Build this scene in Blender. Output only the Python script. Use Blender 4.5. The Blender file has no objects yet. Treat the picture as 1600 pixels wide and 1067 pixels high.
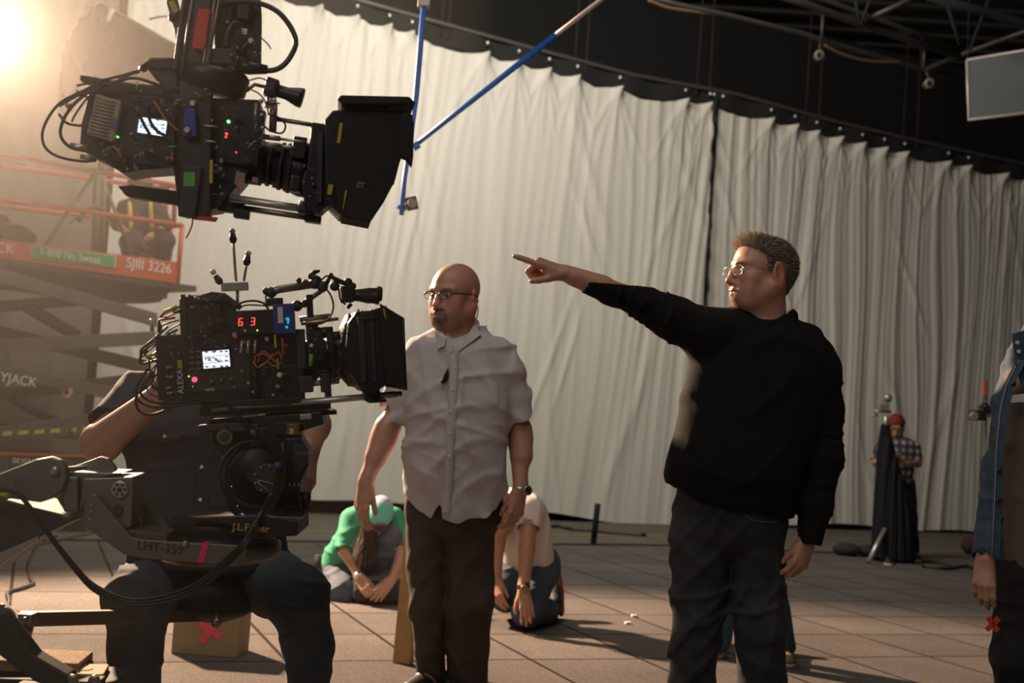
import bpy, bmesh, math, random
import numpy as np
from mathutils import Vector, Matrix, Quaternion
random.seed(7); np.random.seed(7)
SC = bpy.context.scene
COL = SC.collection
# ---------------------------------------------------------------- camera
F_PX = 1950.0
PITCH = math.radians(3.72); ROLL = math.radians(3.72)
CAM = np.array([0.0, 0.0, 1.10])
_F = np.array([0, math.cos(PITCH), math.sin(PITCH)])
_U0 = np.array([0, -math.sin(PITCH), math.cos(PITCH)])
_X0 = np.array([1.0, 0, 0])
_R = math.cos(ROLL)*_X0 + math.sin(ROLL)*_U0
_U = -math.sin(ROLL)*_X0 + math.cos(ROLL)*_U0
cam_data = bpy.data.cameras.new('camera'); cam = bpy.data.objects.new('camera', cam_data); COL.objects.link(cam)
cam.matrix_world = Matrix([[_R[i], _U[i], -_F[i], CAM[i]] for i in range(3)] + [[0, 0, 0, 1]])
cam_data.sensor_width = 36.0; cam_data.lens = 36.0*F_PX/1600.0
cam_data.clip_start = 0.05; cam_data.clip_end = 100
cam_data.dof.use_dof = True; cam_data.dof.focus_distance = 3.6; cam_data.dof.aperture_fstop = 3.8
SC.camera = cam
SC.view_settings.view_transform = 'Standard'; SC.view_settings.look = 'None'
SC.view_settings.gamma = 1.0; SC.view_settings.exposure = 0.0
try: SC.view_settings.use_curve_mapping = False
except Exception: pass
SC.cycles.use_denoising = True
SC.cycles.max_bounces = 6; SC.cycles.volume_bounces = 0
SC.cycles.sample_clamp_indirect = 4.0
SC.cycles.volume_step_rate = 4.0

def P(px, py, d):
    """the point of the place seen at (px, py) at depth d metres"""
    return CAM + d*(_F + _R*(px-800)/F_PX + _U*(533.5-py)/F_PX)
def G(px, py, z=0.0):
    r = _F + _R*(px-800)/F_PX + _U*(533.5-py)/F_PX
    return CAM + r*((z-CAM[2])/r[2])
def V(a): return Vector([float(x) for x in a])

# ---------------------------------------------------------------- world, lamps
world = bpy.data.worlds.new('world'); SC.world = world; world.use_nodes = True
world.node_tree.nodes['Background'].inputs[0].default_value = (0.75, 0.72, 0.66, 1)
world.node_tree.nodes['Background'].inputs[1].default_value = 0.07

def light(name, kind, loc, target, energy, color, **kw):
    ld = bpy.data.lights.new(name, kind); o = bpy.data.objects.new(name, ld); COL.objects.link(o)
    o.location = V(loc)
    d = V(target) - V(loc)
    o.rotation_euler = d.to_track_quat('-Z', 'Y').to_euler()
    ld.energy = energy; ld.color = color
    for k, v in kw.items(): setattr(ld, k, v)
    return o
LAMP = P(-34, 42, 9.3)                      # the big lamp at the upper left, aimed back at the crew
lamp_aim = np.array([0.4, 4.3, 1.1])
light('key_lamp_beam', 'SPOT', LAMP + 0.10*(lamp_aim-LAMP)/np.linalg.norm(lamp_aim-LAMP), lamp_aim, 6900, (1.0, 0.69, 0.46),
      spot_size=math.radians(86), spot_blend=0.5, shadow_soft_size=0.16)
# spill of the set lamps hung over the white curtain
light('curtain_soft_lamp', 'AREA', (-0.6, 9.4, 6.2), (0.9, 14.6, 2.6), 310, (1.0, 0.925, 0.80), shape='RECTANGLE', size=3.0, size_y=1.2)
light('overhead_fill', 'AREA', (-0.5, 2.6, 6.1), (0.6, 5.5, 0.0), 85, (1.0, 0.92, 0.84), shape='RECTANGLE', size=4.0, size_y=3.0)  # unseen fill added above the crew to brighten them
light('front_fill', 'AREA', (-2.8, -3.0, 4.6), (0.2, 4.5, 1.0), 80, (1.0, 0.92, 0.86), shape='RECTANGLE', size=3.5, size_y=2.5)  # added camera-side fill, not a lamp of the set

# ---------------------------------------------------------------- naming helpers
def link(name, me, mat=None, parent=None):
    o = bpy.data.objects.new(name, me); COL.objects.link(o)
    if mat is not None:
        me.materials.clear(); me.materials.append(mat)
    if parent is not None: o.parent = parent
    return o
def tag(o, label=None, cat=None, group=None, kind=None):
    if label: o['label'] = label
    if cat: o['category'] = cat
    if group: o['group'] = group
    if kind: o['kind'] = kind
    return o
def thing(name, label, cat, loc=(0, 0, 0), group=None):
    o = bpy.data.objects.new(name, None); COL.objects.link(o); o.location = V(loc); o.empty_display_size = 0.1
    return tag(o, label, cat, group)
def attach(o, parent):
    """parent o to an (unrotated) empty, keeping its world place"""
    bpy.context.view_layer.update()
    o.parent = parent
    w = Vector((0, 0, 0)); q = parent
    while q is not None: w += q.location; q = q.parent
    o.location = o.location - w
    return o

# ---------------------------------------------------------------- materials
_M = {}
def mat(name, base, rough=0.6, metal=0.0, spec=0.5, noise=None, bump=None, emit=None, sss=0.0, sheen=0.0, attr=None, weave=None, alpha=None, trans=0.0):
    if name in _M: return _M[name]
    m = bpy.data.materials.new(name); m.use_nodes = True; nt = m.node_tree; N = nt.nodes; L = nt.links
    b = N['Principled BSDF']
    b.inputs['Base Color'].default_value = (*base, 1); b.inputs['Roughness'].default_value = rough
    b.inputs['Metallic'].default_value = metal; b.inputs['Specular IOR Level'].default_value = spec
    if sheen: b.inputs['Sheen Weight'].default_value = sheen
    if trans: b.inputs['Transmission Weight'].default_value = trans
    if sss:
        b.inputs['Subsurface Weight'].default_value = sss
        b.inputs['Subsurface Radius'].default_value = (1.0, 0.35, 0.15); b.inputs['Subsurface Scale'].default_value = 0.008
    tc = N.new('ShaderNodeTexCoord')
    src = None
    if attr:
        a = N.new('ShaderNodeAttribute'); a.attribute_name = attr; src = a.outputs['Color']
        L.new(src, b.inputs['Base Color'])
    if noise:                                   # (scale, amount, colour2)
        nz = N.new('ShaderNodeTexNoise'); nz.inputs['Scale'].default_value = noise[0]; nz.inputs['Detail'].default_value = 5
        L.new(tc.outputs['Object'], nz.inputs['Vector'])
        mx = N.new('ShaderNodeMix'); mx.data_type = 'RGBA'
        ramp = N.new('ShaderNodeMapRange'); ramp.inputs[1].default_value = 0.35; ramp.inputs[2].default_value = 0.7
        ramp.inputs[4].default_value = noise[1]
        L.new(nz.outputs['Fac'], ramp.inputs[0]); L.new(ramp.outputs[0], mx.inputs[0])
        if src is not None: L.new(src, mx.inputs[6])
        else: mx.inputs[6].default_value = (*base, 1)
        mx.inputs[7].default_value = (*noise[2], 1)
        L.new(mx.outputs[2], b.inputs['Base Color'])
    if bump:                                    # (scale, strength, distance)
        nb = N.new('ShaderNodeTexNoise'); nb.inputs['Scale'].default_value = bump[0]; nb.inputs['Detail'].default_value = 4
        L.new(tc.outputs['Object'], nb.inputs['Vector'])
        bp = N.new('ShaderNodeBump'); bp.inputs['Strength'].default_value = bump[1]; bp.inputs['Distance'].default_value = bump[2]
        L.new(nb.outputs['Fac'], bp.inputs['Height']); L.new(bp.outputs[0], b.inputs['Normal'])
    if emit:
        b.inputs['Emission Color'].default_value = (*emit[0], 1); b.inputs['Emission Strength'].default_value = emit[1]
    if alpha is not None: b.inputs['Alpha'].default_value = alpha
    _M[name] = m
    return m
def srgb(r, g, b):
    f = lambda c: (c/255/12.92 if c <= 10 else ((c/255+0.055)/1.055)**2.4)
    return (f(r), f(g), f(b))

# ---------------------------------------------------------------- mesh builder
class MB:
    def __init__(s): s.bm = bmesh.new()
    def verts_faces(s, vs, fs, smooth=False):
        n = [s.bm.verts.new(tuple(float(c) for c in v)) for v in vs]
        for f in fs:
            try:
                fc = s.bm.faces.new([n[i] for i in f]); fc.smooth = smooth
            except ValueError: pass
        return n
    def box(s, c, size, R=None, bevel=0.0):
        """box centred at c, half turned by R (3x3 columns = axes)"""
        R = np.eye(3) if R is None else np.array(R)
        b = bmesh.new(); bmesh.ops.create_cube(b, size=1.0)
        for v in b.verts:
            v.co = Vector([v.co[i]*size[i] for i in range(3)])
        if bevel > 0:
            bmesh.ops.bevel(b, geom=list(b.edges), offset=min(bevel, min(size)*0.45), segments=2, affect='EDGES', profile=0.6)
        vs = [R @ np.array(v.co) + np.array(c) for v in b.verts]
        b.verts.index_update()
        fs = [[v.index for v in f.verts] for f in b.faces]; b.free()
        s.verts_faces(vs, fs); return s
    def prism(s, pts2, origin, ax, ay, az, t, bevel=0.0):
        """polygon pts2 in the plane (ax, ay) at origin, thickness t centred along az"""
        o = np.array(origin, float); ax, ay, az = map(np.array, (ax, ay, az)); n = len(pts2)
        vs = [o + ax*p[0] + ay*p[1] - az*t/2 for p in pts2] + [o + ax*p[0] + ay*p[1] + az*t/2 for p in pts2]
        fs = [list(range(n))[::-1], list(range(n, 2*n))] + [[i, (i+1) % n, n+(i+1) % n, n+i] for i in range(n)]
        b = bmesh.new()
        vv = [b.verts.new(tuple(v)) for v in vs]
        for f in fs: b.faces.new([vv[i] for i in f])
        bmesh.ops.recalc_face_normals(b, faces=b.faces)
        if bevel: bmesh.ops.bevel(b, geom=list(b.edges), offset=bevel, segments=2, affect='EDGES', profile=0.6)
        b.verts.index_update()
        s.verts_faces([v.co[:] for v in b.verts], [[v.index for v in f.verts] for f in b.faces]); b.free(); return s
    def lathe(s, c, axis, prof, seg=20, caps=True):
        """prof = [(h, r), ...] along axis from c"""
        c = np.array(c, float); a = np.array(axis, float); a /= np.linalg.norm(a)
        u = np.cross(a, [0, 0, 1.0]); u = u if np.linalg.norm(u) > 0.1 else np.cross(a, [1.0, 0, 0]); u /= np.linalg.norm(u); w = np.cross(a, u)
        vs = []
        for h, r in prof:
            for k in range(seg):
                t = 2*math.pi*k/seg; vs.append(c + a*h + (u*math.cos(t) + w*math.sin(t))*r)
        n = s.verts_faces(vs, [])
        for i in range(len(prof)-1):
            for k in range(seg):
                k2 = (k+1) % seg
                f = s.bm.faces.new([n[i*seg+k], n[i*seg+k2], n[(i+1)*seg+k2], n[(i+1)*seg+k]]); f.smooth = True
        if caps:
            s.bm.faces.new([n[k] for k in range(seg)][::-1]); s.bm.faces.new([n[(len(prof)-1)*seg+k] for k in range(seg)])
        return s
    def cyl(s, a, b, r, r2=None, seg=16, caps=True):
        a, b = np.array(a, float), np.array(b, float); h = np.linalg.norm(b-a)
        if h < 1e-6: return s
        return s.lathe(a, b-a, [(0, r), (h, r if r2 is None else r2)], seg, caps)
    def tube(s, pts, r, seg=8, smooth=True, sub=0):
        pts = [np.array(p, float) for p in pts]
        if sub: pts = spline(pts, sub)
        n = len(pts); tang = []
        for i in range(n):
            t = pts[min(i+1, n-1)] - pts[max(i-1, 0)]; tang.append(t/(np.linalg.norm(t)+1e-9))
        u = np.cross(tang[0], [0.1, 0.2, 1.0]); u /= np.linalg.norm(u)
        vs = []
        for i in range(n):
            u = u - tang[i]*np.dot(u, tang[i]); u /= (np.linalg.norm(u)+1e-9); w = np.cross(tang[i], u)
            rr = r[i] if isinstance(r, (list, tuple, np.ndarray)) and not sub else (r if not isinstance(r, (list, tuple, np.ndarray)) else np.interp(i/(n-1), np.linspace(0, 1, len(r)), r))
            for k in range(seg):
                t = 2*math.pi*k/seg; vs.append(pts[i] + (u*math.cos(t) + w*math.sin(t))*rr)
        m = s.verts_faces(vs, [])
        for i in range(n-1):
            for k in range(seg):
                k2 = (k+1) % seg
                f = s.bm.faces.new([m[i*seg+k], m[i*seg+k2], m[(i+1)*seg+k2], m[(i+1)*seg+k]]); f.smooth = True
        s.bm.faces.new([m[k] for k in range(seg)][::-1]); s.bm.faces.new([m[(n-1)*seg+k] for k in range(seg)])
        return s
    def ball(s, c, r, seg=14, sc=(1, 1, 1)):
        b = bmesh.new(); bmesh.ops.create_uvsphere(b, u_segments=seg, v_segments=max(6, seg//2+2), radius=1.0)
        b.verts.index_update()
        s.verts_faces([np.array(c)+np.array(v.co)*r*np.array(sc) for v in b.verts], [[v.index for v in f.verts] for f in b.faces], True); b.free(); return s
    def build(s, name, m=None, parent=None, label=None):
        me = bpy.data.meshes.new(name)
        bmesh.ops.recalc_face_normals(s.bm, faces=s.bm.faces)
        s.bm.to_mesh(me); s.bm.free()
        # keep the origin inside the piece
        co = np.empty(len(me.vertices)*3); me.vertices.foreach_get('co', co); co = co.reshape(-1, 3)
        if len(co):
            c = (co.min(0)+co.max(0))/2; co -= c; me.vertices.foreach_set('co', co.ravel()); me.update()
        else: c = np.zeros(3)
        o = bpy.data.objects.new(name, me); COL.objects.link(o); o.location = V(c)
        if m is not None: me.materials.append(m)
        if parent is not None: attach(o, parent)
        if label: o['label'] = label
        return o
def spline(pts, sub=6):
    pts = [np.array(p, float) for p in pts]; out = []
    q = [2*pts[0]-pts[1]] + pts + [2*pts[-1]-pts[-2]]
    for i in range(1, len(q)-2):
        for k in range(sub):
            t = k/sub; a, b, c, d = q[i-1], q[i], q[i+1], q[i+2]
            out.append(0.5*((2*b)+(-a+c)*t+(2*a-5*b+4*c-d)*t*t+(-a+3*b-3*c+d)*t**3))
    out.append(pts[-1]); return out
def nrm(v): v = np.array(v, float); return v/np.linalg.norm(v)
def frame(x, z):
    """columns x, y, z of a right-handed frame from a main axis x and a rough z"""
    x = nrm(x); y = nrm(np.cross(z, x)); z = np.cross(x, y); return np.array([x, y, z]).T
CR, CU, CF = _R, _U, _F
def text(name, body, c, ax, ay, size, m, parent=None, depth=0.0008, align='CENTER'):
    """lettering: ax reads left to right, ay is up"""
    cu = bpy.data.curves.new(name, 'FONT'); cu.body = body; cu.size = size; cu.extrude = depth
    cu.align_x = align; cu.align_y = 'CENTER'
    o = bpy.data.objects.new(name, cu); COL.objects.link(o)
    dg = bpy.context.evaluated_depsgraph_get(); me = bpy.data.meshes.new_from_object(o.evaluated_get(dg))
    bpy.data.objects.remove(o); bpy.data.curves.remove(cu)
    ax = nrm(ax); ay = nrm(ay - ax*np.dot(ay, ax)); az = np.cross(ax, ay)
    me.materials.clear(); me.materials.append(m)
    o = bpy.data.objects.new(name, me); COL.objects.link(o)
    R = np.array([ax, ay, az]).T
    n = len(me.vertices); co = np.empty(n*3); me.vertices.foreach_get('co', co); co = co.reshape(-1, 3) @ R.T
    me.vertices.foreach_set('co', co.ravel()); me.update(); o.location = V(c)
    if parent is not None: attach(o, parent)
    return o
def copy_thing(o, parent=None):
    c = o.copy(); COL.objects.link(c); c.parent = parent
    for ch in list(o.children): copy_thing(ch, c)
    return c
# ================================================================ the setting
m_floor = mat('grey stage panels', (0.2, 0.19, 0.17), 0.85)
def floor_material():
    m = bpy.data.materials.new('grey speckled floor panels'); m.use_nodes = True; nt = m.node_tree; N = nt.nodes; L = nt.links
    b = N['Principled BSDF']; b.inputs['Roughness'].default_value = 1.0; b.inputs['Specular IOR Level'].default_value = 0.05
    tc = N.new('ShaderNodeTexCoord')
    mp = N.new('ShaderNodeMapping'); mp.inputs['Rotation'].default_value = (0, 0, math.radians(-20.8)); mp.inputs['Location'].default_value = (0.13, -0.02, 0)
    L.new(tc.outputs['Object'], mp.inputs[0])
    br = N.new('ShaderNodeTexBrick'); br.offset = 0.0; br.inputs['Scale'].default_value = 1.0
    br.inputs['Brick Width'].default_value = 0.575; br.inputs['Row Height'].default_value = 0.65
    br.inputs['Mortar Size'].default_value = 0.010; br.inputs['Mortar Smooth'].default_value = 0.2
    br.inputs['Color1'].default_value = (0.145, 0.128, 0.118, 1); br.inputs['Color2'].default_value = (0.12, 0.108, 0.100, 1)
    br.inputs['Mortar'].default_value = (0.022, 0.018, 0.015, 1)
    L.new(mp.outputs[0], br.inputs['Vector'])
    n1 = N.new('ShaderNodeTexNoise'); n1.inputs['Scale'].default_value = 110; n1.inputs['Detail'].default_value = 3
    n2 = N.new('ShaderNodeTexNoise'); n2.inputs['Scale'].default_value = 1.6; n2.inputs['Detail'].default_value = 6
    L.new(tc.outputs['Object'], n1.inputs[0]); L.new(tc.outputs['Object'], n2.inputs[0])
    r1 = N.new('ShaderNodeMapRange'); r1.inputs[1].default_value = .3; r1.inputs[2].default_value = .7; r1.inputs[3].default_value = .68; r1.inputs[4].default_value = 1.28
    r2 = N.new('ShaderNodeMapRange'); r2.inputs[1].default_value = .3; r2.inputs[2].default_value = .7; r2.inputs[3].default_value = .85; r2.inputs[4].default_value = 1.12
    L.new(n1.outputs[0], r1.inputs[0]); L.new(n2.outputs[0], r2.inputs[0])
    mm = N.new('ShaderNodeMath'); mm.operation = 'MULTIPLY'; L.new(r1.outputs[0], mm.inputs[0]); L.new(r2.outputs[0], mm.inputs[1])
    vm = N.new('ShaderNodeVectorMath'); vm.operation = 'SCALE'; L.new(br.outputs['Color'], vm.inputs[0]); L.new(mm.outputs[0], vm.inputs['Scale'])
    L.new(vm.outputs[0], b.inputs['Base Color'])
    bp = N.new('ShaderNodeBump'); bp.inputs['Strength'].default_value = 0.35; bp.inputs['Distance'].default_value = 0.002
    L.new(n1.outputs[0], bp.inputs['Height']); L.new(bp.outputs[0], b.inputs['Normal'])
    return m
W0 = np.array([-2.18, 13.3, 0.0]); WS = 0.45
WD = nrm([1, WS, 0]); WN = np.array([WD[1], -WD[0], 0])       # along the curtain, and its normal towards the crew
def onwall(px, py, off=0.0):
    r = _F + _R*(px-800)/F_PX + _U*(533.5-py)/F_PX
    t = np.dot(W0 + WN*off - CAM, WN)/np.dot(r, WN); return CAM + r*t
def wall_s(px, py): return np.dot(onwall(px, py) - W0, WD)

m_black = mat('black painted wall', (0.0045, 0.0045, 0.004), 0.9, bump=(6, .3, .01))
m_conc = mat('brown worn concrete', (0.13, 0.11, 0.085), 0.85, noise=(2.5, .7, (0.08, 0.07, 0.055)))
b = MB(); b.box((2, 8, -0.05), (40, 30, 0.10)); fl = b.build('floor', floor_material()); tag(fl, kind='structure')
# worn concrete strip between the panels and the curtain
e0, e1 = G(-300, 842), G(1900, 866)
b = MB(); q0, q1 = W0 - WD*12, W0 + WD*16
b.verts_faces([G(-900, 838, .004), G(480, 846, .004), G(1044, 852, .004), G(1380, 867, .004), G(1620, 905, .004), G(1950, 990, .004), q1 + [0, 0, .004], q0 + [0, 0, .004]], [[0, 1, 2, 3, 4, 5, 6, 7]])
o = b.build('trim_1', m_conc); tag(o, kind='structure')
b = MB()
b.tube([G(-900, 838.5, .006), G(480, 846, .006), G(1044, 852, .006), G(1380, 867, .006), G(1620, 905, .006), G(1950, 990, .006)], 0.010, 6)
o = b.build('trim_2', m_black); tag(o, kind='structure')
# painted yellow line on the concrete
b = MB()
for (xa, xb) in ((300, 1050), (1050, 1700)):
    b.prism([(0, 0), (1, 0), (1, 1), (0, 1)], (0, 0, 0), (0, 0, 0), (0, 0, 0), (0, 0, 1), 0) if False else None
ya = G(300, 827, .005); yb = G(1700, 846, .005); dn = nrm(np.cross(yb-ya, [0, 0, 1]))*0.05
b.verts_faces([ya-dn, yb-dn, yb+dn, ya+dn], [[0, 1, 2, 3]]); o = b.build('trim_3', mat('yellow floor paint', (0.20, 0.145, 0.06), 0.7)); tag(o, kind='structure')
# back wall behind the curtain
b = MB(); b.box((W0 - WN*0.85 + WD*2 + [0, 0, 3.4]), (34, 0.2, 6.8), np.array([WD, -WN, [0, 0, 1.0]]).T)
o = b.build('wall_back', m_black); tag(o, kind='structure')
# ceiling, with the darker grey deck seen at the upper right
m_ceil = mat('dark corrugated roof deck', (0.035, 0.034, 0.024), 0.9, noise=(0.7, .8, (0.018, 0.018, 0.013)))
b = MB(); b.box((2, 9, 6.85), (44, 34, 0.2))
for i in range(60):
    b.box((2, -7+i*0.55, 6.73), (44, 0.12, 0.08))
o = b.build('ceiling', m_ceil); tag(o, kind='structure')

# ---------------------------------------------------------------- the white curtains
def curtain_material(name, base):
    m = bpy.data.materials.new(name); m.use_nodes = True; nt = m.node_tree; N = nt.nodes; L = nt.links
    b = N['Principled BSDF']; b.inputs['Roughness'].default_value = 0.9; b.inputs['Specular IOR Level'].default_value = 0.1
    tc = N.new('ShaderNodeTexCoord'); mp = N.new('ShaderNodeMapping'); mp.inputs['Scale'].default_value = (3.0, 3.0, 0.25); L.new(tc.outputs['Object'], mp.inputs[0])
    n = N.new('ShaderNodeTexNoise'); n.inputs['Scale'].default_value = 1.0; n.inputs['Detail'].default_value = 6; L.new(mp.outputs[0], n.inputs[0])
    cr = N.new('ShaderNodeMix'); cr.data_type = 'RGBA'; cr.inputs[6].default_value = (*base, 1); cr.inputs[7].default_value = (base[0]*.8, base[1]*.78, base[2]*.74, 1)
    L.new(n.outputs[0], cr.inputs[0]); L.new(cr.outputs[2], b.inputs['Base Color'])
    return m
TOPPX = [(-400, -260), (195, -75), (430, -2), (560, 33), (700, 73), (1000, 150), (1113, 166), (1200, 190), (1330, 225), (1600, 282), (1800, 322)]
BOTPX = [(-400, 690), (0, 735), (480, 778), (700, 793), (860, 803), (1044, 823), (1113, 821), (1220, 818), (1350, 820), (1430, 827), (1600, 834), (1800, 842)]
top_s = [wall_s(*p) for p in TOPPX]; top_z = [onwall(*p)[2] for p in TOPPX]
bot_s = [wall_s(*p) for p in BOTPX]; bot_z = [onwall(*p)[2] for p in BOTPX]
BOLTS = [495, 552, 602, 637, 754, 803, 850, 894, 960, 1062, 1100, 1195, 1232, 1266, 1302, 1337, 1371, 1403, 1471, 1502]
def pipe_z(s): return np.interp(s, top_s, top_z) + 0.20
def curtain(name, label, s0, s1, seed, ties, base, fold=0.32, deep=0.042, lean=0.0):
    rs = np.random.RandomState(seed)
    nu = int((s1-s0)/0.018); nv = 110
    u = np.linspace(s0, s1, nu)[None, :]; v = np.linspace(0, 1, nv)[:, None]
    ties = np.array([t for t in ties if s0-0.3 < t < s1+0.3])
    dist = np.min(np.abs(u - ties[:, None]), axis=0)[None, :] if len(ties) else u*0
    nearest = np.abs(np.subtract.outer(u[0], ties)).argmin(1) if len(ties) else None
    zt = np.interp(u, top_s, top_z) - 0.055*np.clip(dist/0.28, 0, 1)**1.4
    zb = np.interp(u, bot_s, bot_z) + 0.02*np.sin(u*3.1+seed)
    z = zt + (zb-zt)*v
    uu = u + lean*v + 0.10*np.sin(v*3.1+u*1.3+seed)*v + 0.04*np.sin(v*7+u*3.7)
    d = np.zeros((nv, nu))
    for k in range(7):                                      # long vertical folds, softly wandering
        w = 2*math.pi/(fold*(0.45+0.42*k)); ph = rs.rand()*6.28
        am = (0.35+0.65*np.clip(np.sin(u*rs.uniform(.5, 1.4)+ph)+.35, 0, 1.3))
        d += deep*0.42*am*(1-np.abs(np.sin(w*uu/2+ph+0.5*np.sin(uu*1.1+k)))**0.75)*(0.55+0.45*np.sin(v*2.2+ph))
    # swags: creases radiating from each tie at the top
    if len(ties):
        near = ties[nearest][None, :]; du = u-near
        for a, g in ((-0.55, 1), (-0.25, .8), (0.25, .8), (0.55, 1)):
            line = du - a*(zt-z)*1.0
            d += 0.030*g*np.exp(-(line/0.035)**2)*np.exp(-(zt-z)/0.55)
        mid = 0.23
        d += 0.05*np.exp(-dist/0.05)*np.exp(-(zt-z)/0.5)
    for k in range(26):                                     # slanting drag creases
        s_c = rs.uniform(s0, s1); z_c = rs.uniform(.5, 4.2); sl = rs.choice([-1, 1])*rs.uniform(.15, .7); ln = rs.uniform(.5, 1.1)
        line = (u-s_c) - sl*(z-z_c)*0.7
        d += rs.uniform(.008, .022)*np.exp(-(line/rs.uniform(.03, .08))**2)*np.exp(-((z-z_c)/ln)**2)
    pts = W0[None, None, :] + WD[None, None, :]*np.broadcast_to(u, z.shape)[..., None] + WN[None, None, :]*(d+0.05)[..., None]
    pts = pts + np.array([0, 0, 1.0])*z[..., None]
    me = bpy.data.meshes.new(name)
    idx = np.arange(nv*nu).reshape(nv, nu)
    fs = np.stack([idx[:-1, :-1], idx[1:, :-1], idx[1:, 1:], idx[:-1, 1:]], -1).reshape(-1, 4)
    c = pts.reshape(-1, 3).mean(0)
    me.from_pydata((pts.reshape(-1, 3)-c).tolist(), [], fs.tolist()); me.shade_smooth()
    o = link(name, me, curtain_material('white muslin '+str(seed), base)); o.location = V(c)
    tag(o, label, 'curtain'); return o
ties = [wall_s(x, np.interp(x, [p[0] for p in TOPPX], [p[1] for p in TOPPX])) for x in [-100, -20, 60, 130, 215, 290, 360, 425]+BOLTS+[1560, 1600, 1640]]
s_gap = wall_s(1107, 300); s_gap0 = wall_s(166, 300)
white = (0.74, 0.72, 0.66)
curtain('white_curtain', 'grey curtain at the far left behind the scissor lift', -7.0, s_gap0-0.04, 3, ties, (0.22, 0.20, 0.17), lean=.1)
curtain('white_curtain', 'widest white muslin curtain, hung behind the bald man and the pointing man', s_gap0+0.05, s_gap-0.03, 5, ties, white, lean=.25)
curtain('white_curtain', 'closely pleated white curtain to the right of the dark rope gap', s_gap+0.03, wall_s(1760, 500), 11, ties, white, fold=0.2, deep=0.07)
# pipe over the curtain with the black batten cloth and the shiny bolts
sA, sB = -6.5, wall_s(1780, 320)
ss = np.linspace(sA, sB, 14)
pp = [W0 + WD*s + WN*0.10 + np.array([0, 0, pipe_z(s)]) for s in ss]
m_pipe = mat('grey steel pipe', (0.16, 0.15, 0.13), 0.5, 0.7)
hang = thing('curtain_pipe', 'long dark steel pipe carrying the white curtains', 'pipe', pp[7])
b = MB(); b.tube(pp, 0.026, 10); b.build('pipe', m_pipe, hang)
b = MB()
n = 220; s_ = np.linspace(sA, sB, n); vs = []
for k, s in enumerate(s_):
    dd = np.min(np.abs(s-np.array(ties)))
    base = W0 + WD*s + WN*(0.08+0.03*math.sin(s*9)); zt = pipe_z(s)
    vs += [base + [0, 0, zt], base + [0, 0, zt-0.18-0.05*min(1, dd/.2)]]
b.verts_faces(vs, [[2*i, 2*i+1, 2*i+3, 2*i+2] for i in range(n-1)], True)
b.build('batten_cloth', mat('black batten cloth', (0.012, 0.012, 0.011), 0.9), hang)
m_bolt = mat('bright zinc', (0.75, 0.8, 0.8), 0.3, 0.6)
for x in BOLTS + [1106, 1120]:
    y = np.interp(x, [p[0] for p in TOPPX], [p[1] for p in TOPPX]); s = wall_s(x, y)
    b = MB(); b.ball(W0 + WD*s + WN*0.13 + [0, 0, pipe_z(s)-0.085], 0.020, 10, (1, 1, 1.2)); b.build('tie_clip', m_bolt, hang)
# dark rope and pole in the gaps
b = MB(); r_ = [onwall(1117-0.042*(y-165)+2*math.sin(y*.13), y, .16) for y in range(150, 640, 12)]
b.tube(r_, 0.017, 7); o = b.build('black_rope', mat('black rope', (0.015, 0.014, 0.013), .9)); tag(o, 'black twisted rope hanging in the gap between the two white curtains', 'rope')
b = MB(); b.cyl(onwall(197, -60, -.02), onwall(116, 740, -.02), .07); o = b.build('dark_post', m_black); tag(o, 'tall dark post showing in the gap between curtains behind the scissor lift', 'post')
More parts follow.
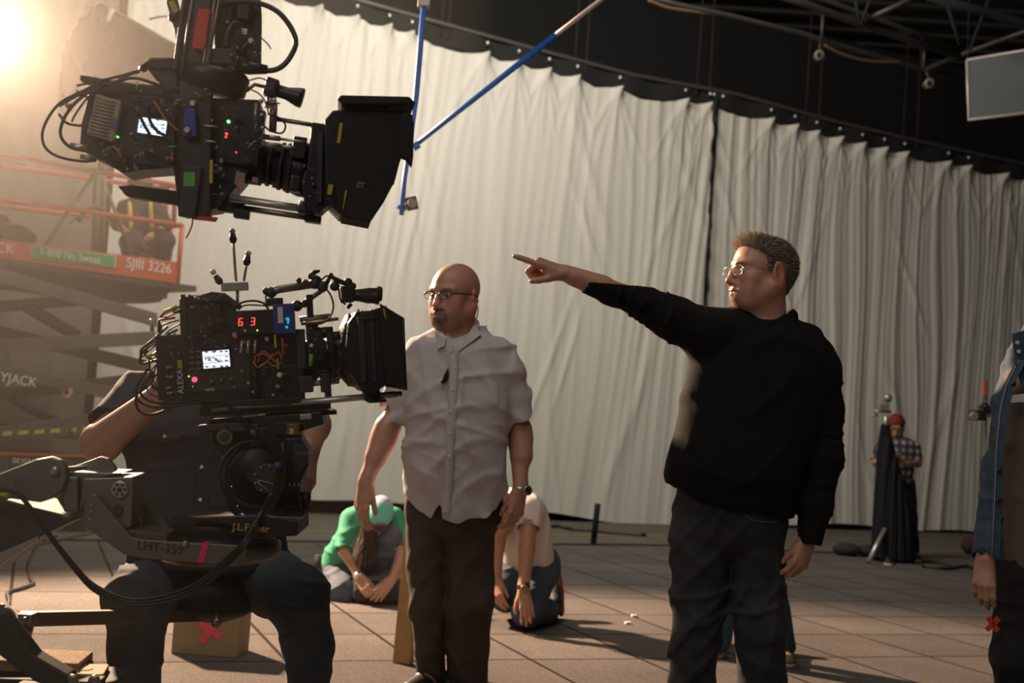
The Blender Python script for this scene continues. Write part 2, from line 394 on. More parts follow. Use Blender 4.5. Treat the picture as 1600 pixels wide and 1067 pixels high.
# ================================================================ soft-body modeller: blended solids turned into one mesh
class Solid:
    def __init__(s): s.ops = []; s.disp = None; s.amp = 0.0; s.cuts = []
    def add(s, f, k=0.02, mode='u'): s.ops.append((f, k, mode)); return s
    # --- shapes
    def rc(s, a, b, ra, rb=None, k=0.02, mode='u', flat=None, ratio=1.0, caps=False):
        a = np.array(a, float); b = np.array(b, float); rb = ra if rb is None else rb
        ab = b-a; L2 = max(float(ab @ ab), 1e-9); L = math.sqrt(L2); n = None if flat is None else nrm(flat)
        if n is not None: n = nrm(n - ab*(n @ ab)/L2) if L > 1e-4 else n
        def f(p):
            q = p - a; t = (q @ ab)/L2; tc = np.clip(t, 0, 1)
            v = q - tc[..., None]*ab
            r = ra + tc*(rb-ra)
            if n is not None:
                c = v @ n; v = v + (c*(1/ratio-1))[..., None]*n
            d = (np.sqrt((v*v).sum(-1)) - r)*(ratio if ratio < 1 else 1)
            if caps: d = np.maximum(d, np.maximum((t-1)*L, -t*L) if caps == 2 else (t-1)*L)
            return d
        return s.add(f, k, mode)
    def chain(s, pts, rs, k=0.02, mode='u', flat=None, ratio=1.0, capend=False):
        for i in range(len(pts)-1):
            s.rc(pts[i], pts[i+1], rs[i], rs[i+1], k, mode, flat, ratio, caps=(1 if capend and i == len(pts)-2 else False))
        return s
    def el(s, c, r, R=None, k=0.02, mode='u'):
        c = np.array(c, float); r = np.array(r, float); R = np.eye(3) if R is None else np.array(R)
        def f(p):
            q = (p-c) @ R; k0 = np.sqrt(((q/r)**2).sum(-1)); k1 = np.sqrt(((q/(r*r))**2).sum(-1))+1e-9
            return np.where(k0 < 0.35, -r.min()*(1-k0), k0*(k0-1)/k1)
        return s.add(f, k, mode)
    def bx(s, c, h, R=None, rad=0.01, k=0.02, mode='u'):
        c = np.array(c, float); h = np.array(h, float)-rad; R = np.eye(3) if R is None else np.array(R)
        def f(p):
            q = np.abs((p-c) @ R)-h
            return np.sqrt((np.maximum(q, 0)**2).sum(-1)) + np.minimum(q.max(-1), 0) - rad
        return s.add(f, k, mode)
    def loft(s, rows, o=(0, 0, 0), R=None, k=0.03, mode='u', n=2.3, cap=True):
        """rows of (z, cx, cy, half width, half depth) in a local frame"""
        rows = sorted(rows); A = np.array(rows, float); o = np.array(o, float); R = np.eye(3) if R is None else np.array(R)
        zz = np.linspace(A[0, 0], A[-1, 0], 80)
        S = np.array(spline([a for a in A], 8)) if len(A) > 2 else A
        cols = [np.interp(zz, S[:, 0], S[:, j]) for j in range(1, 5)]
        def f(p):
            q = (p-o) @ R; z = q[..., 2]; zc = np.clip(z, A[0, 0], A[-1, 0])
            cx, cy, a, b = [np.interp(zc, zz, c) for c in cols]
            u = np.abs(q[..., 0]-cx)/a; v = np.abs(q[..., 1]-cy)/b
            g = (u**n + v**n)**(1.0/n)
            gr = np.sqrt((q[..., 0]-cx)**2+(q[..., 1]-cy)**2)
            d = gr*(1-1/np.maximum(g, 1e-3)); d = np.where(g < 0.3, -np.minimum(a, b)*(1-g), d)
            d = np.clip(d, -0.2, None)
            if cap: d = np.maximum(d, np.abs(z-zc)*np.sign(np.abs(z-zc)) - 0.0) if False else np.where(np.abs(z-zc) > 0, np.maximum(d, np.abs(z-zc)), d)
            return d
        return s.add(f, k, mode)
    def cut(s, o, nvec, mode='cut'):
        """remove everything on the side nvec points to"""
        o = np.array(o, float); nvec = nrm(nvec)
        return s.add(lambda p: (p-o) @ nvec, 0.0, 'cut')
    def fold(s, fn, amp): s.disp = fn; s.amp = amp*1.4; return s
    # --- evaluation
    def value(s, p, blockr=0.0, centers=None):
        d = np.full(p.shape[:-1], 10.0, np.float32)
        for f, k, mode in s.ops:
            if centers is not None and mode != 'cut':
                dc = f(centers); sel = np.nonzero(dc < blockr*2.0 + k + s.amp + 0.01)[0]
                if len(sel) == 0: continue
                a = d[sel]; b = f(p[sel]).astype(np.float32)
            else: sel = None; a = d; b = f(p).astype(np.float32)
            if mode == 'u':
                if k > 0:
                    h = np.maximum(k-np.abs(a-b), 0)/k; r = np.minimum(a, b) - h*h*k*0.25
                else: r = np.minimum(a, b)
            elif mode == 's':                     # carve
                b = -b
                if k > 0:
                    h = np.maximum(k-np.abs(a-b), 0)/k; r = np.maximum(a, b) + h*h*k*0.25
                else: r = np.maximum(a, b)
            else: r = np.maximum(a, b)
            if sel is None: d = r
            else: d[sel] = r
        return d
    def mesh(s, name, lo, hi, h, material, parent=None, color=None, label=None, smooth=True):
        B = 8; lo = np.array(lo, float); hi = np.array(hi, float); bs = B*h
        nb = np.ceil((hi-lo)/bs).astype(int)
        I = np.stack(np.meshgrid(*[np.arange(n) for n in nb], indexing='ij'), -1).reshape(-1, 3)
        C = lo + (I+0.5)*bs
        br = bs*0.87
        dc = s.value(C)
        I = I[np.abs(dc) < br*1.5 + s.amp + 0.012]; C = lo + (I+0.5)*bs
        g = np.arange(B+1)
        off = np.stack(np.meshgrid(g, g, g, indexing='ij'), -1).reshape(-1, 3)
        P_ = (lo + (I[:, None, :]*B + off[None])*h)
        D = s.value(P_, br, C)
        if s.disp is not None:
            near = np.abs(D) < s.amp*2+3*h
            D[near] += s.disp(P_[near]).astype(np.float32)
        D = D.reshape(-1, B+1, B+1, B+1)
        sg = D < 0
        cor = [(i, j, k) for i in (0, 1) for j in (0, 1) for k in (0, 1)]
        sl = lambda i: slice(i, i+B)
        cnt = sum(sg[:, sl(i), sl(j), sl(k)].astype(np.int8) for i, j, k in cor)
        cells = np.argwhere((cnt > 0) & (cnt < 8))
        bi = cells[:, 0]; ci = cells[:, 1:]
        vals = {c: D[bi, ci[:, 0]+c[0], ci[:, 1]+c[1], ci[:, 2]+c[2]] for c in cor}
        acc = np.zeros((len(cells), 3)); num = np.zeros(len(cells))
        for c in cor:
            for ax in range(3):
                if c[ax]: continue
                e = list(c); e[ax] = 1; e = tuple(e); a, b = vals[c], vals[e]
                m = (a < 0) != (b < 0); t = a/np.where(m, a-b, 1)
                pt = np.tile(np.array(c, float), (len(cells), 1)); pt[:, ax] += t
                acc[m] += pt[m]; num[m] += 1
        gi = I[bi]*B + ci
        pos = lo + (gi + acc/num[:, None])*h
        NN = (nb*B+2).astype(np.int64)
        key = (gi[:, 0]*NN[1]+gi[:, 1])*NN[2]+gi[:, 2]
        order = np.argsort(key); sk = key[order]
        def look(q):
            kk = (q[:, 0]*NN[1]+q[:, 1])*NN[2]+q[:, 2]
            j = np.searchsorted(sk, kk); j = np.clip(j, 0, len(sk)-1); ok = sk[j] == kk
            return np.where(ok, order[j], -1)
        quads = []
        for ax in range(3):
            b0 = sg[:, :B, :B, :B]; sh = [slice(0, B)]*3; sh[ax] = slice(1, B+1)
            b1 = sg[:, sh[0], sh[1], sh[2]]
            e = np.argwhere(b0 != b1); 
            if len(e) == 0: continue
            q = I[e[:, 0]]*B + e[:, 1:]; up = b0[e[:, 0], e[:, 1], e[:, 2], e[:, 3]]
            o1, o2 = (ax+1) % 3, (ax+2) % 3
            r = []
            for s1, s2 in ((-1, -1), (0, -1), (0, 0), (-1, 0)):
                w = q.copy(); w[:, o1] += s1; w[:, o2] += s2; r.append(look(w))
            r = np.stack(r, -1); ok = (r >= 0).all(1)
            r = r[ok]; up = up[ok]; r[~up] = r[~up][:, ::-1]; quads.append(r)
        quads = np.concatenate(quads)
        used, inv = np.unique(quads, return_inverse=True); quads = inv.reshape(-1, 4); pos = pos[used]
        # one light relaxation
        if smooth:
            ed = np.concatenate([quads[:, [0, 1]], quads[:, [1, 2]], quads[:, [2, 3]], quads[:, [3, 0]]])
            for _ in range(1):
                sm = np.zeros_like(pos); ct = np.zeros(len(pos))
                np.add.at(sm, ed[:, 0], pos[ed[:, 1]]); np.add.at(sm, ed[:, 1], pos[ed[:, 0]])
                np.add.at(ct, ed[:, 0], 1); np.add.at(ct, ed[:, 1], 1)
                pos = pos*0.5 + 0.5*sm/ct[:, None]
        c = (pos.min(0)+pos.max(0))/2
        me = bpy.data.meshes.new(name)
        me.vertices.add(len(pos)); me.vertices.foreach_set('co', (pos-c).astype(np.float32).ravel())
        me.loops.add(len(quads)*4); me.loops.foreach_set('vertex_index', quads.astype(np.int32).ravel())
        me.polygons.add(len(quads)); me.polygons.foreach_set('loop_start', np.arange(0, len(quads)*4, 4, dtype=np.int32))
        me.update(calc_edges=True); me.shade_smooth()
        if color is not None:
            at = me.color_attributes.new('Col', 'FLOAT_COLOR', 'POINT')
            cc = np.ones((len(pos), 4), np.float32); cc[:, :3] = color(pos); at.data.foreach_set('color', cc.ravel())
        o = bpy.data.objects.new(name, me); COL.objects.link(o); o.location = V(c)
        me.materials.append(material)
        if parent is not None: attach(o, parent)
        if label: o['label'] = label
        s.last = pos
        return o

def ridges(seed, dirs, scale, amp, warp=0.6):
    """cloth folds: ridged waves running across the given directions"""
    rs = np.random.RandomState(seed); W = []
    for i, d in enumerate(dirs):
        d = nrm(d); W.append((d*scale*rs.uniform(.7, 1.4), rs.rand()*6.28, rs.randn(3)*scale*0.28, rs.rand()*6.28, rs.uniform(.6, 1)))
    def f(p):
        t = 0
        for w, ph, w2, ph2, g in W:
            sn = np.sin(p @ w + ph + warp*1.5*np.sin(p @ w2 + ph2))
            t = t - g*np.exp(-(sn/0.42)**2)*np.clip(0.35+0.8*np.sin(p @ (w2*1.6) + ph2*2), 0, 1) + g*0.18*np.sin(p @ (w*.5) + ph2)
        return amp*(t*0.60+0.16)
    return f
def blends(p, o, r, w=0.3):
    """soft 0..1 membership of an ellipsoid patch"""
    d = np.sqrt((((p-np.array(o))/np.array(r))**2).sum(-1)); return np.clip((1+w-d)/(2*w), 0, 1)

# ---------------------------------------------------------------- a hand
def hand(S, w, d, back, thumb_side, curls, L=0.19, thumb=(0.5, 0.3), spread=0.06, palm_k=0.012, splay=None, tcurl=0.4):
    """w wrist, d direction of the fingers, back = out of the back of the hand, thumb_side +1/-1.
    curls: four (a, b, c) bends in radians, index first"""
    x = nrm(d); z = nrm(np.array(back) - x*np.dot(back, x)); y = np.cross(z, x)*thumb_side
    q = L/0.19
    pt = lambda a, b, c: np.array(w) + x*a*q + y*b*q + z*c*q
    # palm
    kn = [(0.094, 0.029, 0.004), (0.098, 0.009, 0.007), (0.094, -0.011, 0.005), (0.086, -0.029, 0.0)]
    S.chain([pt(-0.02, 0, 0), pt(0.015, 0.0, 0)], [0.024*q, 0.023*q], 0.02, flat=z, ratio=0.72)
    for i, k_ in enumerate(kn):
        S.rc(pt(0.005, [0.012, 0.004, -0.005, -0.012][i], 0), pt(*k_), 0.0155*q, 0.0115*q, palm_k)
    S.el(pt(0.04, 0.022, -0.010), (0.034*q, 0.016*q, 0.014*q), frame(x*0.85+y*0.3, z), k=0.015)
    S.el(pt(0.045, -0.022, -0.008), (0.038*q, 0.013*q, 0.012*q), frame(x, z), k=0.015)
    lens = [(0.043, 0.026, 0.021), (0.047, 0.030, 0.022), (0.043, 0.028, 0.021), (0.034, 0.021, 0.019)]
    rad = [0.0098, 0.0100, 0.0094, 0.0084]
    tips = []
    for i in range(4):
        a0 = 0.0; p0 = pt(*kn[i]); sp = (1.5-i)*spread if splay is None else splay[i]
        base = nrm(x*math.cos(sp) + y*math.sin(sp))
        pts = [p0]
        for j in range(3):
            a0 += curls[i][j]; dd = base*math.cos(a0) - z*math.sin(a0)
            pts.append(pts[-1] + dd*lens[i][j]*q)
        r = rad[i]*q
        S.rc(pts[0], pts[1], r*1.12, r*1.0, 0.006); S.rc(pts[1], pts[2], r*1.02, r*0.92, 0.003); S.rc(pts[2], pts[3]-nrm(pts[3]-pts[2])*r*.6, r*0.93, r*0.78, 0.003)
        tips.append(pts)
    # thumb from the side of the palm near its base
    t0 = pt(0.018, 0.020, -0.006)
    d1 = nrm(x*math.cos(thumb[0]) + y*math.sin(thumb[0]) - z*thumb[1])
    t1 = t0 + d1*0.042*q; d2 = nrm(d1 + x*tcurl*0.6 - y*tcurl*0.35 - z*tcurl*0.2); t2 = t1 + d2*0.033*q
    d3 = nrm(d2 + x*tcurl*0.5 - y*tcurl*0.35 - z*tcurl*0.2); t3 = t2 + d3*0.022*q
    S.rc(t0, t1, 0.0165*q, 0.0125*q, 0.012); S.rc(t1, t2, 0.0122*q, 0.0108*q, 0.004); S.rc(t2, t3, 0.0110*q, 0.0088*q, 0.003)
    return tips, (t0, t1, t2, t3)

# ---------------------------------------------------------------- a head (local: x = its left, y = back, z = up; face towards -y)
def head_frame(center, look, up=(0, 0, 1)):
    """columns x (its left), y (backwards), z (up)"""
    y = -nrm(look); z = nrm(np.array(up, float) - y*np.dot(up, y)); x = np.cross(y, z); return np.array([x, y, z]).T
def head(S, c, R, s=1.0, jaw=1.0, nose=1.0, chin=1.0, neck_to=None, neck_r=0.058, brow=1.0, chub=0.0, eyeclosed=False, wide=1.0, ear=1.0):
    """c centre of the skull; s scales a head 0.235 m high"""
    c = np.array(c, float)
    def q(x, y, z): return c + R @ (np.array([x*wide, y, z])*s)
    def rr(*a): return tuple(v*s for v in a)
    E = lambda x, y, z, r, k=.02, mode='u', Q=None: S.el(q(x, y, z), rr(*r), R if Q is None else R @ Q, k*s, mode)
    E(0, 0.012, 0.030, (0.076*wide, 0.097, 0.088), .02)                 # cranium
    E(0, -0.040, 0.022, (0.062*wide, 0.050, 0.066), .03)                # forehead
    E(0, -0.048, -0.042, (0.053*wide*jaw+chub*.4, 0.045, 0.056), .03)   # mid face
    E(0, -0.052, -0.090, (0.038*wide*jaw+chub*.5, 0.036, 0.028), .028)  # chin block
    E(0, -0.078, -0.094, (0.020, 0.014*chin, 0.014), .018)              # chin
    for g in (-1, 1):
        S.rc(q(g*0.056*jaw, 0.008, -0.046), q(g*0.028*jaw, -0.056, -0.094), (0.018+chub*.6)*s, (0.018+chub*.5)*s, .03*s)   # jaw line
        E(g*0.044, -0.060, -0.026, (0.020+chub*.4, 0.019, 0.017+chub*.3), .022)    # cheekbone
        E(g*0.034, -0.062, -0.058, (0.020+chub*.7, 0.018+chub*.5, 0.024), .024)
        S.rc(q(g*0.014, -0.092, 0.021), q(g*0.048, -0.074, 0.022), 0.0085*brow*s, 0.0075*s, .018*s)   # brow
    for g in (-1, 1):
        E(g*0.031, -0.098, 0.000, (0.0175, 0.016, 0.0120), .014, 's')   # eye socket
        E(g*0.031, -0.0755, -0.001, (0.0150, 0.0135, 0.0125), .004)     # lids
        E(g*0.031, -0.0905, -0.0015, (0.0120, 0.0060, 0.0017 if not eyeclosed else .0012), .002, 's')
        S.rc(q(g*0.016, -0.088, 0.0085), q(g*0.045, -0.078, 0.005), 0.0028*s, 0.0024*s, .006*s)   # upper lid
        S.rc(q(g*0.018, -0.087, -0.0105), q(g*0.044, -0.078, -0.009), 0.0026*s, 0.0024*s, .008*s)
    S.chain([q(0, -0.090, 0.014), q(0, -0.101*nose, -0.010), q(0, -0.110*nose, -0.030)], rr(0.0085, 0.0090, 0.0115), .012*s)   # nose
    E(0, -0.112*nose, -0.036, (0.0115, 0.0115, 0.0105), .008)
    for g in (-1, 1):
        E(g*0.0125, -0.098*nose, -0.041, (0.0085, 0.0115, 0.0085), .008)
        E(g*0.0065, -0.103*nose, -0.0495, (0.0034, 0.0050, 0.0045), .003, 's')
    # mouth
    E(0, -0.080, -0.066, (0.034, 0.022, 0.024), .02)
    S.chain([q(-0.027, -0.0900, -0.0680), q(-0.009, -0.1030, -0.0625), q(0, -0.1030, -0.0640), q(0.009, -0.1030, -0.0625), q(0.027, -0.0900, -0.0680)], rr(0.0028, 0.0046, 0.0042, 0.0046, 0.0028), .006*s)
    S.chain([q(-0.024, -0.0905, -0.0700), q(0, -0.1010, -0.0745), q(0.024, -0.0905, -0.0700)], rr(0.0028, 0.0056, 0.0028), .006*s)
    S.chain([q(-0.029, -0.0935, -0.0690), q(0, -0.1080, -0.0690), q(0.029, -0.0935, -0.0690)], rr(0.0012, 0.0014, 0.0012), .003*s, 's')
    E(0, -0.083, -0.0835, (0.024, 0.017, 0.013), .014)
    for g in (-1, 1):                                                   # ears
        Q = np.array([[math.cos(g*.35), -math.sin(g*.35), 0], [math.sin(g*.35), math.cos(g*.35), 0], [0, 0, 1]])
        T = np.array([[1, 0, 0], [0, math.cos(.18), -math.sin(.18)], [0, math.sin(.18), math.cos(.18)]])
        S.el(q(g*0.079, 0.016, -0.010), rr(0.0075*ear, 0.020*ear, 0.033*ear), R @ Q @ T, .008*s)
        S.el(q(g*(0.0865+.002*(ear-1)*5), 0.011, -0.006), rr(0.006, 0.0125*ear, 0.022*ear), R @ Q @ T, .004*s, 's')
        S.el(q(g*0.080, 0.006, -0.036-.012*(ear-1)*2), rr(0.007, 0.010, 0.011), R @ Q, .006*s)
        S.el(q(g*0.078, -0.004, -0.010), rr(0.006, 0.005, 0.009), R @ Q, .006*s)
    if neck_to is not None:
        S.rc(q(0, 0.014, -0.055), neck_to, neck_r*0.97*s, neck_r*s, .035*s)
        S.rc(q(0, -0.020, -0.085), np.array(neck_to)+R @ np.array([0, -0.03, 0.0]), neck_r*0.62*s, neck_r*0.7*s, .04*s)
    return q
def local(p, c, R, s): return ((p-np.array(c)) @ R)/s
def eyes(c, R, s, parent, iris=(0.10, 0.06, 0.035)):
    """two eyeballs, iris and pupil by direction"""
    me_ = eye_material(iris)
    for g in (-1, 1):
        b = MB(); ctr = np.array(c) + R @ (np.array([g*0.031, -0.0800, -0.0012])*s)
        rad = 0.0120*s; seg = 20; rings = 14
        vs = []
        for i in range(rings+1):
            th = math.pi*i/rings
            for k in range(seg):
                ph = 2*math.pi*k/seg
                vs.append(ctr + R @ (np.array([math.sin(th)*math.cos(ph), -math.cos(th), math.sin(th)*math.sin(ph)])*rad))
        fs = [[i*seg+k, i*seg+(k+1) % seg, (i+1)*seg+(k+1) % seg, (i+1)*seg+k] for i in range(rings) for k in range(seg)]
        b.verts_faces(vs, fs, True)
        o = b.build('eye', me_, None)
        me = o.data; at = me.color_attributes.new('Col', 'FLOAT_COLOR', 'POINT')
        fr = 0
        for i, v in enumerate(me.vertices):
            r_ = i//seg; cc = (0.01, 0.008, 0.006) if r_ <= 1 else (iris if r_ <= 3 else (0.34, 0.28, 0.25))
            at.data[i].color = (*cc, 1)
        attach(o, parent)
def eye_material(iris): return mat('eye', (0.6, 0.6, 0.6), 0.15, attr='Col')

def skin_color(c, R, s, base, beard=None, beard_col=(0.05, 0.035, 0.025), stubble=0.0, brow_col=(0.05, 0.035, 0.02), lips=(0.36, 0.13, 0.10), hair=None):
    base = np.array(base)
    def f(pos):
        q = local(pos, c, R, s); col = np.tile(base, (len(pos), 1))
        def mixin(m, cc): 
            nonlocal col
            col = col*(1-m[:, None]) + np.array(cc)*m[:, None]
        rs = np.sin(pos @ np.array([90., 41, 63]))*np.sin(pos @ np.array([-37., 88, 51]))
        col = col*(1+0.05*rs[:, None])
        red = base*np.array([1.12, 0.74, 0.68])
        for g in (-1, 1):
            mixin(0.5*blends(q, (g*0.046, -0.075, -0.028), (0.024, 0.03, 0.02), .6), red)
            mixin(0.6*blends(q, (g*0.083, 0.012, -0.01), (0.02, 0.03, 0.04), .4), red)
        mixin(0.55*blends(q, (0, -0.112, -0.034), (0.016, 0.02, 0.016), .5), red)
        lip = blends(q, (0, -0.100, -0.0690), (0.027, 0.02, 0.0105), .2); mixin(0.75*lip, lips)
        if stubble:
            m = blends(q, (0, -0.05, -0.088), (0.085, 0.085, 0.048), .25)*(1-blends(q, (0, -0.05, -0.02), (0.06, .09, .04), .3)); mixin(stubble*m, beard_col)
        if beard:
            m = np.maximum(blends(q, (0, -0.098, -0.0550), (0.034, 0.025, 0.0095), .35), blends(q, (0, -0.088, -0.094), (0.026, 0.03, 0.019), .45))
            for g in (-1, 1): m = np.maximum(m, blends(q, (g*0.0305, -0.09, -0.074), (0.006, 0.022, 0.022), .6)*.8)
            m = m*(1-lip); mixin(beard*m, beard_col)
        if brow_col is not None:
            for g in (-1, 1):
                u = (q[:, 0]*g-0.032)/0.020; w = (q[:, 2]-0.0215+0.006*u*u)/0.0042
                m = np.clip(1.4-np.sqrt(u*u+w*w), 0, 1)*(q[:, 1] < -0.05); mixin(0.75*m, brow_col)
        if hair is not None: mixin(hair(q), (0.15, 0.11, 0.075))
        return col
    return f
def strands(name, roots, dirs, lens, w, m, parent, curl=0.3, seed=1, droop=0.0):
    rs = np.random.RandomState(seed); vs = []; fs = []
    for i in range(len(roots)):
        d = dirs[i]; L = lens[i]; u = nrm(np.cross(d, rs.randn(3))); v = nrm(np.cross(d, u)); bend = rs.randn()*curl
        k0 = len(vs)
        for j, (t, ww) in enumerate(((-0.15, 1), (0.5, .8), (1.0, .15))):
            c = roots[i] + d*L*t + u*bend*L*t*t - np.array([0, 0, droop*L*t*t])
            for a in range(3): vs.append(c + (u*math.cos(a*2.094) + v*math.sin(a*2.094))*w*ww)
        for j in range(2):
            for a in range(3):
                a2 = (a+1) % 3; fs.append((k0+j*3+a, k0+j*3+a2, k0+j*3+3+a2, k0+j*3+3+a))
    vs = np.array(vs); c = vs.mean(0); me = bpy.data.meshes.new(name); me.from_pydata((vs-c).tolist(), [], fs); me.shade_smooth()
    o = bpy.data.objects.new(name, me); COL.objects.link(o); o.location = V(c); me.materials.append(m); attach(o, parent); return o
def glasses(c, R, s, parent, m_rim, m_lens, hw=0.025, hh=0.0165, rim=0.0012, top=None, yoff=-0.105, z0=-0.002):
    g_ = MB(); ln = []
    q = lambda x, y, z: np.array(c) + R @ (np.array([x, y, z])*s)
    for g in (-1, 1):
        ring = []
        for k in range(25):
            t = 2*math.pi*k/24; x = math.cos(t); z = math.sin(t)
            x = math.copysign(abs(x)**.75, x); z = math.copysign(abs(z)**.75, z)
            ring.append(q(g*(0.0335+hw*x), yoff+0.010*abs(x*g+1)/2*(1 if g*x > 0 else .6), z0+hh*z))
        g_.tube(ring, rim*s, 6)
        if top: g_.tube([r for k, r in enumerate(ring) if 0 <= k <= 12], top*s, 6)
        c_ = q(g*0.0335, yoff+.003, z0); n = len(ring)-1
        ln.append((c_, ring[:-1]))
        g_.tube([q(g*(0.0335+hw), yoff+.010, z0+.006), q(g*0.071, yoff+.030, z0+.008), q(g*0.080, -0.01, z0+.006), q(g*0.081, 0.018, z0+.004), q(g*0.078, 0.036, z0-.020)], (top or rim)*s, 6, sub=3)
    g_.tube([q(-0.0105, yoff+.001, z0+.003), q(0, yoff-.003, z0+.006), q(0.0105, yoff+.001, z0+.003)], rim*s, 6)
    e = thing('glasses', None, None, c); e.parent = None; attach(e, parent)
    g_.build('rim', m_rim, e)
    for c_, ring in ln:
        b = MB(); n = len(ring); b.verts_faces([c_]+ring, [[0, i+1, (i+1) % n+1] for i in range(n)], True); b.build('lens', m_lens, e)
    return e
# ================================================================ the two men standing
m_skin = mat('skin', (0.5, 0.3, 0.2), 0.48, sss=0.12, attr='Col', bump=(260, .12, .001))
m_blackknit = mat('black sweatshirt', (0.0055, 0.0052, 0.005), 0.9, spec=.25, bump=(420, .25, .0012))
m_darkjean = mat('dark washed denim', (0.022, 0.025, 0.030), 0.85, noise=(9, .8, (0.042, 0.045, 0.048)), bump=(500, .3, .001))
m_shoe = mat('black shoe leather', (0.02, 0.018, 0.016), 0.45)
m_brownshoe = mat('tan shoe', (0.28, 0.18, 0.10), 0.6)
class Fig:
    def __init__(s, D): s.D = D; s.k = D/F_PX
    def p(s, x, y, dd=0.0): return P(x, y, s.D+dd)
    def rows(s, rr):
        """(py, left px, right px, half depth, depth shift) -> loft rows in the world"""
        out = []
        for r in rr:
            py, a, b, hd = r[:4]; dd = r[4] if len(r) > 4 else 0.0
            c = s.p((a+b)/2, py, dd); out.append((c[2], c[0], c[1], (b-a)/2*s.k, hd))
        return out
    def line(s, pts): return [s.p(*q) for q in pts]
def hemcut(S, F, pts, sign=1):
    """remove what hangs below the hem traced as (px, py)"""
    w = [F.p(*q) for q in pts]; xs = np.array([q[0] for q in w]); zs = np.array([q[2] for q in w])
    S.add(lambda p: np.interp(p[..., 0], xs, zs) - p[..., 2], 0, 'cut')
def shoe(parent, ankle, toe, m, sole=None, name='shoe', w=0.048):
    """shoe from heel under the ankle to the toe, standing on z of the toe point"""
    a = np.array(ankle, float); t = np.array(toe, float); z0 = t[2]; d = nrm([t[0]-a[0], t[1]-a[1], 0]); L = np.linalg.norm((t-a)[:2]); h = a - d*0.06; h[2] = z0
    S = Solid(); up = np.array([0, 0, 1.0])
    S.rc(h+d*.05+up*.048, h+d*.10+up*.050, .045, .045, .02)
    S.rc(h+d*.06+up*.10, h+d*.07+up*.05, .042, .046, .03)
    S.rc(h+d*.10+up*.050, t-d*.05+up*.032, .045, .038, .02, flat=up, ratio=.8)
    S.add(lambda p: (z0+.012)-p[..., 2], 0, 'cut')
    lo = np.minimum(a, t)-.12; hi = np.maximum(a, t)+.14; lo[2] = z0-.02; hi[2] = z0+.2
    o = S.mesh(name, lo, hi, .006, m, parent)
    S = Solid(); S.rc(h+d*.05+up*.01, t-d*.05+up*.01, .048, .043, .01)
    S.add(lambda p: np.abs(p[..., 2]-z0-.010)-.010, 0, 'cut')
    so = S.mesh('sole', lo, hi, .006, sole or mat('dark rubber sole', (0.02, 0.02, 0.02), .8)); attach(so, parent) if False else attach(so, o)
    return o

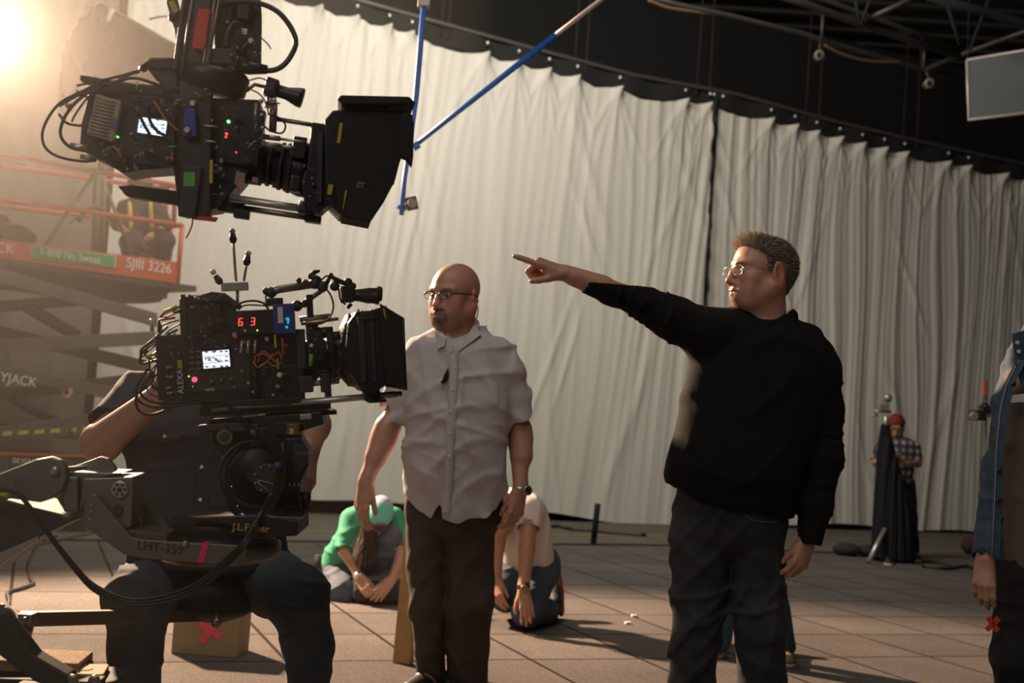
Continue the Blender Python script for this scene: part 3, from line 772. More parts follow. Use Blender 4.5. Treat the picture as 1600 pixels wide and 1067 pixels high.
def director():
    F = Fig(4.45); p = F.p
    root = thing('person', 'grey-haired man in a black sweatshirt and glasses pointing to the left with his outstretched arm', 'person', G(1150, 1156))
    # ----- body
    c = p(1191, 427); R = head_frame(c, (-0.955, -0.30, 0.0), (-0.02, 0, 1)); hs = 1.13
    S = Solid(); head(S, c, R, hs, jaw=1.1, neck_to=p(1197, 512, .02), neck_r=.064, chub=.007, nose=1.02, ear=1.25)
    S.loft(F.rows([(512, 1160, 1232, .06), (545, 1115, 1280, .09), (600, 1085, 1275, .11), (700, 1070, 1240, .11), (790, 1080, 1215, .10), (830, 1090, 1205, .07)]), k=.05)
    S.chain(F.line([(1112, 532), (1015, 478, -.03), (884, 427, -.08)]), [.06, .047, .029], .03)
    S.chain(F.line([(1272, 560), (1290, 700), (1266, 838, -.06)]), [.06, .045, .028], .03)
    S.chain(F.line([(1098, 860), (1092, 985), (1082, 1125)]), [.09, .06, .045], .03); S.chain(F.line([(1178, 860), (1186, 985), (1192, 1125)]), [.09, .06, .045], .03)
    w = p(884, 427, -.08); tipdir = p(798, 393, -.10)-w
    # forearm shape near the wrist
    S.rc(p(940, 446, -.06), p(900, 434, -.075), .037, .029, .02, flat=(0, -.3, 1), ratio=.95)
    hand(S, w, tipdir + np.array([0, 0, -.004]), (0.10, -0.42, 0.90), 1, [(-.02, .05, .05), (1.15, 1.35, .7), (1.35, 1.4, .8), (1.5, 1.35, .7)], L=.205, thumb=(.52, .50), splay=[0.03, .02, 0, -.04], tcurl=.35)
    w = p(1264, 843, -.06)
    hand(S, w, p(1241, 900, -.09)-w, (0.55, -0.83, 0.0), -1, [(.45, .5, .35), (.55, .65, .4), (.6, .7, .45), (.65, .7, .5)], L=.195, thumb=(.28, .35), tcurl=.3)
    base = (0.47, 0.245, 0.165)
    lo = p(770, 380, -.35); hi = p(1340, 350, .30); lo[2] = 0.02; hi[2] = p(1190, 350)[2]
    def hairmask(q):
        m = blends(q, (0, .035, .035), (.095, .10, .12), .15); ln_ = q[:, 2] > 0.045-0.5*np.clip(q[:, 1]+.03, -.1, .3)+.0
        return m*ln_
    body = S.mesh('body', (lo[0], 4.05, 0.02), (hi[0], 4.95, hi[2]+.05), .0036, m_skin, root, skin_color(c, R, hs, base, brow_col=(0.16, 0.12, 0.08), stubble=.12, beard_col=(0.20, 0.12, 0.08)))
    eyes(c, R, hs, root, (0.09, 0.10, 0.10))
    # ----- hair: short, grey-brown, brushed up at the front
    pos = S.last; q = local(pos, c, R, hs); rs = np.random.RandomState(4)
    front = 0.052+0.02*np.clip(np.abs(q[:, 0])/.07, 0, 1)
    side = np.where(q[:, 1] < -0.01, front + 0*q[:, 1], np.where(q[:, 1] < 0.045, 0.010+0*q[:, 1], -0.062))
    edge = np.interp(q[:, 1], [-.10, -.075, -.05, -.028, -.022, -.012, -.006, .035, .045, .060, .09, .13], [.085, .076, .062, .046, .005, -.002, .034, .034, .005, -.050, -.070, -.075])
    ok = np.nonzero((q[:, 2] > edge) & (q[:, 2] < .13) & (np.abs(q[:, 0]) < .083) & (q[:, 1] > -.088))[0]
    cap = Solid()
    def inner(pp): return 0
    pick = rs.choice(ok, 15000); pp = pos[pick] + rs.randn(len(pick), 3)*.0012; qq = local(pp, c, R, hs)
    n = qq - np.array([0, .012, .01]); n /= np.linalg.norm(n, axis=1)[:, None]
    fr = np.clip((-qq[:, 1]+.0)/.07, 0, 1)*np.clip(qq[:, 2]/.07, 0, 1)
    flow = np.stack([0.0*qq[:, 0], 0.9+0*qq[:, 1], -0.45-0*qq[:, 2]], 1)
    flow_f = np.stack([rs.randn(len(qq))*.35, -0.40+rs.randn(len(qq))*.45, 0.70+0*qq[:, 1]], 1)
    dl = n*(0.42+0.35*fr[:, None]) + flow*(1-fr[:, None]) + flow_f*fr[:, None] + rs.randn(len(qq), 3)*.14
    dl /= np.linalg.norm(dl, axis=1)[:, None]; dw = dl @ R.T
    L = (0.011 + 0.009*rs.rand(len(qq)))*(1-fr) + fr*(0.018+0.030*rs.rand(len(qq))**1.5)
    L = L*np.clip((qq[:, 2]+.09)/.06, .35, 1)
    dark = mat('grey brown hair', (0.085, 0.068, 0.050), 0.55, noise=(60, .8, (0.20, 0.17, 0.13)))
    light_ = mat('lit silver blond hair', (0.52, 0.42, 0.30), 0.45)  # blond, with the lamp's brightness on the front put into the colour
    sel = rs.rand(len(qq)) < (0.22+0.75*fr)
    strands('hair', pp[~sel], dw[~sel], L[~sel], .0011, dark, root, seed=2)
    strands('hair', pp[sel], dw[sel], L[sel], .0010, light_, root, seed=3).__setitem__('label', 'silvery blond hair brushed up over the forehead, coloured lighter as if lit')
    glasses(c, R, hs, root, mat('thin silver rim', (0.62, 0.55, 0.45), .25, .9), mat('clear lens', (1, 1, 1), .02, alpha=.05, spec=.6), hw=.021, hh=.0155, rim=.0011, yoff=-.108, z0=-.003)
    # ----- sweatshirt
    S = Solid()
    S.loft(F.rows([(497, 1168, 1232, .075, .02), (512, 1130, 1264, .09, .01), (532, 1098, 1292, .11), (575, 1078, 1304, .135), (640, 1063, 1288, .15, -.01), (700, 1049, 1268, .165, -.03), (745, 1040, 1253, .17, -.03), (790, 1042, 1240, .16, -.02), (830, 1045, 1236, .15)]), k=.04, n=2.2)
    S.chain(F.line([(1150, 520, 0), (1108, 522, -.01), (1050, 497, -.02), (1000, 470, -.035), (960, 456, -.05), (914, 440, -.07)]), [.095, .092, .078, .058, .050, .040], .03, capend=True)
    S.chain(F.line([(1255, 540), (1279, 580, 0), (1286, 640, .01), (1288, 715, -.02), (1275, 790, -.05), (1264, 850, -.07)]), [.08, .078, .070, .065, .056, .043], .03, capend=True)
    S.chain(F.line([(1169, 494, .01), (1176, 502, -.055), (1200, 506, -.075), (1226, 500, -.03), (1236, 492, .03)]), [.011]*5, .012)      # collar rib
    # waist rib
    g1 = ridges(21, [(1, 0, .25), (.6, 0, -1), (1, .5, .9), (.2, 0, 1)], 20, .013, .8)
    aA = p(1060, 500); g2 = ridges(5, [nrm(p(914, 440)-p(1050, 497))+np.array([0, 0, .3]), nrm(p(914, 440)-p(1050, 497))], 62, .016, .9)
    g3 = ridges(8, [(0, 0, 1), (.3, 0, 1)], 48, .011, .9)
    zA = p(1100, 520)[2]; xA = p(1085, 520)[0]; xB = p(1262, 700)[0]
    xC = p(925, 445, -.07)[0]; zC = np.float64(p(1262, 846, -.07)[2])
    def folds(pt):
        arm = np.clip((xA-pt[..., 0])/.12, 0, 1); larm = np.clip((pt[..., 0]-xB+.10*(zA-pt[..., 2]-.3)*.3)/.05, 0, 1)
        cu = np.clip((pt[..., 0]-xC)/.10, 0, 1)*np.clip((pt[..., 2]-zC)/.08, 0.15, 1)
        return g1(pt)*(1-arm)*(1-larm) + (g2(pt)*arm + g3(pt)*larm*.9)*cu
    S.fold(folds, .022)
    hemcut(S, F, [(1000, 745), (1036, 752), (1080, 775), (1140, 792), (1190, 803), (1240, 809), (1246, 880), (1400, 900)])
    ww = p(1262, 848, -.07); dn = nrm(p(1262, 848, -.07)-p(1275, 790, -.05))
    S.rc(p(935, 447, -.062), p(900, 436, -.08), .034, .036, .003, 's')
    S.rc(p(1267, 836, -.066), p(1261, 870, -.08), .036, .039, .003, 's')
    S.rc(p(1192, 480, .0), p(1197, 512, .02), .078, .062, .006, 's')
    S.mesh('sweatshirt', (p(880, 400)[0], 4.1, p(1100, 900)[2]), (p(1345, 500)[0], 4.85, p(1200, 478)[2]), .0045, m_blackknit, root)
    # ----- jeans
    S = Solid()
    S.loft(F.rows([(770, 1060, 1225, .12), (800, 1053, 1230, .135), (840, 1050, 1226, .13), (872, 1075, 1200, .07)]), k=.03)
    S.chain(F.line([(1098, 845), (1092, 930), (1084, 1000, -.02), (1078, 1067, -.01), (1077, 1144, .03)]), [.112, .096, .084, .079, .076], .012)
    S.chain(F.line([(1177, 845), (1181, 925), (1188, 985, -.03), (1191, 1067, -.01), (1194, 1144, .03)]), [.110, .098, .089, .086, .080], .012)
    S.fold(ridges(31, [(.8, 0, 1), (-1, .2, .8), (1, 0, -.2), (-.6, 0, 1), (1, .5, .3)], 24, .015, 1.2), .022)
    S.mesh('jeans', (p(1020, 900)[0], 4.15, 0.03), (p(1260, 900)[0], 4.8, p(1150, 765)[2]), .005, m_darkjean, root)
    for (x, ty) in ((1077, -.12), (1194, .02)):
        a = p(x, 1150, .03); shoe(root, (a[0], a[1], .0), (a[0]-.17, a[1]-.10, 0), m_shoe)
    # pocket stitching
    b = MB(); b.tube([p(1163, 801, -.14), p(1172, 811, -.152), p(1190, 815, -.150), p(1215, 815, -.12), p(1222, 812, -.10)], .0012, 5, sub=4)
    b.build('pocket_stitching', mat('denim thread', (0.16, 0.15, 0.14), .8), root)
director()

def bald_man():
    F = Fig(5.01); p = F.p
    root = thing('person', 'bald man with goatee and glasses in a pale short-sleeved button shirt and brown trousers', 'person', G(700, 1086))
    c = p(711, 462); R = head_frame(c, (-0.56, -0.82, -0.10), (0.02, 0, 1)); hs = 1.11
    S = Solid(); head(S, c, R, hs, jaw=1.12, neck_to=p(718, 538, .03), neck_r=.066, chub=.007)
    S.loft(F.rows([(535, 685, 748, .05), (565, 660, 775, .075), (620, 655, 780, .09), (700, 650, 780, .095), (800, 645, 785, .10)]), k=.05)
    S.chain(F.line([(652, 575), (600, 684, .02), (571, 752, -.04)]), [.046, .046, .029], .03)
    S.rc(p(604, 668, .01), p(588, 712, -.01), .050, .043, .02)
    S.chain(F.line([(780, 575), (812, 684, .03), (813, 764, -.06)]), [.044, .044, .028], .03)
    S.rc(p(813, 670, .02), p(816, 712, -.01), .047, .043, .02)
    S.chain(F.line([(668, 830), (668, 940), (672, 1060)]), [.08, .055, .04], .03); S.chain(F.line([(732, 830), (732, 940), (730, 1060)]), [.08, .055, .04], .03)
    w = p(571, 755, -.04)
    hand(S, w, p(560, 830, -.07)-w, (-.62, -.78, 0), 1, [(.25, .35, .3), (.35, .4, .3), (.45, .45, .3), (.5, .5, .3)], L=.198, thumb=(.30, .30), tcurl=.2, spread=.05)
    w = p(813, 767, -.06)
    hand(S, w, p(797, 838, -.10)-w, (.62, -.78, 0), -1, [(.3, .6, .4), (.5, .65, .5), (.6, .7, .5), (.65, .7, .5)], L=.19, thumb=(.32, .35), tcurl=.3, spread=.04)
    base = (0.46, 0.245, 0.170)
    S.mesh('body', (p(530, 800)[0], 4.75, 0.03), (p(850, 700)[0], 5.3, p(711, 405)[2]), .0038, m_skin, root,
           skin_color(c, R, hs, base, beard=.85, beard_col=(0.035, 0.022, 0.014), stubble=.30, brow_col=(0.04, .025, .015)))
    eyes(c, R, hs, root, (0.05, 0.03, 0.02))
    glasses(c, R, hs, root, mat('dark rim', (0.03, 0.02, 0.015), .35), mat('clear lens', (1, 1, 1)), hw=.0235, hh=.0135, rim=.0011, top=.0024, yoff=-.107, z0=-.001)
    b = MB(); cu = c + R @ np.array([.086, .02, -.03])*hs
    b.tube([cu, cu+[.004, -.004, -.015], cu+[.002, .004, -.045], p(738, 520, 0)], .0028, 6, sub=4); b.build('earpiece_coil', mat('clear plastic coil', (.6, .5, .38), .3), root)
    # ----- shirt
    m_shirt = mat('pale lilac grey cotton', (0.50, 0.465, 0.475), 0.85, noise=(500, .35, (0.36, 0.34, 0.36)), bump=(600, .2, .001))
    S = Solid()
    S.loft(F.rows([(512, 682, 752, .062, .04), (524, 664, 768, .075, .02), (540, 644, 788, .10), (572, 632, 802, .12), (620, 630, 800, .14, -.01), (680, 633, 793, .15, -.02), (740, 630, 793, .155, -.02), (775, 629, 796, .15, -.01), (830, 632, 792, .15)]), k=.03)
    S.chain(F.line([(655, 552), (640, 580), (625, 618, .01), (609, 653, .01)]), [.062, .068, .062, .066], .025, capend=True)
    S.chain(F.line([(778, 552), (795, 580), (806, 618, .01), (814, 656, .01)]), [.062, .066, .058, .055], .025, capend=True)
    dl = nrm(p(607, 660)-p(625, 618)); dr = nrm(p(815, 662)-p(806, 618)); pl = p(609, 652); pr = p(814, 656); xl = p(634, 650)[0]; xr = p(792, 650)[0]
    S.rc(p(614, 640, .01), p(604, 668, .01), .057, .062, .003, 's'); S.rc(p(811, 644, .01), p(816, 670, .01), .048, .050, .003, 's')
    f1 = ridges(41, [(1, 0, .8), (1, 0, -.7), (1, 0, .25), (.3, 0, 1), (1, .3, -.2), (.6, 0, 1)], 17, .021, 1.2); f2 = ridges(43, [(.5, 0, 1), (-.8, 0, 1)], 50, .008, .8)
    zsl = p(700, 632)[2]
    S.fold(lambda q: (f1(q)+f2(q)*.7)*np.clip(.35+np.abs(np.where((q[..., 0] < xl) | (q[..., 0] > xr), q[..., 2]-zsl, .3))/.12, .2, 1), .03)
    # opening at the throat
    S.rc(p(712, 495, .0), p(717, 530, .03), .082, .066, .006, 's')
    S.chain(F.line([(706, 520, -.09), (709, 552, -.15)]), [.034, .004], .006, 's')
    hemcut(S, F, [(560, 600), (600, 680), (627, 762), (640, 780), (655, 795), (677, 808), (686, 790), (692, 780), (694, 806), (720, 808), (750, 801), (775, 790), (797, 760), (815, 690), (850, 600)])
    S.rc(p(710, 790), p(710, 860), .115, .14, .003, 's', flat=(0, 1, 0), ratio=.99) if False else None
    sh = S.mesh('shirt', (p(570, 700)[0], 4.78, p(700, 822)[2]), (p(850, 700)[0], 5.28, p(711, 500)[2]), .0042, m_shirt, root)
    sl = S.last
    def front(px, py, out=.004):
        """point on the front of the shirt at the pixel"""
        r = nrm(p(px, py)-CAM); t = (sl-CAM) @ r; dd = np.linalg.norm((sl-CAM)-t[:, None]*r, axis=1); m = dd < .014
        tt = t[m].min() if m.any() else np.linalg.norm(p(px, py)-CAM)
        return CAM + r*(tt-out)
    # placket, collar, buttons, pocket
    b = MB(); pl_ = [front(x, y, .0035) for x, y in ((708, 552), (709, 575), (708, 600), (707, 625), (706, 650), (704, 675), (703, 700), (702, 725), (701, 750), (699, 775), (697, 800))]
    for q in pl_: pass
    vs = []
    for q in pl_: vs += [q-CR*.017+CF*.006, q-CR*.016, q+CR*.016, q+CR*.017+CF*.006]
    b.verts_faces(vs, [[4*i+j, 4*i+j+1, 4*i+5+j, 4*i+4+j] for i in range(len(pl_)-1) for j in range(3)], True); b.build('placket', m_shirt, root)
    m_btn = mat('pearl button', (.75, .72, .65), .25)
    for x, y in ((704, 547), (711, 574), (708, 608), (704, 642), (703, 677), (702, 712)):
        q = front(x, y, .007); b = MB(); b.lathe(q, -CF, [(-.001, .0052), (.0015, .0052), (.002, .004)], 12); b.build('button', m_btn, root)
    b = MB()
    for g, pts in ((-1, [(688, 512), (679, 520), (684, 545), (695, 540), (697, 528)]), (1, [(742, 506), (752, 522), (742, 530), (716, 549), (727, 528)])):
        ps = [front(x, y, .007) for x, y in pts]
        b.verts_faces(ps + [q+CF*.006 for q in ps], [[0, 1, 2, 3, 4], [9, 8, 7, 6, 5]]+[[i, 5+i, 5+(i+1) % 5, (i+1) % 5] for i in range(5)])
    b.tube([p(688, 516, -.05), p(692, 505, .02), p(706, 500, .09), p(728, 498, .09), p(743, 503, .03), p(746, 514, -.03)], [.010, .014, .015, .015, .013, .010], 8, sub=4)
    b.build('collar', m_shirt, root)
    b = MB(); ps = [front(x, y, .003) for x, y in ((724, 588), (781, 592), (777, 632), (752, 640), (722, 628))]
    b.tube(ps+[ps[0]], .0014, 5); b.build('pocket_seam', mat('shirt thread', (.33, .31, .32), .8), root)
    b = MB(); ps = [front(694, 596, .008), front(697, 588, .012), front(700, 576, .010)]; b.tube([ps[0], ps[1], ps[2]], [.008, .011, .003], 8); b.tube([ps[0], front(689, 598, .01)], .006, 6)
    b.build('clip_microphone', mat('black foam', (.01, .01, .01), .9), root)
    # ----- trousers
    m_tr = mat('brown corduroy', (0.062, 0.045, 0.038), .9, noise=(14, .6, (0.085, 0.064, 0.055)), bump=(420, .3, .001))
    S = Solid()
    S.loft(F.rows([(765, 640, 788, .115), (790, 635, 787, .12), (818, 635, 780, .115), (850, 655, 755, .06)]), k=.03)
    S.chain(F.line([(672, 828), (668, 900), (669, 945, -.02), (671, 1010), (674, 1068, .03)]), [.095, .082, .075, .066, .060], .012)
    S.chain(F.line([(732, 828), (733, 900), (733, 945, -.03), (730, 1010), (730, 1078, .02)]), [.108, .098, .093, .087, .083], .012)
    S.fold(ridges(51, [(.8, 0, 1), (-.9, .2, 1), (1, 0, .15), (1, 0, -.3)], 20, .013, 1.2), .02)
    S.mesh('trousers', (p(610, 900)[0], 4.72, 0.02), (p(810, 900)[0], 5.28, p(700, 762)[2]), .005, m_tr, root)
    for x, y, w_ in ((674, 1070, -.06), (730, 1085, .0)):
        a = p(x, y, .04); shoe(root, (a[0], a[1], 0), (a[0]-.10, a[1]-.19, 0), m_shoe)
    # ----- wristwatch
    wt = thing('wristwatch', None, None, p(813, 770, -.07)); attach(wt, root)
    b = MB(); ax = nrm(p(797, 838, -.10)-p(813, 767, -.06)); m_st = mat('brushed watch steel', (.45, .42, .38), .3, .9)
    b.lathe(p(814, 762, -.056), ax, [(0, .031), (.002, .034), (.016, .034), (.018, .031)], 26, caps=False); b.build('strap', m_st, wt)
    b = MB(); q = p(818, 766, -.06)+nrm([.45, -.85, .05])*.034; n_ = nrm([.45, -.85, .05]); b.lathe(q, n_, [(-.006, .018), (.003, .020), (.006, .017)], 24); b.build('watch_case', m_st, wt)
    b = MB(); b.lathe(q+n_*.006, n_, [(0, .0145), (.0008, .0145)], 24); b.build('dial', mat('dark watch dial', (.02, .02, .022), .2), wt)
bald_man()
# ================================================================ the two film cameras and their mounts
m_cam = mat('black anodised housing', (0.016, 0.015, 0.014), 0.42, spec=.5, bump=(300, .1, .0006))
m_cam2 = mat('charcoal housing', (0.035, 0.032, 0.028), 0.5)
m_rubber = mat('black rubber cable', (0.012, 0.011, 0.010), 0.38)
m_steel = mat('bare steel', (0.58, 0.54, 0.48), 0.42, .85)
m_dsteel = mat('dark steel rod', (0.28, 0.25, 0.215), 0.42, .85)
m_flag = mat('black matte box cloth', (0.024, 0.021, 0.018), 0.85, bump=(500, .3, .0008))
m_yel = mat('yellow tape', (0.55, 0.42, 0.04), .6); m_red = mat('red tape', (0.62, 0.05, 0.05), .6)
m_green = mat('green tape', (0.12, 0.42, 0.06), .6); m_pink = mat('bright pink tape', (0.75, 0.03, 0.16), .6)
m_blue = mat('blue anodised clamp', (0.04, 0.07, 0.30), .4, .3); m_orange = mat('orange cable', (0.55, 0.16, 0.03), .5)
m_scr = mat('lit screen white', (.6, .7, .8), .3, emit=((.75, .88, 1.0), 1.3)); m_scr_d = mat('lit screen dark bar', (.05, .05, .07), .3, emit=((.22, .26, .34), .5))
m_ledr = mat('red light', (.6, .02, .02), .3, emit=((1, .06, .05), 2.2)); m_ledg = mat('green light', (.1, .6, .1), .3, emit=((.2, 1, .25), 2.5)); m_ledy = mat('yellow light', (.6, .5, .05), .3, emit=((1, .75, .1), 1.6))
m_white = mat('white lettering', (.75, .72, .66), .5)
KEEP_WHOLE = {'dial_ticks', 'toothed_belt', 'hood_emblem', 'marking', 'base_plate'}
def split_build(b, name, m, parent, label=None):
    """pieces of one kind that do not touch become parts of their own; the biggest is returned"""
    bm = b.bm; bm.verts.ensure_lookup_table(); bm.verts.index_update()
    seen = {}; isl = []
    for v in bm.verts:
        if v.index in seen: continue
        st = [v]; seen[v.index] = len(isl); cur = [v]
        while st:
            w = st.pop()
            for e in w.link_edges:
                o = e.other_vert(w)
                if o.index not in seen: seen[o.index] = len(isl); st.append(o); cur.append(o)
        isl.append(cur)
    bb = [(np.array([v.co for v in c]).min(0)-.0015, np.array([v.co for v in c]).max(0)+.0015) for c in isl]
    grp = list(range(len(isl)))
    def find(i):
        while grp[i] != i: i = grp[i]
        return i
    for i in range(len(isl)):
        for j in range(i+1, len(isl)):
            if (bb[i][0] < bb[j][1]).all() and (bb[j][0] < bb[i][1]).all(): grp[find(i)] = find(j)
    gs = {}
    for i in range(len(isl)): gs.setdefault(find(i), []).append(i)
    if len(gs) == 1: return b.build(name, m, parent, label)
    out = []
    for g in sorted(gs.values(), key=lambda L: -max(float(np.prod(bb[i][1]-bb[i][0])) for i in L)):
        ids = {}; nb = MB()
        for i in g:
            for v in isl[i]: ids[v.index] = nb.bm.verts.new(v.co)
        for f in bm.faces:
            if f.verts[0].index in ids:
                try: nf = nb.bm.faces.new([ids[v.index] for v in f.verts]); nf.smooth = f.smooth
                except ValueError: pass
        out.append(nb.build(name, m, parent, label))
    bm.free(); return out[0]
class Rig:
    def __init__(s, ox, oy, D, tilt=0.0, yaw=0.0):
        s.D = D; s.ox = ox; s.oy = oy; s.k = D/F_PX; t = math.radians(tilt); s.yt = math.tan(math.radians(yaw))
        a = math.cos(t)*CR - math.sin(t)*CU + s.yt*CF; s.ax = nrm(a); u = math.sin(t)*CR + math.cos(t)*CU; s.au = nrm(u - s.ax*np.dot(u, s.ax)); s.az = np.cross(s.ax, s.au)   # towards the viewer
        s.R = np.array([s.ax, -s.az, s.au]).T; s.c, s.sn = math.cos(t), math.sin(t)
    def p(s, x, y, dd=0.0): return P(x, y, s.D + (x-s.ox)*s.k*s.yt + dd)
    def box(s, b, x, y, w, h, dd, t, bev=.0015, rot=0.0):
        """front face centred on the pixel, w x h pixels, front at dd, thickness t metres"""
        R = s.R
        if rot:
            a = math.radians(rot); R = np.array([s.ax*math.cos(a) - s.au*math.sin(a), -s.az, s.au*math.cos(a) + s.ax*math.sin(a)]).T
        b.box(s.p(x, y, dd+t/2), (w*s.k, t, h*s.k), R, bev); return b
    def poly(s, b, pts, dd, t, bev=0.0):
        o = s.p(s.ox, s.oy, dd+t/2)
        q = [s.p(x, y, dd+t/2)-o for x, y in pts]
        b.prism([(v @ s.ax, v @ s.au) for v in q], o, s.ax, s.au, s.az, t, bev); return b
    def part(s, name, m, parent, fn, label=None):
        b = MB(); fn(b); return split_build(b, name, m, parent, label) if name not in KEEP_WHOLE else b.build(name, m, parent, label)
    def knob(s, b, x, y, r, dd, h=.008): b.lathe(s.p(x, y, dd), s.az, [(-.002, r*s.k), (h*.8, r*s.k*.94), (h, r*s.k*.7)], 14); return b
def cable(name, pts, r, m, parent=None, label=None, cat=None, sub=7, seg=8):
    b = MB(); b.tube(pts, r, seg, sub=sub); o = b.build(name, m, parent)
    if cat: tag(o, label, cat)
    elif label: o['label'] = label
    return o
def screen(Q, parent, x, y, w, h, dd, rot=0):
    scr = Q.part('screen', m_cam, parent, lambda b: Q.box(b, x, y, w+5, h+5, dd, .004, .001, rot))
    a = math.radians(rot); rx = lambda u, v: (x+u*math.cos(a)-v*math.sin(a), y+u*math.sin(a)+v*math.cos(a))
    b = MB(); Q.box(b, x, y, w, h, dd-.0012, .001, 0, rot); attach(b.build('screen_image', m_scr), scr)
    b = MB(); rs = np.random.RandomState(9)
    for k in range(22):
        u = rs.uniform(-.48, .40)*w; v = rs.uniform(-.14, .16)*h; X, Y = rx(u+2, v); Q.box(b, X, Y, rs.uniform(1.5, 5), h*.07, dd-.0018, .0008, 0, rot)
    for v in (-.44, .44):
        for u in (-.38, -.1, .2, .4):
            X, Y = rx(u*w, v*h); Q.box(b, X, Y, w*.12, h*.10, dd-.0018, .0008, 0, rot)
    for v in (-.2, .19):
        X, Y = rx(0, v*h); Q.box(b, X, Y, w*.98, h*.035, dd-.0018, .0008, 0, rot)
    attach(b.build('readout', m_scr_d), scr); return scr

def lower_camera():
    Q = Rig(430, 560, 3.0, -3.0, 12); k = Q.k; p = Q.p
    C = thing('cinema_camera', 'lower black film camera on the dolly arm, showing red digits 6 and 3', 'camera', p(430, 640))
    A = lambda n, m, f, l=None: Q.part(n, m, C, f, l)
    def body(b):
        Q.box(b, 325, 572, 150, 104, 0, .15, .004); Q.box(b, 268, 585, 36, 92, .01, .12, .003); Q.box(b, 430, 570, 70, 110, .02, .13, .003)
        Q.box(b, 350, 535, 95, 18, -.008, .02, .002); Q.box(b, 330, 617, 120, 20, -.006, .02, .002); Q.box(b, 445, 600, 60, 60, -.012, .05, .004)
    A('camera_body', m_cam, body)
    A('side_panel', m_cam2, lambda b: Q.poly(b, [(296, 530), (388, 524), (392, 606), (300, 614)], -.006, .006, .001))
    A('recorder_module', m_cam, lambda b: (Q.poly(b, [(282, 468), (300, 463), (345, 459), (362, 470), (372, 490), (372, 522), (284, 528)], .0, .12, .003), Q.box(b, 315, 497, 60, 40, -.010, .02, .003), Q.box(b, 288, 495, 7, 68, -.016, .03, .001), Q.box(b, 298, 494, 4, 66, -.012, .03, .001)))
    A('top_cover', m_cam2, lambda b: (Q.poly(b, [(303, 465), (330, 457), (352, 459), (378, 478), (374, 484), (350, 470), (305, 472)], -.012, .09, .002)))
    A('status_display', m_cam, lambda b: (Q.box(b, 400, 504, 82, 38, -.020, .09, .003)))
    D7 = {'6': 'acdefg', '3': 'abcdg'}
    for ch, x in (('6', 376), ('3', 395)):
        b = MB(); seg = {'a': (0, -5.5, 5, 1), 'g': (0, 0, 5, 1), 'd': (0, 5.5, 5, 1), 'f': (-2.8, -2.8, 1, 5), 'b': (2.8, -2.8, 1, 5), 'e': (-2.8, 2.8, 1, 5), 'c': (2.8, 2.8, 1, 5)}
        for c_ in D7[ch]:
            u, v, w, h = seg[c_]; Q.box(b, x+u-.08*v, 503-(x-376)*.04+v, w+.4, h+.2, -.0215, .0008, 0)
        b.build('digit', m_ledr, C)
    for x, y, m in ((402, 516, m_ledy), (295, 588, m_ledy), (301, 604, mat('dim teal light', (.1, .3, .3), .3, emit=((.1, .5, .5), .5)))):
        A('indicator_light', m, lambda b: Q.knob(b, x, y, 1.3, -.021 if x > 350 else -.008, .003))
    A('record_button', mat('lit red button', (.6, .05, .1), .3, emit=((1, .12, .25), .9)), lambda b: Q.knob(b, 304, 593, 4.5, -.007, .006))
    A('transmitter', m_blue, lambda b: Q.box(b, 444, 498, 33, 46, -.034, .035, .002), 'blue transmitter box with a white sticker')
    A('sticker', m_white, lambda b: Q.box(b, 438, 492, 8, 25, -.0352, .001, 0))
    A('marking', mat('glowing cyan print', (.05, .5, .7), .4, emit=((.05, .6, .9), .5)), lambda b: [Q.box(b, x, y, w, h, -.0352, .001, 0) for x, y, w, h in ((449, 498, 5, 4), (450, 503, 3, 5), (448, 511, 4, 4), (452, 500, 2, 2))])  # printed marks given a weak glow of their own
    screen(Q, C, 338, 561, 40, 26, -.010, -2)
    rs = np.random.RandomState(3)
    for i in range(4):
        for j in range(2): A('button', m_dsteel, lambda b: Q.box(b, 299+j*12, 550+i*9-(j*1), 7, 2.0, -.010, .004, .0004))
    for x, y in ((324, 580), (338, 579), (352, 578), (331, 596), (346, 594), (362, 592)): A('knob', m_dsteel, lambda b: Q.knob(b, x, y, 3.0 if y > 590 else 1.2, -.007, .006))
    for x, y, r in ((383, 517, 3), (366, 523, 4), (417, 530, 4), (300, 480, 2), (322, 518, 3), (378, 579, 2), (388, 598, 3), (395, 612, 2.5), (427, 617, 3), (440, 585, 3), (434, 603, 4)):
        A('connector', m_steel, lambda b: Q.knob(b, x, y, r, -.022 if x > 350 else -.012, .012))
    A('red_connector', m_red, lambda b: Q.knob(b, 368, 526, 4, -.02, .012))
    for x in (378, 388, 399): A('plug', m_steel, lambda b: b.cyl(p(x, 532, -.03), p(x-1, 552, -.03), 2.3*k, seg=10))
    A('yellow_tag', m_yel, lambda b: Q.box(b, 430, 533, 3.2, 20, -.024, .002, 0)); A('yellow_tag', m_yel, lambda b: Q.box(b, 281, 569, 7, 13, -.003, .012, .0005)); A('yellow_tag', m_yel, lambda b: Q.box(b, 434, 568, 3, 16, -.024, .002, 0))
    text('lettering', 'ALEXA', p(282, 596, -.008), -Q.az*0+Q.au, -Q.ax, .019, m_white, C)
    text('lettering', 'ARRI', p(328, 609, -.009), Q.ax, Q.au, .011, m_white, C)
    A('marker_ball', m_white, lambda b: b.ball(p(437, 586, -.04), 4.5*k)); A('marker_ball', m_white, lambda b: b.ball(p(487, 540, -.05), 3.2*k))
    for pts in ([(398, 570), (400, 556), (412, 553), (424, 560), (432, 566)], [(402, 566), (410, 549), (425, 556), (436, 550), (440, 562)], [(405, 572), (418, 566), (428, 572), (440, 566)], [(395, 564), (404, 574), (420, 562), (428, 552)]):
        A('orange_wire', m_orange, lambda b: b.tube([p(x, y, -.03-.004*i) for i, (x, y) in enumerate(pts)], 1.0*k, 6, sub=6))
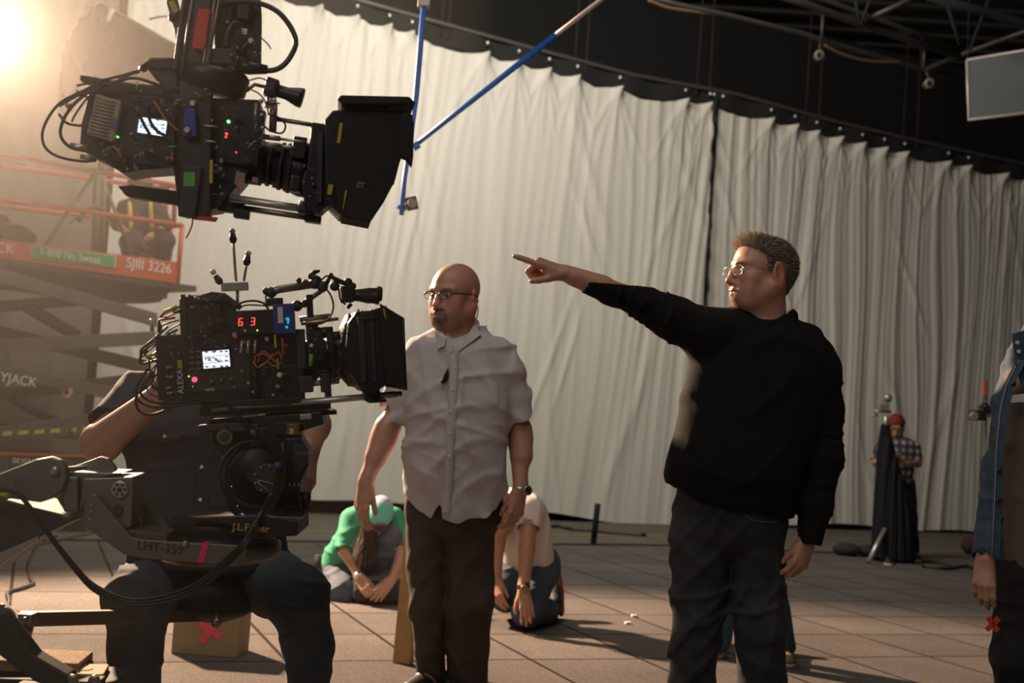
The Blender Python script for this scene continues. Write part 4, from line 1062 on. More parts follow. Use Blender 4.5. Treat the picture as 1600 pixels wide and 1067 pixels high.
    A('green_bottle_tag', m_green, lambda b: b.cyl(p(487, 553, -.05), p(485, 572, -.05), 3.3*k, seg=10))
    A('red_plug', m_red, lambda b: b.cyl(p(441, 528, -.03), p(443, 556, -.03), 1.6*k, seg=8))
    # lens and its motors
    ax = Q.ax
    L0 = p(462, 562, .06)
    def R_(px): return px*k
    A('lens', m_cam, lambda b: b.lathe(L0, ax, [(0, R_(30)), (.03, R_(30)), (.032, R_(34)), (.05, R_(34)), (.052, R_(31)), (.075, R_(31)), (.077, R_(36)), (.092, R_(36)), (.094, R_(33)), (.11, R_(35)), (.125, R_(48)), (.135, R_(48))], 36))
    A('lens_gear', m_cam2, lambda b: [b.lathe(L0+ax*h, ax, [(0, R_(r)), (.008, R_(r))], 60) for h, r in ((.04, 36), (.082, 38), (.060, 33.5))])
    A('lens_motor', m_cam, lambda b: (b.cyl(p(478, 516, .0), p(497, 514, .0), R_(11)), b.cyl(p(498, 520, .0), p(520, 519, .0), R_(9)), b.cyl(p(520, 525, -.02), p(532, 524, -.02), R_(7)), Q.box(b, 492, 540, 24, 46, -.03, .03, .003)))
    A('lens_bracket', m_cam2, lambda b: (Q.box(b, 470, 545, 14, 62, -.02, .06, .003), Q.box(b, 515, 535, 9, 30, -.03, .02, .002), Q.box(b, 478, 600, 22, 26, -.03, .04, .004), Q.box(b, 508, 598, 14, 30, -.03, .03, .004)))
    # matte box: round clamp plate, stage and hood
    A('matte_box_back', m_cam, lambda b: (Q.poly(b, [(536, 540), (540, 505), (552, 489), (572, 487), (578, 500), (578, 610), (562, 611), (548, 592), (540, 580)], -.045, .19, .003)))
    A('matte_box_cone', m_cam2, lambda b: b.lathe(p(531, 548, .05), ax, [(0, R_(36)), (.02, R_(58)), (.03, R_(60))], 32))
    A('matte_box_stage', m_cam, lambda b: (Q.poly(b, [(558, 492), (596, 480), (600, 596), (575, 614), (560, 606)], -.075, .24, .003)))
    A('filter_tray', m_cam2, lambda b: (Q.box(b, 566, 548, 9, 98, -.083, .01, .001), Q.box(b, 583, 545, 5, 104, -.080, .01, .001), Q.box(b, 571, 497, 26, 4, -.085, .01, .001)))
    A('matte_box_hood', m_flag, lambda b: b.verts_faces([p(594, 476, -.085), p(594, 476, .17), p(603, 602, -.085), p(603, 602, .17), p(629, 497, -.14), p(632, 497, .22), p(635, 608, -.14), p(636, 608, .22),
            p(598, 480, -.08), p(598, 480, .16), p(606, 598, -.08), p(606, 598, .16)], [[0, 4, 6, 2], [0, 1, 5, 4], [2, 6, 7, 3], [1, 3, 7, 5], [8, 10, 11, 9], [0, 2, 10, 8], [0, 8, 9, 1], [1, 9, 11, 3], [2, 3, 11, 10]]))
    A('hood_frame', m_cam, lambda b: (b.tube([p(629, 497, -.14), p(635, 608, -.14)], 1.6*k, 6), b.tube([p(594, 476, -.086), p(629, 497, -.141)], 1.8*k, 6), b.tube([p(603, 602, -.086), p(635, 608, -.141)], 2*k, 6)))
    A('yellow_tag', m_yel, lambda b: b.tube([p(600, 481, -.094), p(601, 490, -.098), p(604, 498, -.10)], 1.6*k, 5))
    A('clamp_screw', m_cam, lambda b: [b.cyl(p(x, y, -.04), p(x, y-7, -.04), 1.5*k, seg=8) for x, y in ((560, 490), (566, 492), (580, 490), (587, 603), (604, 606))])
    # rods
    A('support_rod', m_steel, lambda b: b.cyl(p(455, 630, -.03), p(618, 616, -.03), R_(5.2), seg=18)); A('support_rod', m_dsteel, lambda b: b.cyl(p(330, 639, -.03), p(455, 631, -.03), R_(4.5), seg=18))
    A('support_rod', m_steel, lambda b: b.cyl(p(466, 602, .04), p(530, 595, .04), R_(4.6), seg=18)); A('top_rod', m_steel, lambda b: b.cyl(p(468, 499, .02), p(516, 494, .02), R_(4.5), seg=16)); A('top_rod', m_steel, lambda b: b.cyl(p(470, 506, .04), p(529, 498, .04), R_(2.8), seg=12))
    A('rod_end', m_dsteel, lambda b: b.cyl(p(617, 616, -.03), p(628, 615, -.03), R_(4), seg=12))
    A('rod_clamp', m_cam, lambda b: (Q.box(b, 580, 617, 24, 18, -.05, .08, .004), Q.box(b, 588, 626, 28, 5, -.05, .06, .002), Q.box(b, 512, 606, 10, 36, -.03, .04, .006)))
    # base plates
    A('base_plate', m_cam, lambda b: (Q.box(b, 415, 637, 200, 12, -.02, .14, .002), Q.box(b, 392, 627, 150, 10, -.04, .18, .002), Q.box(b, 470, 646, 110, 7, .0, .10, .001)))
    A('base_stop', m_steel, lambda b: (Q.box(b, 478, 651, 18, 9, -.02, .01, .003)))
    # viewfinder on its arms
    A('finder_arm', m_dsteel, lambda b: (b.tube([p(418, 458, .0), p(436, 452, -.0), p(492, 444, -.0)], [R_(7), R_(6.3), R_(6)], 14), b.tube([p(474, 475, .02), p(488, 464, .02), p(508, 450, .02)], [R_(5), R_(4.2), R_(4.5)], 12)))
    A('finder_joint', m_cam2, lambda b: [b.ball(p(x, y, 0), R_(r), 12) for x, y, r in ((416, 455, 6), (424, 457, 9), (492, 443, 9), (477, 441, 5), (467, 438, 4.5), (504, 448, 9), (517, 430, 4), (523, 447, 8), (475, 475, 6), (464, 478, 9), (544, 441, 7), (551, 447, 6))])
    A('finder_bracket', m_cam, lambda b: (b.tube([p(503, 450, 0), p(497, 436, 0), p(482, 430, 0)], R_(5), 10), b.tube([p(482, 432, 0), p(492, 425, 0), p(500, 423, 0)], [R_(3), R_(4), R_(2)], 8), b.tube([p(507, 450, 0), p(516, 431, 0), p(532, 440, 0), p(543, 444, 0)], R_(4), 10), Q.box(b, 429, 472, 26, 12, -.02, .04, .003), Q.box(b, 484, 478, 10, 36, .01, .02, .002), b.cyl(p(415, 458, 0), p(416, 480, 0), R_(1.4))))
    fx = nrm(p(590, 459)-p(540, 457))
    A('viewfinder', m_cam, lambda b: (Q.box(b, 542, 460, 20, 26, -.02, .05, .004), b.cyl(p(544, 476, 0), p(548, 480, 0), R_(5)), b.lathe(p(548, 461, .0), fx, [(0, R_(9)), (.02, R_(10)), (.045, R_(13)), (.058, R_(13)), (.060, R_(14)), (.068, R_(14)), (.07, R_(11))], 24)))
    A('eyecup', m_rubber, lambda b: b.lathe(p(589, 459, .0), fx, [(0, R_(13)), (.012, R_(11))], 24))
    cable('finder_cable', [p(x, y, -.02) for x, y in ((505, 447), (516, 460), (521, 478), (516, 495), (505, 504), (485, 508), (470, 503))], R_(1.5), m_rubber, C)
    cable('finder_cable', [p(x, y, -.02) for x, y in ((502, 437), (512, 431), (524, 440), (529, 452), (532, 468), (540, 476))], R_(1.5), m_rubber, C)
    cable('top_cable', [p(x, y, -.01) for x, y in ((366, 480), (380, 472), (398, 470), (412, 474), (420, 484))], R_(1.8), m_rubber, C)
    cable('top_cable', [p(x, y, -.01) for x, y in ((364, 484), (384, 477), (405, 477), (421, 478))], R_(1.3), m_rubber, C)
    # tracking markers standing on the camera
    mk = thing('marker_bracket', None, None, p(370, 450)); attach(mk, C)
    Q.part('stem', m_dsteel, mk, lambda b: (b.cyl(p(371, 480, .02), p(371, 452, .02), R_(2.6)), b.lathe(p(371, 482, .02), Q.au, [(0, R_(8)), (.004, R_(7)), (.006, R_(3))], 14)))
    Q.part('cross_bar', m_steel, mk, lambda b: Q.box(b, 367, 448, 42, 13, .01, .02, .002, 0))
    for a_, b_, c_ in (((369, 440), (364, 372), (363, 361)), ((381, 440), (386, 407), (388, 396)), ((350, 446), (341, 437), (333, 425))):
        Q.part('marker_rod', m_steel, mk, lambda b: b.cyl(p(*a_, .015), p(*b_, .015), R_(2.2), seg=10))
        Q.part('marker_mount', m_cam, mk, lambda b: b.lathe(p(*b_, .015), p(*c_, .015)-p(*b_, .015), [(-.012, R_(4)), (-.002, R_(6.5)), (0, R_(5.5)), (.012, R_(4))], 12))
        Q.part('marker_ball', m_white, mk, lambda b: b.ball(p(*c_, .015), R_(4.6), 14))
    # cable loom at the back of the camera
    loops = [[(285, 478), (262, 486), (250, 498), (248, 520), (252, 545)], [(283, 486), (268, 492), (248, 500)], [(280, 500), (262, 505), (250, 512), (246, 535), (228, 552), (220, 562), (240, 566)],
             [(278, 515), (258, 524), (240, 535), (225, 548), (219, 560), (222, 568), (248, 562)], [(275, 520), (255, 535), (248, 560), (240, 585), (238, 605), (258, 616)], [(268, 525), (250, 545), (234, 560), (236, 585), (246, 605), (262, 612)],
             [(262, 510), (240, 530), (222, 545), (220, 556)], [(272, 532), (256, 548), (246, 556), (232, 560), (226, 550), (240, 538), (258, 532)], [(262, 560), (244, 570), (230, 590), (232, 612), (250, 620), (268, 616)], [(255, 575), (240, 590), (238, 602), (252, 612), (266, 607)],
             [(248, 500), (252, 515), (245, 530), (250, 550), (246, 570)], [(283, 505), (266, 515), (250, 530), (235, 540), (228, 556), (250, 570), (246, 590)]]
    for i, l in enumerate(loops):
        cable('loom_cable', [p(x, y, .02+.012*math.sin(i*1.7+j)) for j, (x, y) in enumerate(l)], R_(1.3+.7*(i % 3 == 0)), m_rubber if i % 4 else m_cam2, C)
    A('yellow_plug', m_yel, lambda b: b.tube([p(257, 488, .01), p(277, 479, .01)], R_(3.4), 10)); A('yellow_plug', m_yel, lambda b: b.tube([p(228, 556, .01), p(245, 554, .01)], R_(2.4), 8)); A('red_plug', m_red, lambda b: b.tube([p(252, 500, .0), p(274, 496, .0)], R_(2), 8))
    A('white_connector', mat('pale plastic ring', (.6, .5, .42), .4), lambda b: b.lathe(p(240, 508, .02), -Q.ax, [(0, R_(10)), (.008, R_(10))], 20)); A('cable_plug', m_dsteel, lambda b: [b.cyl(p(x, y, 0), p(x+12, y-2, 0), R_(3.2), seg=10) for x, y in ((258, 607), (262, 615), (262, 590), (258, 575), (270, 488))])
    # loops hanging under the camera
    for pts in ([(232, 575), (216, 600), (214, 622), (232, 634), (260, 636), (300, 630), (340, 626), (358, 636), (376, 660), (400, 680)], [(240, 580), (222, 604), (222, 618), (240, 628), (280, 628), (320, 622)], [(228, 600), (213, 620), (216, 640), (234, 648), (262, 640), (272, 634)], [(345, 628), (366, 640), (388, 664), (402, 676)]):
        cable('loop_cable', [p(x, y, -.045) for x, y in pts], R_(2.2), m_rubber, C)
lower_camera()
def greebles(Q, C, areas, n, seed, front=-.014):
    """small screws, sockets and thin leads that crowd the housings"""
    rs = np.random.RandomState(seed)
    for i in range(n):
        x0, y0, x1, y1 = areas[i % len(areas)]; x, y = rs.uniform(x0, x1), rs.uniform(y0, y1); k = rs.rand(); b = MB()
        if k < .40: Q.knob(b, x, y, rs.uniform(.9, 1.8), front, .005); b.build('screw', m_steel, C)
        elif k < .62:
            r = rs.uniform(2.0, 3.6); Q.knob(b, x, y, r, front, .009); o = b.build('socket', m_dsteel, C); c = MB(); Q.knob(c, x, y, r*.55, front-.009, .002); attach(c.build('socket_pin', m_cam, None), o)
        elif k < .80: Q.box(b, x, y, rs.uniform(5, 13), rs.uniform(3, 8), front, .012, .001); b.build('module_block', m_cam2, C)
        else:
            a = rs.uniform(-30, 30); d = rs.uniform(-14, 22); b.tube([Q.p(x, y, front), Q.p(x+a*.3, y+d*.2-6, front-.018), Q.p(x+a*.8, y+d*.7-3, front-.02), Q.p(x+a, y+d, front)], rs.uniform(.0011, .0022), 6, sub=5); b.build('thin_lead', [m_rubber, m_cam2, m_orange, m_dsteel][rs.randint(4)], C)
Q_ = Rig(430, 560, 3.0, -3.0, 12); CAMS = [o for o in COL.objects if o.name == 'cinema_camera'][0]
greebles(Q_, CAMS, [(256, 535, 284, 625), (366, 530, 460, 618), (286, 522, 400, 542), (286, 462, 352, 470), (300, 470, 345, 520), (464, 520, 530, 600)], 64, 5, -.026)

def tripod_head():
    Q = Rig(400, 730, 3.0, 0, 5); k = Q.k; p = Q.p; r = lambda x: x*k
    C = thing('tripod_head', 'black geared tripod head under the lower camera with round crank wheel', 'tripod head', p(440, 830))
    A = lambda n, m, f, l=None: Q.part(n, m, C, f, l)
    A('top_plate', m_cam, lambda b: (Q.poly(b, [(398, 650), (505, 640), (508, 660), (470, 672), (440, 690), (405, 682)], -.01, .14, .003), Q.box(b, 452, 668, 40, 20, -.02, .09, .002)))
    A('level_ring', mat('dull brass ring', (.32, .24, .08), .4, .6), lambda b: b.lathe(p(458, 671, -.03), Q.au, [(-.012, r(13)), (-.006, r(13)), (-.004, r(10)), (.010, r(10)), (.014, r(13))], 22))
    A('lock_plate', m_cam2, lambda b: (Q.poly(b, [(311, 664), (355, 660), (405, 662), (405, 672), (350, 674), (312, 676)], -.03, .03, .002), Q.box(b, 338, 668, 30, 8, -.038, .01, .001)))
    A('tilt_body', m_cam, lambda b: (Q.poly(b, [(330, 655), (400, 650), (440, 690), (432, 735), (395, 722), (352, 712), (335, 690)], .02, .07, .004), Q.poly(b, [(395, 690), (440, 680), (445, 760), (420, 800), (395, 770)], .0, .09, .004)))
    A('side_arm', m_cam, lambda b: (Q.poly(b, [(447, 682), (472, 680), (484, 700), (484, 725), (473, 748), (470, 770), (446, 772), (452, 720)], -.04, .10, .004), b.lathe(p(460, 800, .0), Q.au, [(0, r(17)), (.04, r(15)), (.045, r(19)), (.05, r(13))], 22)))
    A('arm_face', m_cam2, lambda b: Q.poly(b, [(458, 692), (476, 694), (482, 706), (480, 724), (468, 742), (458, 738)], -.044, .004, .001))
    text('lettering', 'OConnor', p(478, 708, -.047), Q.ax, Q.au, .010, mat('grey print', (.25, .25, .28), .5), C)
    # small ribbed dial
    def dial(b):
        c = p(351, 683, -.045); b.lathe(c, Q.az, [(-.01, r(13)), (.002, r(13)), (.004, r(9))], 28)
    A('dial', m_cam2, dial)
    def ticks(b):
        for i in range(22):
            a = i*2*math.pi/22; c = p(351+10.5*math.cos(a), 683+10.5*math.sin(a), -.050); R = np.array([Q.ax*math.cos(a)-Q.au*math.sin(a), -Q.az, Q.au*math.cos(a)+Q.ax*math.sin(a)]).T; b.box(c, (.0055, .002, .0012), R)
    A('dial_ticks', mat('worn silver marks', (.5, .46, .4), .4, .5), ticks)
    # crank wheel
    def wheel(b):
        pts = [p(395+52*math.cos(t), 742+52*math.sin(t)*1.0, -.06+.02*math.cos(t)) for t in np.linspace(0, 2*math.pi, 41)]; b.tube(pts, r(3.2), 8)
    W = A('crank_wheel', m_cam, wheel)
    b = MB(); b.lathe(p(398, 742, -.04), Q.az, [(-.05, r(44)), (.0, r(44)), (.006, r(40)), (.008, r(12)), (.016, r(11))], 34); attach(b.build('wheel_disc', m_cam), W)
    b = MB(); b.lathe(p(418, 748, -.058), Q.az, [(-.01, r(24)), (.002, r(24)), (.004, r(22))], 28); attach(b.build('gear_cover', m_cam2), W)
    rs = np.random.RandomState(5)
    for i in range(9):
        a = i*.7; b = MB(); Q.knob(b, 418+20*math.cos(a), 748+20*math.sin(a), 1.6, -.064, .003); attach(b.build('screw', m_steel), W)
    b = MB(); b.tube([p(x, y, -.072) for x, y in ((401, 752), (408, 758), (416, 764), (424, 770))], .0012, 5); b.tube([p(x, y, -.072) for x, y in ((402, 750), (412, 752), (425, 756), (428, 762), (424, 769))], .0010, 5, sub=3); attach(b.build('wire_clip', m_steel), W)
    A('gear_housing', m_cam, lambda b: (Q.box(b, 445, 778, 50, 50, -.0, .10, .004), b.lathe(p(455, 800, 0), Q.au, [(-.02, r(22)), (0, r(22)), (.03, r(16))], 24), b.cyl(p(478, 768, .0), p(478, 796, .0), r(8))))
    for x in (453, 460, 467): A('index_mark', m_white, lambda b: Q.box(b, x, 757, 1, 5, -.045, .004, 0))
    # coiled cable over the wheel and down to the arm
    for i, off in enumerate((0, 5, 10, 15)):
        cable('coil_cable', [p(x+off*.8, y, -.085-.006*i) for x, y in ((400, 668), (418, 690), (432, 716), (432, 745), (424, 775), (412, 800), (396, 812), (372, 810), (358, 790), (353, 760), (356, 725), (372, 700))][:12-i], r(2.3), m_rubber, C)
    A('cable_tie', mat('blue tape', (.04, .10, .22), .5), lambda b: (b.tube([p(434, 722, -.095), p(436, 732, -.095)], r(6), 8), b.tube([p(392, 672, -.088), p(400, 680, -.088)], r(4), 8)))
tripod_head()

def dolly():
    Q = Rig(200, 800, 2.85, 0, 0); k = Q.k; p = Q.p; r = lambda x: x*k
    m_al = mat('grey cast aluminium', (0.22, 0.205, 0.18), .42, .75, noise=(12, .5, (.15, .14, .125)), bump=(140, .12, .001)); m_al2 = mat('worn aluminium edge', (.45, .42, .37), .35, .8)
    C = thing('camera_dolly', 'grey aluminium dolly arm marked LHT-359 carrying the lower camera and the operator seat', 'camera dolly', G(80, 1240))
    A = lambda n, m, f, l=None: Q.part(n, m, C, f, l)
    # boom beam coming up from the lower left
    A('boom_beam', mat('dark grey beam', (.075, .07, .062), .5, .5, noise=(5, .5, (.05, .046, .04))), lambda b: (Q.poly(b, [(-260, 900), (-10, 762), (70, 785), (115, 796), (128, 808), (60, 842), (0, 888), (-260, 1040)], .02, .16, .004)))
    A('boom_stripe', m_al2, lambda b: Q.poly(b, [(-200, 960), (-10, 868), (60, 838), (62, 843), (0, 884), (-200, 985)], .014, .01, .001))
    A('knuckle_plate', m_al, lambda b: (Q.poly(b, [(-30, 752), (60, 717), (82, 713), (96, 718), (105, 730), (107, 745), (100, 764), (84, 778), (66, 784), (20, 778), (-30, 790)], -.035, .025, .003), Q.poly(b, [(112, 730), (158, 713), (170, 716), (180, 728), (184, 738), (150, 738), (112, 738)], .06, .02, .002)))
    A('hinge_bolt', m_al2, lambda b: (b.lathe(p(86, 736, -.035), Q.az, [(0, r(8)), (.008, r(8)), (.010, r(5)), (.014, r(5))], 6), b.cyl(p(86, 736, -.03), p(150, 730, .10), r(5))))
    A('swing_block', m_al, lambda b: (Q.poly(b, [(107, 733), (200, 736), (140, 748), (132, 798), (112, 796), (96, 770)], .0, .09, .003), Q.box(b, 122, 768, 22, 54, -.02, .1, .003)))
    A('motor_box', m_al, lambda b: (Q.poly(b, [(141, 744), (219, 741), (215, 818), (196, 822), (186, 800), (152, 771), (138, 790), (133, 800)], -.01, .10, .003)))
    hub = A('hub_disc', m_al2, lambda b: b.lathe(p(187, 765, -.012), Q.az, [(-.01, r(14)), (.004, r(14)), (.006, r(12))], 30))
    b = MB()
    for i in range(6):
        a = i*math.pi/3; b.lathe(p(187+8.5*math.cos(a), 765+8.5*math.sin(a), -.018), Q.az, [(-.001, r(2.4)), (.0006, r(2.4))], 10)
    b.lathe(p(187, 765, -.018), Q.az, [(-.001, r(4)), (.003, r(3.6))], 6); attach(b.build('hub_slots', m_cam), hub)
    A('lower_knob', m_cam2, lambda b: b.lathe(p(184, 797, -.012), Q.az, [(-.01, r(9)), (.006, r(8))], 22))
    # bracket plate with the number
    A('bracket_plate', m_al, lambda b: Q.poly(b, [(146, 771), (151, 773), (205, 838), (216, 842), (268, 846), (384, 852), (384, 874), (360, 882), (330, 880), (225, 872), (196, 866), (140, 827), (130, 822), (133, 790), (138, 776)], -.030, .012, .0015))
    A('far_bracket_plate', m_al, lambda b: Q.poly(b, [(205, 765), (218, 770), (268, 826), (276, 846), (220, 836), (200, 812)], .10, .012, .0015))
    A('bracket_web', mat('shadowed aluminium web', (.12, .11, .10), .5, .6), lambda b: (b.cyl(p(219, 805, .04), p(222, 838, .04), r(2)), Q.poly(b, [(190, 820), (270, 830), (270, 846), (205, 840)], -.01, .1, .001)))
    A('plate_screw', m_al2, lambda b: [Q.knob(b, x, y, 2.0, -.030, .004) for x, y in ((137, 826), (143, 790), (142, 800), (141, 812))])
    A('plate_bolt', m_al2, lambda b: Q.knob(b, 290, 849, 5, -.030, .012))
    text('lettering', 'LHT-359', p(250, 856, -.0315), nrm(p(285, 861)-p(215, 852)), Q.au, .029, mat('engraved dark letters', (.035, .03, .025), .7), C)
    A('pink_tape', m_pink, lambda b: (Q.poly(b, [(318, 846), (328, 846), (319, 879), (308, 878)], -.0325, .002)))
    # round turntable
    A('turntable', m_al, lambda b: b.lathe(p(345, 864, .15), Q.au, [(-.01, r(94)), (.0, r(98)), (.022, r(98)), (.026, r(94))], 60))
    tb = A('turntable_top', m_cam, lambda b: b.lathe(p(350, 841, .14), Q.au, [(0, r(82)), (.008, r(82)), (.010, r(79)), (.020, r(79)), (.023, r(84)), (.047, r(84)), (.050, r(81))], 64))
    b = MB()
    for i in range(70):
        a = math.pi*(.98+1.04*i/70); c = p(350, 841, .14)+Q.au*.015 + (Q.ax*math.cos(a)+Q.az*(-math.sin(a)))*r(80); rad = Q.ax*math.cos(a)-Q.az*math.sin(a)
        b.box(c, (.003, .0024, .010), np.array([rad, np.cross(Q.au, rad), Q.au]).T)
    attach(b.build('knurl', m_cam2), tb)
    A('bar_plate', m_cam, lambda b: (Q.poly(b, [(300, 800), (430, 796), (474, 806), (474, 829), (400, 834), (380, 815)], -.02, .16, .004)))
    A('bar_edge', m_dsteel, lambda b: Q.poly(b, [(420, 806), (474, 808), (474, 810), (420, 809)], -.023, .003))
    text('lettering', 'J.L.Fisher', p(392, 825, -.03), nrm(p(474, 829)-p(380, 822)), Q.au, .023, mat('yellow print', (.60, .38, .05), .5), C)
    A('pink_tape', m_pink, lambda b: Q.poly(b, [(310, 811), (345, 813), (342, 816), (318, 814)], .0, .001))
    # seat arm and post
    sa = A('seat_arm', mat('brushed bronze grey bar', (.20, .16, .11), .35, .8), lambda b: (b.box((p(36, 967, .10)+p(333, 960, .60))/2, (np.linalg.norm(p(36, 967, .10)-p(333, 960, .60)), .03, .034), frame(p(333, 960, .60)-p(36, 967, .10), (0, 0, 1)), .002)))
    A('seat_arm_post', m_al, lambda b: (b.cyl(p(45, 970, .12), p(38, 1000, .12), r(10)), b.box(p(44, 966, .10), (.036, .045, .028), None, .004), Q.knob(b, 40, 966, 2.5, .07, .01)))
    A('lower_link', mat('dark grey beam', (.07, .07, .06)), lambda b: (Q.poly(b, [(-120, 850), (-20, 945), (10, 955), (60, 1020), (112, 1050), (120, 1067), (104, 1078), (60, 1060), (-20, 1000), (-120, 930)], -.06, .05, .004)))
    A('link_bolt', m_dsteel, lambda b: [b.lathe(p(x, y, -.06), Q.az, [(0, r(9)), (.006, r(9)), (.008, r(5))], 16) for x, y in ((114, 1062), (148, 1063))])
    A('chassis', mat('dark dolly steel', (.035, .03, .026), .75), lambda b: (b.box(p(-110, 1190, .30), (.42, .6, .16), None, .01), Q.box(b, 135, 1070, 50, 20, -.04, .05, .004), b.box(p(115, 1075, .12), (.20, .30, .05), None, .004), Q.poly(b, [(-40, 1040), (118, 1046), (165, 1066), (165, 1090), (-40, 1090)], .06, .2, .004)))
    A('deck_mat', mat('sandy grip mat', (.46, .31, .18), .95, noise=(120, .8, (.16, .11, .07)), bump=(200, .5, .002)), lambda b: (b.box(p(22, 1030, .20), (.34, .16, .026), frame((1, .1, 0), (0, 0, 1)), .003)))
    A('deck_board', mat('tan board', (.46, .33, .19), .8), lambda b: (b.box(p(130, 1053, .16), (.105, .12, .026), frame((1, .2, 0), (0, 0, 1)), .003), b.lathe(p(128, 1046, .16), (0, 0, 1), [(.0, .028), (.004, .026)], 18)))
    for i, (x, y) in enumerate(((-60, 1250), (150, 1235), (-60, 1180), (150, 1175))):
        g = G(x, y); g[1] = 2.6 + (i//2)*.9; g[0] = -1.80+.62*(i % 2)
        A('wheel', m_rubber, lambda b: b.lathe(np.array([g[0]-.03, g[1], .10]), (1, 0, 0), [(0, .085), (.006, .10), (.054, .10), (.06, .085)], 28))
    A('wheel_frame', mat('dark dolly steel', (.05, .045, .038)), lambda b: (b.box((-1.49, 3.0, .17), (.62, 1.05, .12), None, .01), b.box((-1.49, 3.0, .33), (.36, .8, .22), None, .01)))
    # long cables looping from the boom under the arm up to the head
    for i, off in enumerate((-5, 0, 5)):
        pts = [(-60, 760), (0, 763+off*.4), (25, 768+off*.5), (52, 800+off*.7), (80, 840+off*.8), (115, 885+off), (150, 920+off), (205, 940+off*.9), (260, 935+off), (310, 915+off), (352, 880+off*.8), (385, 845+off*.6), (405, 805), (425, 770)]
        A('boom_cable', m_rubber, lambda b: b.tube([p(x+off*.3, y, -.07 if j < 12 else -.03) for j, (x, y) in enumerate(pts)], r(3.1), 8, sub=7))
    A('yellow_tag', m_yel, lambda b: b.tube([p(-2, 769, -.06), p(14, 775, -.06)], r(5), 6))
    # seat
    st = A('seat', mat('matt black seat vinyl', (.01, .01, .01), .7), lambda b: b.lathe(P(333, 958, 3.45), (0, 0, 1), [(-.02, .04), (0, .09), (.02, .125), (.06, .14), (.09, .13), (.10, .09)], 36))
    b = MB(); b.cyl(P(338, 962, 3.30), P(338, 972, 3.28), .006); b.ball(P(338, 973, 3.28), .014); attach(b.build('seat_lever', m_dsteel), st)
dolly()

